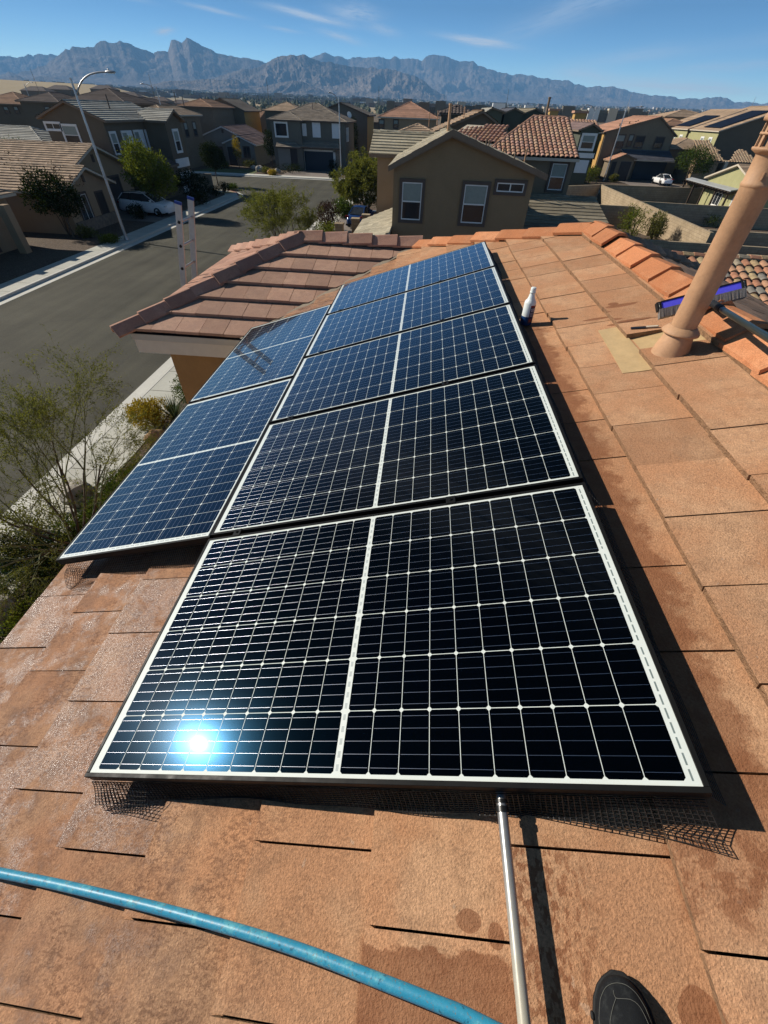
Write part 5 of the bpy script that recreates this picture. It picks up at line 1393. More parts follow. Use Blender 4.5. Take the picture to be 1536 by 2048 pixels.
# --- dark green arched-window house
h, A, T, B = gh('narrow dark green gable house with white arched window right of the barrel roof', (1156, 260, 1187, 247, 1206, 262), 72, 10, 'stucco_deepgreen', 'roof_mauve', 'fascia_brown')
winY(h, 71.99, 1160, 266, 1191, 302, 'white', 'h', tw=.2); panelY(h, 'band', 71.99, 1152, 306, 1188, 316, 'trim_white', .06); panelY(h, 'panel', 71.99, 1150, 320, 1175, 346, 'shutter_white', .05)
# --- pink roofed two-storey with navy garage at right
h = thing('house', 'brown two storey house with pink pent roof and navy garage behind the white car', 'house', (36, 103, 0))
Yr = 97.0
A, T, B = gable_front(h, 1207, 264, 1322, 233, 1354, 272, Yr, 13, 'stucco_taupe', 'roof_pink', 'fascia_brown', hi=.03)
mb = MB(); mb.box(A.x + .30, A.x + .42, Yr + .2, Yr + 12, .2, A.z - .2); mb.build('sunlit_tone_wall', 'stucco_gold', h)  # lit flank over taupe walls: sun brightness painted in gold
for q, s_ in (((1229, 268, 1249, 297), 'dark'), ((1255, 268, 1266, 295), 'dark'), ((1269, 271, 1288, 297), 'screen'), ((1308, 273, 1327, 299), 'screen')): winY(h, Yr - .01, *q, s_, tw=.12)
g0, g1 = atY(1262, 319, Yr - 3), atY(1352, 318, Yr - 3)
roof_of(h, [[(g0.x, Yr - 3, g0.z), (g1.x, Yr - 3, g0.z), (g1.x - .3, Yr, g0.z + 1.15), (g0.x - 1.2, Yr, g0.z + 1.15)]], 'roof_slate', 'trim_cream')
gable_front(h, 1218, 321, 1252, 308, 1273, 318, Yr - 3.4, 3.4, 'stucco_taupe', 'roof_pink', 'fascia_brown', oh=.3)
panelY(h, 'garage_door', Yr - .05, 1266, 322, 1328, 362, 'garage_navy', .04, .1); panelY(h, 'entry', Yr - 3.42, 1237, 323, 1258, 358, 'door_dark', .04, .1); panelY(h, 'entry', Yr - 3.42, 1222, 323, 1231, 345, 'door_dark', .04, .1)
vents(h, [(34.5, 99, 7.1), (35, 99.4, 7.2), (33.4, 98.6, 7.0), (32, 98.8, 6.7)], 'fascia_brown', .4, .1)
# --- hip roofs with tan barrel tiles at right
h = thing('house', 'low tan house with barrel tile hip roofs behind the round green tree', 'house', (50, 100, 0))
a, c = atY(1336, 306, 99), atY(1395, 309, 99)
hip_vol(h, a.x + .3, c.x + 3, 99.4, 110, .05, 4.3, .30, 'stucco_tan', 'roof_tan', 'fascia_brown', hi=.03)
x0, x1 = atY(1392, 322, 92).x, atY(1448, 322, 92).x; zq = atY(1420, 322, 92).z
sl_ = [[(x0, 92, zq), (x1, 92, zq), ((x0 + x1) / 2 + 1.2, 98, zq + 2.3), (x0 + 1, 98, zq + 2.3)], [(x1, 92, zq), (x1, 104, zq), ((x0 + x1) / 2 + 1.2, 98, zq + 2.3)]]
roof_of(h, sl_, 'barrel_tan', 'fascia_brown', .42, barrel=True, w=.45, caps=[((x1, 92, zq), ((x0 + x1) / 2 + 1.2, 98, zq + 2.3))])
mb = MB(); mb.box(x0 + .4, x1 - .4, 92.5, 104, .05, zq - .1); mb.build('wall', 'stucco_tan', h)
x2, x3 = atY(1456, 326, 95).x, atY(1500, 326, 95).x
roof_of(h, [[(x2, 95, zq - .2), (x3 + 2, 95, zq - .2), (x3, 99, zq + 1.3), (x2 + 2.6, 99, zq + 1.3)]], 'barrel_tan', 'fascia_brown', .42, barrel=True, w=.45)
mb = MB(); mb.box(x2 + .4, x3, 95.5, 104, .05, zq - .3); mb.build('wall', 'stucco_tan', h)
mb = MB(); p = atY(1450, 330, 93); mb.box(p.x - .25, p.x + .25, 92.7, 93.2, .05, zq); mb.build('post', 'trim_cream', h)
# --- green house with the dark patio cover
gr = thing('house', 'low pale green gable house with cream fascia behind the dark patio cover', 'house', (36, 62, 0))
XG = 33.2
a, c = atX(1416, 354, XG), atX(1484, 328, XG)
yf, ym = a.y, c.y; yn = 2 * ym - yf; zl, zt_ = a.z, c.z
roof_of(gr, [[(XG - .4, yn, zl), (XG + 12, yn, zl), (XG + 12, ym, zt_), (XG - .4, ym, zt_)], [(XG + 12, yf, zl), (XG - .4, yf, zl), (XG - .4, ym, zt_), (XG + 12, ym, zt_)]], 'roof_tan', 'trim_cream', hi=.03)
mb = MB(); ff = [(XG, yf - .3, .05), (XG, yn + .3, .05), (XG, yn + .3, zl - .1), (XG, ym, zt_ - .17), (XG, yf - .3, zl - .1)]; kk = [(x + 11.5, y, z) for x, y, z in ff]
mb.add(ff + kk, [(0, 4, 3, 2, 1), (5, 6, 7, 8, 9), (0, 1, 6, 5), (1, 2, 7, 6), (4, 0, 5, 9)]); mb.build('wall', 'stucco_green', gr)
window(gr, (XG, ym + 1.5, 1.5), (0, 1, 0), (-1, 0, 0), 1.6, 1.3, 'white', .1, 'v'); window(gr, (XG, ym - 2, 1.3), (0, 1, 0), (-1, 0, 0), 1.0, 2.1, 'white', .1, 'n')
pt = thing('patio_cover', 'dark timber patio cover with flat grey top beside the pale green house', 'patio cover', (31, 57, 0))
P0, P1 = G(1373, 357, 2.6), G(1462, 381, 2.6); P2 = Vector((XG - .02, P1.y, 2.75))
mb = MB(); P3 = Vector((XG - .02, P0.y, 2.75)); vs = [P0, P1, P2, P3]
mb.add(vs + [p - Vector((0, 0, .1)) for p in vs], [(0, 1, 2, 3), (7, 6, 5, 4), (0, 4, 5, 1), (1, 5, 6, 2), (2, 6, 7, 3), (3, 7, 4, 0)]); mb.build('top', 'patio_top', pt)
mb = MB(); n = 17; dx = (P2 - P1).normalized()
for i in range(n):
    p = P0 + (P1 - P0) * (i / (n - 1)) - dx * .35; mb.obox(p - Vector((.03, .03, .33)), (.07, .07, 0), dx * 1.2, (0, 0, .2))
mb.obox(P0 - Vector((0, 0, .36)), P1 - P0, dx * .12, (0, 0, .22)); mb.build('rafter', 'wood_dark', pt)
for i in range(5):
    p = P0 + (P1 - P0) * (i / 4) * .98; mb = MB(); mb.box(p.x - .08, p.x + .08, p.y - .08, p.y + .08, .05, 2.4); mb.build('post', 'wood_dark', pt)
# --- solar roofs to the right
for lb, (pl, yl, pr, yr, xt, yt), Y, pv_ in (('olive house with a dark solar array low on its tan roof', (1374, 258, 1447, 256, 1462, 237), 120, ((1377, 251), (1398, 241), (1421, 243), (1402, 252))), ('olive house with long dark solar strip and white arched windows', (1436, 262, 1560, 236, 1600, 225), 108, ((1447, 258), (1508, 241), (1528, 243), (1475, 259)))):
    a, c = atY(pl, yl, Y), atY(xt, yt, Y + 14)
    h = thing('house', lb, 'house', ((a.x + c.x) / 2, Y + 6, 0))
    ze_ = a.z; W = 9.5 if Y == 120 else 11
    x0 = a.x; x1 = a.x + W; zt_ = ze_ + .33 * W
    mb = MB(); f = [(x0 + .4, Y, .05), (x1, Y, .05), (x1, Y, zt_ - .15), (x0 + .4, Y, ze_)]; k = [(x, Y + 14, z) for x, y, z in f]
    mb.add(f + k, [(0, 1, 2, 3), (7, 6, 5, 4), (0, 3, 7, 4), (1, 5, 6, 2), (3, 2, 6, 7)]); mb.build('wall', 'stucco_dark', h)
    roof_of(h, [[(x0, Y + 14.4, ze_), (x0, Y - .4, ze_), (x1 + .3, Y - .4, zt_ + .1), (x1 + .3, Y + 14.4, zt_ + .1)]], 'roof_tan', 'trim_cream', hi=.03)
    mb = MB(); mb.box(x0 + .36, x0 + .395, Y + .05, Y + 13.8, .1, ze_ - .1); mb.build('sunlit_tone_wall', 'stucco_green', h)  # sun on this flank painted as a lighter green sheet than the walls
    mb = MB(); sl2 = Vector((1, 0, .33)).normalized(); o = Vector((x0 + .9, Y + 1.5, ze_ + .33 * .9 + .12)); mb.obox(o, sl2 * (5.5 if Y == 120 else 8), (0, 6.5, 0), Vector((-.33, 0, 1)).normalized() * .05); mb.build('solar_array', 'solar_dark', h)
    window(h, (x0 + .36, Y + 2.2, ze_ - 2.2), (0, 1, 0), (-1, 0, 0), 1.4, 2.6, 'white', .2); window(h, (x0 + .36, Y + 5.4, ze_ - 2.2), (0, 1, 0), (-1, 0, 0), 1.4, 2.6, 'white', .2)
h = thing('house', 'orange stucco two storey house at the right edge behind the vent cap', 'house', (60, 88, 0))
p = G(1499, 273, 5.7)
hip_vol(h, p.x + .45, p.x + 13, p.y - 13, p.y - .45, .05, 5.7, .33, 'stucco_gold', 'roof_pink', 'trim_white', hi=.03)
window(h, (p.x + .45, p.y - 2.6, 4.2), (0, 1, 0), (-1, 0, 0), 1.6, 1.9, 'white', .15, 'v')
# --- dark houses at the far left, in rows
for i, (lb, pl, pr, ye, Y, rf) in enumerate((('dark brown house at the left picture edge below the tan field', -60, 48, 207, 96, 'roof_rust'), ('dark house with arched upper window left of the shuttered house', 30, 118, 203, 90, 'roof_dark'), ('house with dark barrel roof just over the ridge of the shuttered house', 122, 250, 203, 84, 'roof_dark'), ('brown shed roof house left of the pinkish hip roof', 232, 290, 207, 98, 'roof_dark'))):
    h = sh(lb, pl, pr, ye, Y, 10, .3, 'stucco_dark', rf, 'fascia_brown', gables='' if i == 0 else 'LR', hi=.05)
    if i == 1: winY(h, Y + .44, 90, 212, 101, 227, 'dark', tw=.1)
    if i == 0:
        for q in ((8, 212, 18, 228), (28, 212, 38, 228)): winY(h, Y + .44, *q, 'dark', tw=.1)
h = sh('brown hip roof house with dark roof right of the pinkish hip roof', 352, 425, 213, 105, 12, .3, 'stucco_taupe', 'roof_rust', 'fascia_brown', gables='', hi=.05)
h = sh('tan roofed house whose roof shows above the solar arrays at right', 1330, 1440, 235, 150, 12, .22, 'stucco_tan', 'roof_tan', 'fascia_brown', gables='', hi=.03)
h = sh('brown hip roof house between the pink pent roof and the first solar array', 1322, 1392, 252, 128, 12, .3, 'stucco_tan', 'roof_rust', 'fascia_brown', gables='', hi=.03)
# --- rows of distant roofs: four kinds, copied
kinds = []
for nm, wall, rf, g in (('tan', 'stucco_tan', 'roof_tan', ''), ('grey-brown', 'stucco_taupe', 'roof_greybrown', 'LR'), ('pink', 'stucco_tan', 'roof_pink', ''), ('rust', 'stucco_dark', 'roof_rust', 'LR'), ('olive', 'stucco_dark', 'roof_olive', '')):
    h = thing('distant_house', '', 'house', (0, 0, 0), 'houses in the rows farther back')
    hip_vol(h, -7, 7, 0, 10, -3, 5.7, .24, wall, rf, 'fascia_brown', gables=g, ex=.5, hi=.05, caps=())
    kinds.append((nm, h))
rnd = random.Random(31); used = {}
ordw = ['nearest', 'second', 'third', 'fourth', 'fifth', 'sixth']; cnt = ['first', 'second', 'third', 'fourth', 'fifth', 'sixth', 'seventh', 'eighth', 'ninth', 'tenth', 'eleventh', 'twelfth', 'thirteenth', 'fourteenth', 'fifteenth', 'sixteenth']
for row, (Y, step, x0, x1, z) in enumerate(((138, 17, -100, 96, -.1), (166, 18, -125, 120, -.3), (200, 20, -150, 150, -.6), (245, 24, -180, 185, -.8), (300, 30, -150, 215, -.9))):
    x = x0 + rnd.uniform(0, 6); i = 0
    while x < x1 and i < 16:
        nm, src = kinds[rnd.randrange(5)]
        lb = '%s-roofed distant house, %s from the left in the %s of the rows behind the crossing' % (nm, cnt[i], ordw[row])
        loc = (x, Y + rnd.uniform(-4, 4), z + rnd.uniform(-.25, .15))
        if nm not in used: o = src; o.location = loc; used[nm] = 1
        else: o = copy_tree(src, Vector(loc) - src.location)
        o['label'] = lb
        x += step * rnd.uniform(.9, 1.25); i += 1
# --- small houses on the tan hill, left
proto = None
for i, px in enumerate((68, 118, 205, 251, 310, 355, 398)):
    d = ray(px, 186); az = math.atan2(d.x, d.y); r_ = 560 + 25 * (i % 3); x, y = math.sin(az) * r_, math.cos(az) * r_
    lb = '%s dark-roofed house along the foot of the tan hill, counted from the left' % cnt[i]
    if proto is None:
        proto = thing('hill_house', lb, 'house', (0, 0, 0), 'houses along the foot of the tan hill')
        hip_vol(proto, -11, 11, 0, 12, -4, 5.2, .42, 'stucco_dark', 'roof_dark', 'fascia_brown', ex=.8, caps=()); o = proto; o.location = (x, y, terr(x, y) - .5)
    else:
        o = copy_tree(proto, Vector((x, y, terr(x, y) - .5)) - proto.location); o['label'] = lb
# --- flat-roofed commercial buildings
def shop(px0, px1, py, Y, label, light):
    a, c = atY(px0, py, Y), atY(px1, py, Y); zt_ = (a.z + c.z) / 2
    h = thing('commercial_building', label, 'commercial building', ((a.x + c.x) / 2, Y, 0), 'flat roofed commercial buildings beyond the houses')
    W = c.x - a.x; n = max(3, int(W / 9)); mb = MB(); mb.box(a.x, c.x, Y, Y + 30, -2, zt_ - 1); mb.build('wall', 'far_grey' if not light else 'stucco_slate', h)
    rr = random.Random(int(px0))
    for i in range(n):
        x = a.x + W * i / n; w_ = W / n * rr.uniform(.35, .7); mb = MB()
        mb.box(x, x + w_, Y - .8, Y + 3, -2, zt_ - 1 + rr.uniform(.2, 1.6)); mb.build('bay', ['stucco_slate', 'far_grey', 'stucco_dark'][i % 3] if not light else ['trim_white', 'trim_cream', 'stucco_slate'][i % 3], h)
        mb = MB(); mb.box(x + w_ * 1.1, x + W / n * .98, Y - .1, Y + .1, -2, zt_ - 2.4); mb.build('shop_window', 'glass', h)
shop(774, 905, 201, 330, 'long grey commercial building with stepped parapet behind the pink roof', 0)
shop(880, 1022, 207, 345, 'dark commercial block with pale bays, left of the tall vent pipe', 1)
shop(1050, 1165, 213, 350, 'commercial block with cream striped bays right behind the barrel roof', 1)
shop(1178, 1300, 217, 360, 'low commercial row with white panels behind the right street lamp', 1)
# ---------------------------------------------------------------- plants
def leaf_mat(name, c0, c1, trans=.35):
    m = bpy.data.materials.new(name); m.use_nodes = True; MATS[name] = m
    t = NT(m.node_tree); nt = m.node_tree; nt.nodes.remove(nt.nodes['Principled BSDF'])
    r = t.island(); k = t.m('FRACT', t.m('MULTIPLY', r, 17.3))
    c = t.mix(r, c0, c1); kk = t.mr(k, 0, 1, .6, 1.35); c = t.mix(1, c, t.comb(kk, kk, kk), 'MULTIPLY')
    d = t.n('ShaderNodeBsdfDiffuse'); t.link(c, d.inputs[0])
    tr = t.n('ShaderNodeBsdfTranslucent'); t.link(t.mix(1, c, (1.1, 1.15, .5), 'MULTIPLY'), tr.inputs[0])
    mx = t.n('ShaderNodeMixShader'); mx.inputs[0].default_value = trans
    t.link(d.outputs[0], mx.inputs[1]); t.link(tr.outputs[0], mx.inputs[2]); t.link(mx.outputs[0], nt.nodes['Material Output'].inputs[0])
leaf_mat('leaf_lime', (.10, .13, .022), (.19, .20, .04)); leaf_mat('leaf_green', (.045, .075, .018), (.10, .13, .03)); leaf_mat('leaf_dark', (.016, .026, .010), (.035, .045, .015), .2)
leaf_mat('leaf_olive', (.10, .105, .035), (.20, .19, .065)); leaf_mat('leaf_yellow', (.30, .20, .02), (.42, .30, .05)); leaf_mat('leaf_purple', (.05, .03, .03), (.09, .055, .05), .2); leaf_mat('leaf_agave', (.09, .13, .08), (.2, .24, .14), .15)
leaf_mat('leaf_palo', (.12, .13, .035), (.21, .205, .06), .4)
rough_mat('twig_green', (.16, .165, .075), .3, 5, .9)
def rv(rnd):
    while True:
        v = Vector((rnd.uniform(-1, 1), rnd.uniform(-1, 1), rnd.uniform(-1, 1)))
        if .05 < v.length < 1: return v
def leaf(mb, p, d, w_, L, rnd):
    d = d.normalized(); s = d.cross(rv(rnd)).normalized() * (w_ / 2)
    mb.add([p, p + d * L * .45 + s, p + d * L, p + d * L * .45 - s], [(0, 1, 2, 3)])
def crown(mb, blobs, n, ls, rnd, up=.3, lw=.5):
    """leaves gathered in sprigs spread through the crown's clumps"""
    tot = sum(b[3] * b[4] for b in blobs)
    for (cx, cy, cz, rx, rz) in blobs:
        k = int(n * rx * rz / tot)
        for i in range(k // 6):
            v = rv(rnd); v = v * (v.length ** -.45)
            if v.length > 1.08: v = v / v.length
            p = Vector((cx + v.x * rx, cy + v.y * rx, cz + v.z * rz)); o = v.normalized()
            for j in range(6):
                q = p + rv(rnd) * ls * 1.6
                leaf(mb, q, o * .6 + rv(rnd) + Vector((0, 0, up)), ls * lw, ls * rnd.uniform(.7, 1.4), rnd)
def limbs(mb, base, tips, r0, rnd, sides=6):
    base = Vector(base)
    for tp in tips:
        tp = Vector(tp); m_ = base.lerp(tp, .5) + rv(rnd) * (tp - base).length * .1 + Vector((0, 0, .1 * (tp - base).length))
        mb.tube(crom([tuple(base), tuple(base.lerp(m_, .5)), tuple(m_), tuple(tp)], 3), [r0 * (1 - .8 * i / 9) for i in range(10)], sides, caps=False)
def tree(name, label, base, th, blobs, n, ls, mat, tr=.1, group=None, seed=1, up=.3, lw=.5, bark='bark', lean=(0, 0), cat='tree'):
    """blobs are relative to the base: (x, y, z, horizontal radius, vertical radius)"""
    rnd = random.Random(seed); base = Vector(base)
    r = thing(name, label, cat, base, group)
    B = [(base.x + b[0], base.y + b[1], base.z + b[2], b[3], b[4]) for b in blobs]
    mb = MB(); top = base + Vector((lean[0], lean[1], th))
    mb.tube([base - Vector((0, 0, .05)), base.lerp(top, .5) + rv(rnd) * .05, top], [tr * 1.25, tr, tr * .8], 8)
    limbs(mb, top, [(b[0] + rnd.uniform(-.2, .2) * b[3], b[1], b[2] + .3 * b[4]) for b in B], tr * .7, rnd)
    for b in B:
        limbs(mb, Vector(b[:3]) - Vector((0, 0, b[4] * .3)), [(b[0] + v.x * b[3] * .85, b[1] + v.y * b[3] * .85, b[2] + abs(v.z) * b[4] * .8) for v in (rv(rnd) for _ in range(5))], tr * .3, rnd, 4)
    mb.build('trunk', bark, r)
    mb = MB(); crown(mb, B, n, ls, rnd, up, lw); mb.build('crown', mat, r)
    return r
def airy(name, label, base, H, spread, levels, mat, nleaf, ls, seed, group=None, trunks=4, rad=.05, leafw=.45, cone=.9):
    """open desert tree: many forking twigs with tiny leaves"""
    rnd = random.Random(seed); base = Vector(base); r = thing(name, label, 'tree', base, group)
    mb = MB(); lf = MB(); tips = []
    def grow(p, d, L, rr, lev):
        seg = [p]; q = p; dd = d.copy()
        for i in range(4):
            dd = (dd + rv(rnd) * .22 + Vector((0, 0, .05 if lev < 2 else -.02))).normalized(); q = q + dd * L / 4; seg.append(q)
        mb.tube(seg, [rr * (1 - .5 * i / 4) for i in range(5)], 5 if lev < 2 else 3, caps=False, mi=0 if lev < 1 else 1)
        if lev >= levels:
            tips.append((seg, dd)); return
        if lev >= levels - 1: tips.append((seg, dd))
        for i in range(rnd.choice((2, 3, 3)) + (1 if lev else 0)):
            k = rnd.uniform(.35, 1.0); j = min(3, int(k * 4)); pp = seg[j].lerp(seg[j + 1], k * 4 - j if k < 1 else 1)
            nd = (dd + rv(rnd) * cone).normalized(); grow(pp, nd, L * rnd.uniform(.5, .78), rr * .5, lev + 1)
    for i in range(trunks):
        a = 2 * math.pi * i / trunks + rnd.uniform(-.5, .5)
        grow(base, Vector((math.cos(a) * spread, math.sin(a) * spread, 1)).normalized(), H * rnd.uniform(.38, .5), rad, 0)
    mb.build('trunk', ['bark', 'twig_green'], r)
    for i in range(nleaf):
        seg, dd = rnd.choice(tips); j = rnd.randrange(4); p = seg[j].lerp(seg[j + 1], rnd.random()) + rv(rnd) * ls * .6
        leaf(lf, p, dd + rv(rnd) * .9, ls * leafw, ls * rnd.uniform(.6, 1.4), rnd)
    lf.build('crown', mat, r)
    return r
def shrub(label, x, y, w_, h, mat, n, ls, seed, z=.1, group='shrubs in the front yards', name='shrub', stems=True, cat='shrub', up=.5, lw=.5):
    rnd = random.Random(seed); r = thing(name, label, cat, (x, y, z), group)
    mb = MB(); limbs(mb, (x, y, z - .03), [(x + v.x * w_ * .35, y + v.y * w_ * .35, z + h * .6 + abs(v.z) * h * .3) for v in (rv(rnd) for _ in range(9))], .02 + .01 * h, rnd, 4); mb.build('stem', 'bark', r)
    B = [(x + rnd.uniform(-.25, .25) * w_, y + rnd.uniform(-.25, .25) * w_, z + h * rnd.uniform(.38, .58), w_ * rnd.uniform(.28, .40), h * rnd.uniform(.34, .46)) for _ in range(5)]
    mb = MB(); crown(mb, B, n, ls, rnd, up, lw); mb.build('foliage', mat, r)
    return r
def rosette(label, x, y, h, n, mat, seed, z=.1, wd=.06, spread=.8, group=None):
    rnd = random.Random(seed); r = thing('agave', label, 'agave', (x, y, z), group); mb = MB()
    for i in range(n):
        a = 2.4 * i; k = (i + 1) / n; el = .25 + 1.15 * (1 - k) * rnd.uniform(.8, 1.1); L = h * rnd.uniform(.8, 1.1)
        d = Vector((math.cos(a) * math.cos(el) * spread, math.sin(a) * math.cos(el) * spread, math.sin(el))).normalized(); s = d.cross(Vector((0, 0, 1))).normalized() * wd / 2; u = s.cross(d).normalized() * wd * .25
        p = Vector((x, y, z)); m_ = p + d * L * .55 + Vector((0, 0, .02)); e = p + d * L
        mb.add([p - s * .7, p + u * -1, p + s * .7, m_ - s, m_ - u, m_ + s, e], [(0, 1, 4, 3), (1, 2, 5, 4), (3, 4, 6), (4, 5, 6)])
    mb.build('leaves', mat, r); return r
def rock(label, x, y, w_, h, mat, seed, z=.1):
    rnd = random.Random(seed); bm = bmesh.new(); bmesh.ops.create_icosphere(bm, subdivisions=3, radius=1)
    for v in bm.verts:
        k = 1 + .28 * mnoise.fractal(v.co * 1.3 + Vector((seed, 0, 0)), .8, 2.1, 4); v.co = Vector((v.co.x * w_ / 2 * k, v.co.y * w_ / 2 * k * .8, v.co.z * h / 2 * k))
    me = bpy.data.meshes.new('boulder'); bm.to_mesh(me); bm.free(); me.materials.append(MATS[mat])
    o = bpy.data.objects.new('boulder', me); COL.objects.link(o); o.location = (x, y, z + h * .32); o.rotation_euler.z = seed
    return tag(o, label, 'boulder', 'boulders in the gravel beds')
# big trees
tree('tree', 'bushy yellow green tree beside the driveway of the white suv', G(322, 432), 1.7, [(0, 0, 3.1, 1.5, 1.3), (-.9, .3, 3.9, 1.2, 1.1), (.8, -.2, 3.5, 1.2, 1.1), (.3, .1, 2.4, 1.4, 1.0), (-.5, -.3, 4.6, .75, .8), (1.3, .4, 2.6, .9, .9), (-1.2, -.2, 2.9, .9, .9)], 9500, .17, 'leaf_lime', .09, seed=2)
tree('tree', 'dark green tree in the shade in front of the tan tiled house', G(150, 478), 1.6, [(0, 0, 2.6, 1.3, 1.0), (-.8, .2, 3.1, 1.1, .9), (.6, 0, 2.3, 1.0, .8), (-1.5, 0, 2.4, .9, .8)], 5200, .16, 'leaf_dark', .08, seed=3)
airy('tree', 'thin bare-topped shoots of the dark tree reaching over the tan roof', G(140, 474), 5.4, .28, 3, 'leaf_purple', 500, .14, 9, trunks=4, rad=.04, cone=.35)
airy('palo_verde', 'wispy palo verde with bare twigs in the front yard below us at far left', (-7.35, 5.6, .1), 5.4, .8, 5, 'leaf_palo', 46000, .045, 41, 'palo verde trees', 12, .032, .3, .8)
airy('palo_verde', 'round olive green palo verde in front of the road bend', G(572, 510), 4.6, .75, 5, 'leaf_palo', 26000, .105, 15, 'palo verde trees', 8, .045, .30, .85)
airy('palo_verde', 'tall palo verde on the corner left of the brown gable house', (-5.9, 51.5, .1), 4.7, .75, 5, 'leaf_palo', 36000, .22, 23, 'palo verde trees', 12, .06, .30, .85)
airy('palo_verde', 'slender pale palo verde leaning behind the corner tree', (-4.6, 58, .1), 5.2, .35, 4, 'leaf_lime', 9000, .24, 27, 'palo verde trees', 4, .06, .3, .7)
tree('tree', 'round dark tree with thin trunk on the left street corner', G(437, 372), 1.6, [(0, 0, 2.9, 1.1, 1.2), (-.6, 0, 3.1, .9, .9), (.5, .1, 2.7, .9, .9), (0, 0, 3.7, .6, .6)], 4200, .17, 'leaf_dark', .06, seed=4)
tree('tree', 'slim yellow leaved tree in front of the grey gable house', G(480, 338), 1.3, [(0, 0, 2.4, .5, .9), (0, 0, 3.3, .4, .7), (.2, 0, 1.8, .4, .5)], 1100, .16, 'leaf_yellow', .04, seed=5)
tree('tree', 'dense dark green tree left of the entrance of the navy garage house', G(546, 338), 1.6, [(0, 0, 3.0, 1.0, 1.1), (0, 0, 3.9, .9, .8), (.2, 0, 2.2, .8, .6)], 3000, .17, 'leaf_dark', .08, seed=6)
tree('tree', 'round green mesquite tree beside the white car at right', G(1366, 372), 1.4, [(.6, 0, 3.2, 2.1, 1.4), (-1.0, .2, 3.4, 1.5, 1.2), (2.1, .2, 2.9, 1.4, 1.1), (.4, 0, 4.2, 1.2, .8)], 5200, .26, 'leaf_green', .1, seed=7, lw=.3)
tree('tree', 'slim cypress-like climber tree against the tan flank of the pink roofed house', G(709, 330, 0), .6, [(0, 0, 2, .7, 1.6), (0, 0, 4.2, .55, 1.6), (0, 0, 5.7, .3, .8)], 1800, .22, 'leaf_dark', .06, seed=8)
tree('tree', 'dark tree between the brown houses near the far crossing', G(367, 325), 1.2, [(0, 0, 2.6, 1.0, 1.4), (.3, 0, 3.8, .8, .9)], 1600, .2, 'leaf_dark', .06, seed=12)
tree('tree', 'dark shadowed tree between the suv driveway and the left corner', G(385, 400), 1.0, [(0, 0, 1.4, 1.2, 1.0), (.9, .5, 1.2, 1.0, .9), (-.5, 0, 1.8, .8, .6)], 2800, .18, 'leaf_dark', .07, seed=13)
tree('tree', 'young cypress in front of the second solar roofed house', G(1470, 300, 0) * .62, .5, [(0, 0, 2, .9, 1.5), (0, 0, 3.7, .5, 1.2)], 1000, .22, 'leaf_green', .05, seed=14)
tree('tree', 'airy green tree at far left above the white grey roofs', (-41.5, 51.5, 0), 1.5, [(0, 0, 3.2, 1.5, 1.0), (-.8, 0, 3.8, 1.2, .8), (.9, 0, 3.6, 1.0, .8)], 1600, .2, 'leaf_green', .08, seed=17, lw=.25)
# shrubs and small plants
shrub('golden leaved shrub beside the sidewalk below the orange wall', -8.15, 10.75, 1.2, .9, 'leaf_yellow', 5200, .065, 3)
shrub('blue green juniper shrub at the foot of the orange wall', -7.55, 12.6, 1.3, .8, 'leaf_green', 3200, .06, 4)
rosette('spiky green agave between golden shrub and panel edge', -7.62, 11.15, .85, 70, 'leaf_agave', 5, wd=.035)
shrub('low green shrub along the sidewalk by the panel edge', -7.45, 7.75, 1.2, .5, 'leaf_green', 3400, .055, 6)
shrub('flat spreading green shrub at the left end of the panels', -7.5, 6.3, 1.5, .5, 'leaf_green', 2600, .055, 7)
shrub('dark green bushy shrub left of the lower panel corner', -6.9, 5.0, 1.7, .6, 'leaf_dark', 3000, .06, 8)
shrub('yellowish green shrub in the bottom left front yard', -6.9, 3.5, 1.3, .55, 'leaf_lime', 2400, .06, 9)
shrub('deep green ground shrub at the left edge of the photo', -8.3, 4.3, 1.7, .45, 'leaf_green', 2600, .055, 10)
shrub('dusky shrub under the wispy palo verde', -8.6, 5.9, 1.8, .6, 'leaf_olive', 2400, .06, 11)
shrub('grassy green clump beside the grey boulder', -7.7, 3.0, 1.0, .5, 'leaf_agave', 1600, .09, 31, lw=.12)
shrub('dark low shrub under the curled wire mesh', -6.2, 4.1, 1.2, .5, 'leaf_dark', 2000, .055, 32)
for i, (x, y, w_, h, mt, lb) in enumerate(((-6.7, 4.35, 1.5, .7, 'leaf_dark', 'dense dark shrub against the eave at the lower left'), (-7.9, 5.1, 1.4, .7, 'leaf_dark', 'dark shrub in the middle of the left shrub bed'), (-7.45, 6.9, 1.3, .6, 'leaf_green', 'mid green shrub beside the lengthwise panel edge'), (-6.5, 2.7, 1.4, .6, 'leaf_dark', 'dark shrub lowest in the left front yard'), (-8.9, 5.0, 1.3, .6, 'leaf_dark', 'dark shrub nearest the sidewalk at the left edge'), (-7.3, 8.6, .9, .4, 'leaf_green', 'small green tuft in the gravel below the panels'))):
    shrub(lb, x, y, w_, h, mt, 3000, .055, 140 + i)
rock('warm brown boulder in the gravel beside the panel edge', -7.58, 9.8, .66, .55, 'boulder', 1)
rock('pale grey boulder among shrubs at the left edge', -7.75, 3.75, .75, .55, 'boulder_grey', 5)
rock('dark round boulder under the palo verde by the sidewalk', -8.35, 7.15, .95, .7, 'boulder_grey', 9)
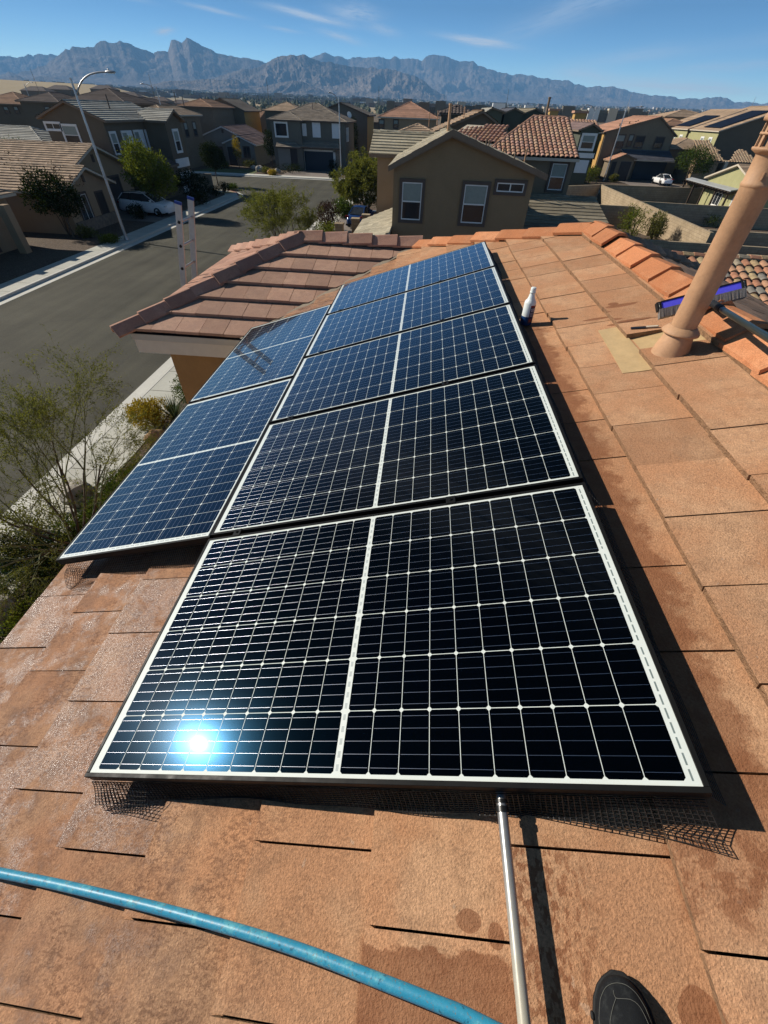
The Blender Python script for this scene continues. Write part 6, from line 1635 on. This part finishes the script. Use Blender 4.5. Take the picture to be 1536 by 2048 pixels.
for i, (px, py, w_, h, mt, lb) in enumerate(((118, 462, 1.1, .8, 'leaf_green', 'bright green shrub below the tan tiled house window'), (178, 478, 1.2, .7, 'leaf_olive', 'dry olive shrub left of the tall lamp foot'), (222, 488, 1.3, .45, 'leaf_lime', 'low rounded lime shrub at the tall lamp foot'), (282, 440, 1.6, 1.1, 'leaf_dark', 'dark shrub behind the street lamp by the suv'), (405, 412, 1.6, 1.1, 'leaf_dark', 'dark hedge shrub at the left driveway edge'), (450, 388, 1.7, 1.0, 'leaf_dark', 'clipped dark shrub by the left corner ramp'), (465, 380, 1.2, .5, 'leaf_green', 'low green shrub nearest the corner ramp'), (430, 395, 1.5, .9, 'leaf_dark', 'shaded shrub behind the corner sidewalk'))):
    p = G(px, py); shrub(lb, p.x, p.y, w_, h, mt, 1300, .11, 60 + i)
for i, (px, py, w_, h, mt, lb) in enumerate(((578, 347, 4.5, 1.0, 'leaf_dark', 'long dark clipped hedge in front of the porch across the crossing'), (668, 345, 1.7, 1.5, 'leaf_dark', 'boxy dark shrub right of the navy garage door'), (662, 358, 1.3, .7, 'leaf_dark', 'small dark shrub at the garage driveway edge'), (530, 349, 1.6, .7, 'leaf_olive', 'olive shrub among rocks across the crossing'), (500, 336, 2.0, .8, 'leaf_olive', 'grey green shrub behind the small lawn'), (455, 338, 2.0, .8, 'leaf_olive', 'pale shrub at the left end of the small lawn'), (548, 352, 1.3, .6, 'leaf_yellow', 'straw coloured tuft among rocks across the crossing'))):
    p = G(px, py); shrub(lb, p.x, p.y, w_, h, mt, 900, .16, 80 + i)
for i, (px, py, w_, mt, lb) in enumerate(((520, 345, 1.3, 'boulder_grey', 'pale boulder beside the small lawn across the crossing'), (541, 351, 1.1, 'boulder', 'reddish boulder left of the porch hedge'), (556, 348, 1.0, 'boulder_grey', 'grey boulder close to the porch hedge'), (508, 340, .9, 'boulder_grey', 'small boulder in front of the grey gable house'))):
    p = G(px, py); rock(lb, p.x, p.y, w_, w_ * .7, mt, 20 + i)
p = G(655, 480, 0)
shrub('dark purple leaved shrub by the pillars of the corner lot', -8.0, 41.5, 2.0, 2.2, 'leaf_purple', 2400, .13, 90, up=.9)
shrub('bright green shrub in front of the purple leaved one', -7.3, 36.6, 2.1, 1.5, 'leaf_lime', 2600, .11, 91)
shrub('low green shrub next to the road bend sidewalk', -7.6, 47.5, 2.0, 1.5, 'leaf_green', 4200, .13, 92)
for i, (x, y, w_, h, mt, lb) in enumerate(((18.4, 44.5, 2.6, 2.7, 'leaf_lime', 'tall bright green shrub behind our ridge by the block wall'), (19.8, 43.6, 1.6, 2.2, 'leaf_olive', 'thin olive shrub right of the tall bright one'), (18.6, 36.4, 2.8, 1.3, 'leaf_lime', 'yellow green shrub row near the low shaded wall'), (20.4, 36.6, 2.2, 1.2, 'leaf_green', 'green shrub at the middle of the sunny block wall'), (21.0, 34.9, 1.2, 1.5, 'leaf_olive', 'reedy shrub close to the sunny block wall'), (19.8, 30.5, 2.6, 1.7, 'leaf_green', 'green shrub beside the vent pipe behind the barrel tiles'), (29.2, 53.6, 2.6, 1.2, 'leaf_green', 'dark green shrub behind the sunny block wall'), (26.4, 88, 2.6, 2.2, 'leaf_lime', 'round bright green shrub at the lamp on the right'), (24.3, 86.5, 1.6, 1.4, 'leaf_olive', 'grey green shrub left of the round bright shrub'), (31.2, 91, 1.2, 1.0, 'leaf_olive', 'small olive shrub right of the lamp foot'), (43.4, 88.5, 1.8, 1.0, 'leaf_dark', 'dark shrub under the mesquite tree'))):
    shrub(lb, x, y, w_, h, mt, 1500 if y > 60 else 2200, .17 if y > 60 else .12, 100 + i)
rosette('grey blue agave behind the sunny block wall', 30.0, 51.0, 1.3, 16, 'leaf_agave', 9, wd=.14)
# ---------------------------------------------------------------- block walls
def wall(label, pts, h, th=.2, z0=-.05, name='block_wall', mat='block_wall', cap=True, group='block walls between the yards'):
    r = thing(name, label, 'wall', (pts[0][0], pts[0][1], 0), group); mb = MB(); mc = MB()
    for i in range(len(pts) - 1):
        a, c = Vector((*pts[i], z0)), Vector((*pts[i + 1], z0)); d = (c - a); s = Vector((-d.y, d.x, 0)).normalized() * th / 2
        mb.obox(a - s, d, s * 2, (0, 0, h - z0)); mc.obox(a - s * 1.25 + Vector((0, 0, h - z0)), d, s * 2.5, (0, 0, .055))
    mb.build('wall', mat, r)
    if cap: mc.build('wall_cap', mat, r)
    return r
wall('long sunny cream block wall running toward us at right', [(21.75, 66.6), (21.65, 50.6), (21.6, 38.4)], 1.75)
wall('shaded block wall from the brown house to the end of the sunny wall', [(11.3, 60.5), (21.6, 66.9)], 1.75)
wall('shaded block wall in front of the navy garage house at right', [(21.9, 67.2), (34.8, 68.3), (50, 69)], 1.75)
wall('shaded block wall below the patio cover', [(21.8, 53.6), (26, 53.2), (45, 52.2)], 1.75)
wall('short shaded block wall behind the tall bright shrub', [(13.5, 50.0), (19.9, 49.7), (20.6, 46.5)], 1.75)
wall('shaded low block wall in front of the yellow green shrubs', [(14.2, 34.5), (19.3, 34.3), (23.5, 34)], 1.75)
wall('dark block wall at the right picture edge behind the vent pipe', [(21.9, 39.5), (38, 39.0)], 1.75)
wall('block wall piece right of the vent pipe near the barrel tiles', [(20.5, 31.5), (32, 30.5)], 1.75)
wall('dark block wall behind the left corner trees', [(-31, 60.0), (-25.5, 60.6)], 1.6)
for i, (x, y, lb) in enumerate(((-6.1, 35.6, 'nearer tan block pillar by the bright green shrub'), (-5.2, 37.8, 'middle tan block pillar of the garden wall by the blue car'), (-4.6, 39.6, 'farthest tan block pillar beside the blue car'))):
    r = thing('pillar', lb, 'pillar', (x, y, 0), 'tan block pillars of the corner lot'); mb = MB(); mb.box(x - .28, x + .28, y - .28, y + .28, -.05, 1.55); mb.build('shaft', 'block_wall', r, bevel=.01)
    mb = MB(); mb.box(x - .33, x + .33, y - .33, y + .33, 1.55, 1.66); mb.build('cap', 'block_wall', r, bevel=.01)
wall('low tan garden wall joining the pillars', [(-5.8, 35.8), (-3.2, 35.6)], .95, .3)
# ---------------------------------------------------------------- street lamps
def lamp(label, base, h, ax, L=2.4, rise=1.0, s=1.0):
    base = Vector(base); ax = Vector((ax[0], ax[1], 0)).normalized(); r = thing('street_lamp', label, 'street lamp', base, 'street lamps')
    mb = MB(); mb.tube([base, base + Vector((0, 0, h * .5)), base + Vector((0, 0, h))], [.105 * s, .085 * s, .062 * s], 12); mb.lathe([(.16, 0), (.16, .05), (.13, .12), (.11, .3)], base, 12); mb.build('pole', 'galvanised', r)
    st = base + Vector((0, 0, h - .75)); e = base + ax * L + Vector((0, 0, h - .75 + rise * 1.35))
    pts = [st, st + ax * L * .13 + Vector((0, 0, rise * .42)), st + ax * L * .30 + Vector((0, 0, rise * .85)), st + ax * L * .52 + Vector((0, 0, rise * 1.15)), st + ax * L * .76 + Vector((0, 0, rise * 1.30)), e]
    mb = MB(); mb.tube([Vector(p) for p in crom([tuple(p) for p in pts], 4)], .042 * s, 10); mb.build('arm', 'galvanised', r)
    sd = Vector((-ax.y, ax.x, 0)); mb = MB()
    vs = []; prof = [(0, .05, .04), (.1, .10, .07), (.3, .14, .085), (.5, .13, .07), (.62, .05, .03)]
    for d, w_, hh in prof:
        p = e + ax * (d - .05) * s
        for k in range(10):
            a = 2 * math.pi * k / 10; vs.append(p + sd * math.cos(a) * w_ * s + Vector((0, 0, (math.sin(a) * hh * (1 if math.sin(a) > 0 else .5)) * s)))
    fs = [(i * 10 + k, i * 10 + (k + 1) % 10, (i + 1) * 10 + (k + 1) % 10, (i + 1) * 10 + k) for i in range(4) for k in range(10)] + [tuple(range(10))[::-1], tuple(40 + k for k in range(10))]
    mb.add(vs, fs, smooth=True); mb.lathe([(.04, .06), (.04, .14), (0, .15)], e + ax * .15, 8); hd = mb.build('lamp_head', 'galvanised', r)
    mb = MB(); q = e + ax * .28 * s; mb.obox(q - ax * .18 * s - sd * .09 * s - Vector((0, 0, .075 * s)), ax * .36 * s, sd * .18 * s, (0, 0, .035 * s)); mb.build('lens', 'lamp_lens', hd)
lamp('tall grey street lamp at left with its arm curving over the road', (-22.1, 34.5, .1), 8.36, (1, .04), 2.35, .78)
lamp('street lamp in front of the navy garage house across the crossing', (-13.57, 82.9, .1), 8.7, (-.35, -1), 2.3, .8)
lamp('street lamp at right in front of the brown house with navy garage', (29.93, 91.8, .1), 9.0, (1, -.1), 1.9, .6)
p = atY(313, 178, 88); lamp('dark street lamp behind the shuttered brown house', (p.x, 88, .1), p.z + .2, (-1, .05), 1.9, .7)
p = atY(1190, 212, 120); lamp('street lamp behind the wider gold chimney', (p.x + .3, 120, 0), p.z - .1, (-1, 0), 1.7, .7)
p = atY(1448, 222, 210); lamp('far street lamp above the first solar array', (p.x, 210, 0), p.z, (-1, 0), 2, .8)
p = atY(1520, 226, 190); lamp('far street lamp above the second solar array', (p.x, 190, 0), p.z, (-1, 0), 2, .8)
p = atY(48, 168, 140); lamp('far street lamp on the left before the tan field', (p.x, 140, 0), p.z, (1, 0), 2, .8)
for i, (px, py, pb, Y, lb) in enumerate(((60, 137, 176, 260, 'far thin antenna mast at left against the mountains'), (297, 148, 178, 270, 'far thin mast behind the dark street lamp'), (533, 160, 205, 280, 'far thin mast over the middle tree line'), (758, 172, 208, 290, 'far thin mast left of the grey commercial building'), (1018, 178, 212, 280, 'far thin mast right of the dark commercial block'), (1263, 188, 232, 230, 'thin mast right above the right street lamp'), (1512, 194, 236, 180, 'white guyed mast at the right edge against the mountains'))):
    a = atY(px, py, Y); r = thing('mast', lb, 'mast', (a.x, Y, 0), 'thin masts beyond the houses'); mb = MB(); k = Y / 250
    mb.tube([(a.x, Y, 0), (a.x, Y, a.z * .55), (a.x, Y, a.z)], [.13 * k, .1 * k, .05 * k], 6)
    for f_ in (.72, .8, .88): mb.obox((a.x - .35 * k, Y, a.z * f_), (.7 * k, 0, 0), (0, .06, 0), (0, 0, .06))
    mb.build('pole', 'galvanised' if i > 4 else 'stucco_slate', r)
# ---------------------------------------------------------------- cars
def car(label, loc, rz, L, W, Hh, paint, prof, cab, name='parked_car', suv=True):
    """prof: (x, z_bonnet_or_belt, half width); cab: (x, z_roof, half width roof) front to back. x along the car, front at +L/2"""
    r = thing(name, label, 'car', loc); Mr = Matrix.Translation(loc) @ Matrix.Rotation(rz, 4, 'Z')
    T = lambda x, y, z: Mr @ Vector((x, y, z))
    mb = MB(); vs = []; zl = .26
    for x, zb_, hw in prof:
        for y, z in ((-hw * .92, zl), (-hw, zl + .18), (-hw * 1.0, zb_ * .72), (-hw * .95, zb_ - .05), (-hw * .82, zb_), (hw * .82, zb_), (hw * .95, zb_ - .05), (hw * 1.0, zb_ * .72), (hw, zl + .18), (hw * .92, zl)): vs.append(T(x, y, z))
    n = len(prof); fs = [(i * 10 + k, i * 10 + k + 1, (i + 1) * 10 + k + 1, (i + 1) * 10 + k) for i in range(n - 1) for k in range(9)]
    fs += [tuple(range(10))[::-1], tuple((n - 1) * 10 + k for k in range(10))] + [((i + 1) * 10, (i + 1) * 10 + 9, i * 10 + 9, i * 10) for i in range(n - 1)]
    mb.add(vs, fs, smooth=True); bd = mb.build('body', paint, r); sm = bd.modifiers.new('edge', 'BEVEL'); sm.width = .03; sm.segments = 2; sm.limit_method = 'ANGLE'; sm.angle_limit = R_(40)
    # greenhouse: glass band and roof
    (xf0, zf0, wf0), (xf, zr1, wr1), (xr, zr2, wr2), (xb0, zb0, wb0) = cab
    low = [(xf0, -wf0, zf0), (xf0, wf0, zf0), (xb0, wb0, zb0), (xb0, -wb0, zb0)]; up = [(xf, -wr1, zr1), (xf, wr1, zr1), (xr, wr2, zr2), (xr, -wr2, zr2)]
    P = [T(*q) for q in low + up]; mb = MB(); mb.add(P, [(0, 1, 5, 4), (1, 2, 6, 5), (2, 3, 7, 6), (3, 0, 4, 7)]); mb.build('window', 'glass', r)
    mb = MB()
    xm = (xf + xr) / 2; zm = max(zr1, zr2) + .04
    R0 = [T(xf - .02, -wr1 * 1.02, zr1), T(xf - .02, wr1 * 1.02, zr1), T(xm, wr1 * 1.06, zm - .01), T(xr, wr2 * 1.02, zr2), T(xr, -wr2 * 1.02, zr2), T(xm, -wr1 * 1.06, zm - .01)]
    C0 = [T(xf, 0, zr1 + .035), T(xm, 0, zm + .04), T(xr, 0, zr2 + .035)]
    mb.add(R0 + C0, [(0, 1, 7 - 1), (1, 2, 7, 6), (2, 3, 8, 7), (3, 4, 8), (4, 5, 7, 8), (5, 0, 6, 7)], smooth=True)
    for a, c in ((0, 4), (1, 5), (2, 6), (3, 7)): mb.tube([P[a], P[c]], .034, 6)
    mb.build('roof', paint, r)
    mb = MB()
    for sgn in (-1, 1):
        for f_ in (.36, .66):
            xa, xc = xf0 + (xb0 - xf0) * f_, xf + (xr - xf) * f_; wa = wf0 * 1.0; mb.tube([T(xa, sgn * wa, zf0), T(xc, sgn * wr1 * 1.0, zm - .05)], .035, 6)
    mb.build('pillar', 'black_rubber', r)
    for sx in (L * .31, -L * .29):
        for sy in (-1, 1):
            c = T(sx, sy * (W / 2 - .10), .34); ax_ = (Mr.to_3x3() @ Vector((0, sy, 0)))
            mb = MB(); mb.lathe([(.20, -.10), (.33, -.10), (.345, -.05), (.345, .06), (.32, .105), (.22, .105)], c, 20, axis=ax_); tw_ = mb.build('wheel', 'black_rubber', r)
            mb = MB(); mb.lathe([(0, .085), (.06, .10), (.21, .085), (.225, .10), (.23, .06)], c, 20, axis=ax_); mb.build('rim', 'chrome', tw_)
    for sy in (-1, 1):
        mb = MB(); mb.obox(T(L / 2 - .16, sy * W * .36 - .16, .74), Mr.to_3x3() @ Vector((.15, 0, 0)), Mr.to_3x3() @ Vector((0, .32, 0)), (0, 0, .10)); mb.build('headlight', 'lamp_lens', r)
        mb = MB(); mb.obox(T(-L / 2 - .01, sy * W * .36 - .16, .82), Mr.to_3x3() @ Vector((.12, 0, 0)), Mr.to_3x3() @ Vector((0, .32, 0)), (0, 0, .13)); mb.build('tail_light', 'tail_red', r)
        mb = MB(); mb.obox(T(xf0 - .45, sy * (wf0 + .06) - .09, zf0 + .02), Mr.to_3x3() @ Vector((.12, 0, 0)), Mr.to_3x3() @ Vector((0, .18, 0)), (0, 0, .15)); mb.build('mirror', paint, r)
    mb = MB(); mb.obox(T(L / 2 - .06, -W * .3, .42), Mr.to_3x3() @ Vector((.07, 0, 0)), Mr.to_3x3() @ Vector((0, W * .6, 0)), (0, 0, .26)); mb.build('grille', 'black_rubber', r)
    mb = MB(); mb.obox(T(-L / 2 - .005, -W * .43, .22), Mr.to_3x3() @ Vector((L + .01, 0, 0)), Mr.to_3x3() @ Vector((0, W * .86, 0)), (0, 0, .12)); mb.build('bumper', 'black_rubber', r)
    if suv:
        for sy in (-1, 1):
            mb = MB(); mb.tube([T(xf - .3, sy * wr1 * .92, zm + .04), T(xm, sy * wr1 * .95, zm + .09), T(xr + .1, sy * wr2 * .92, zm + .03)], .022, 6); mb.build('roof_rail', 'black_rubber', r)
    return r
sp = [(2.34, .72, .66), (2.24, .90, .82), (1.95, .99, .89), (1.4, 1.04, .92), (.9, 1.06, .93), (0, 1.08, .93), (-1.4, 1.14, .93), (-2.0, 1.16, .89), (-2.25, 1.02, .84), (-2.34, .72, .78)]
sc_ = [(1.42, 1.03, .84), (.42, 1.58, .64), (-1.75, 1.55, .60), (-2.20, 1.14, .76)]
car('white suv with black roof rails parked on the driveway, nose to the street', (-25.3, 44.4, .108), R_(-6), 4.65, 1.85, 1.7, 'white_paint', sp, sc_)
sp2 = [(2.05, .62, .62), (1.85, .82, .78), (1.0, .90, .86), (0, .93, .87), (-1.0, .95, .86), (-1.8, .92, .80), (-2.08, .66, .66)]
sc2 = [(.85, .92, .72), (.15, 1.36, .54), (-.75, 1.36, .52), (-1.55, .95, .66)]
car('small white coupe parked by the navy garage at right, tail toward us', (38.9, 90.5, .108), R_(96), 4.2, 1.75, 1.42, 'white_paint', sp2, sc2, suv=False)
car('blue car on the corner driveway, mostly hidden by the pale porch roof', (-5.6, 44.6, .108), R_(80), 4.3, 1.8, 1.5, 'blue_paint', sp2, [(a, z * 1.03, w_) for a, z, w_ in sc2], suv=False)
# garden chairs under the patio cover
for i, p in enumerate((G(1402, 395, .1), G(1416, 399, .1))):
    r = thing('garden_chair', ['grey garden chair left under the patio cover', 'grey garden chair right under the patio cover'][i], 'chair', p, 'garden chairs under the patio cover')
    mb = MB(); mb.box(p.x - .3, p.x + .3, p.y - .3, p.y + .3, .45, .52); mb.build('seat', 'patio_top', r)
    mb = MB(); mb.box(p.x - .3, p.x + .3, p.y + .26, p.y + .32, .52, 1.05); mb.build('backrest', 'patio_top', r)
    for sx in (-.27, .27):
        for sy in (-.27, .27): mb = MB(); mb.box(p.x + sx - .025, p.x + sx + .025, p.y + sy - .025, p.y + sy + .025, .1, .45); mb.build('leg', 'black_metal', r)
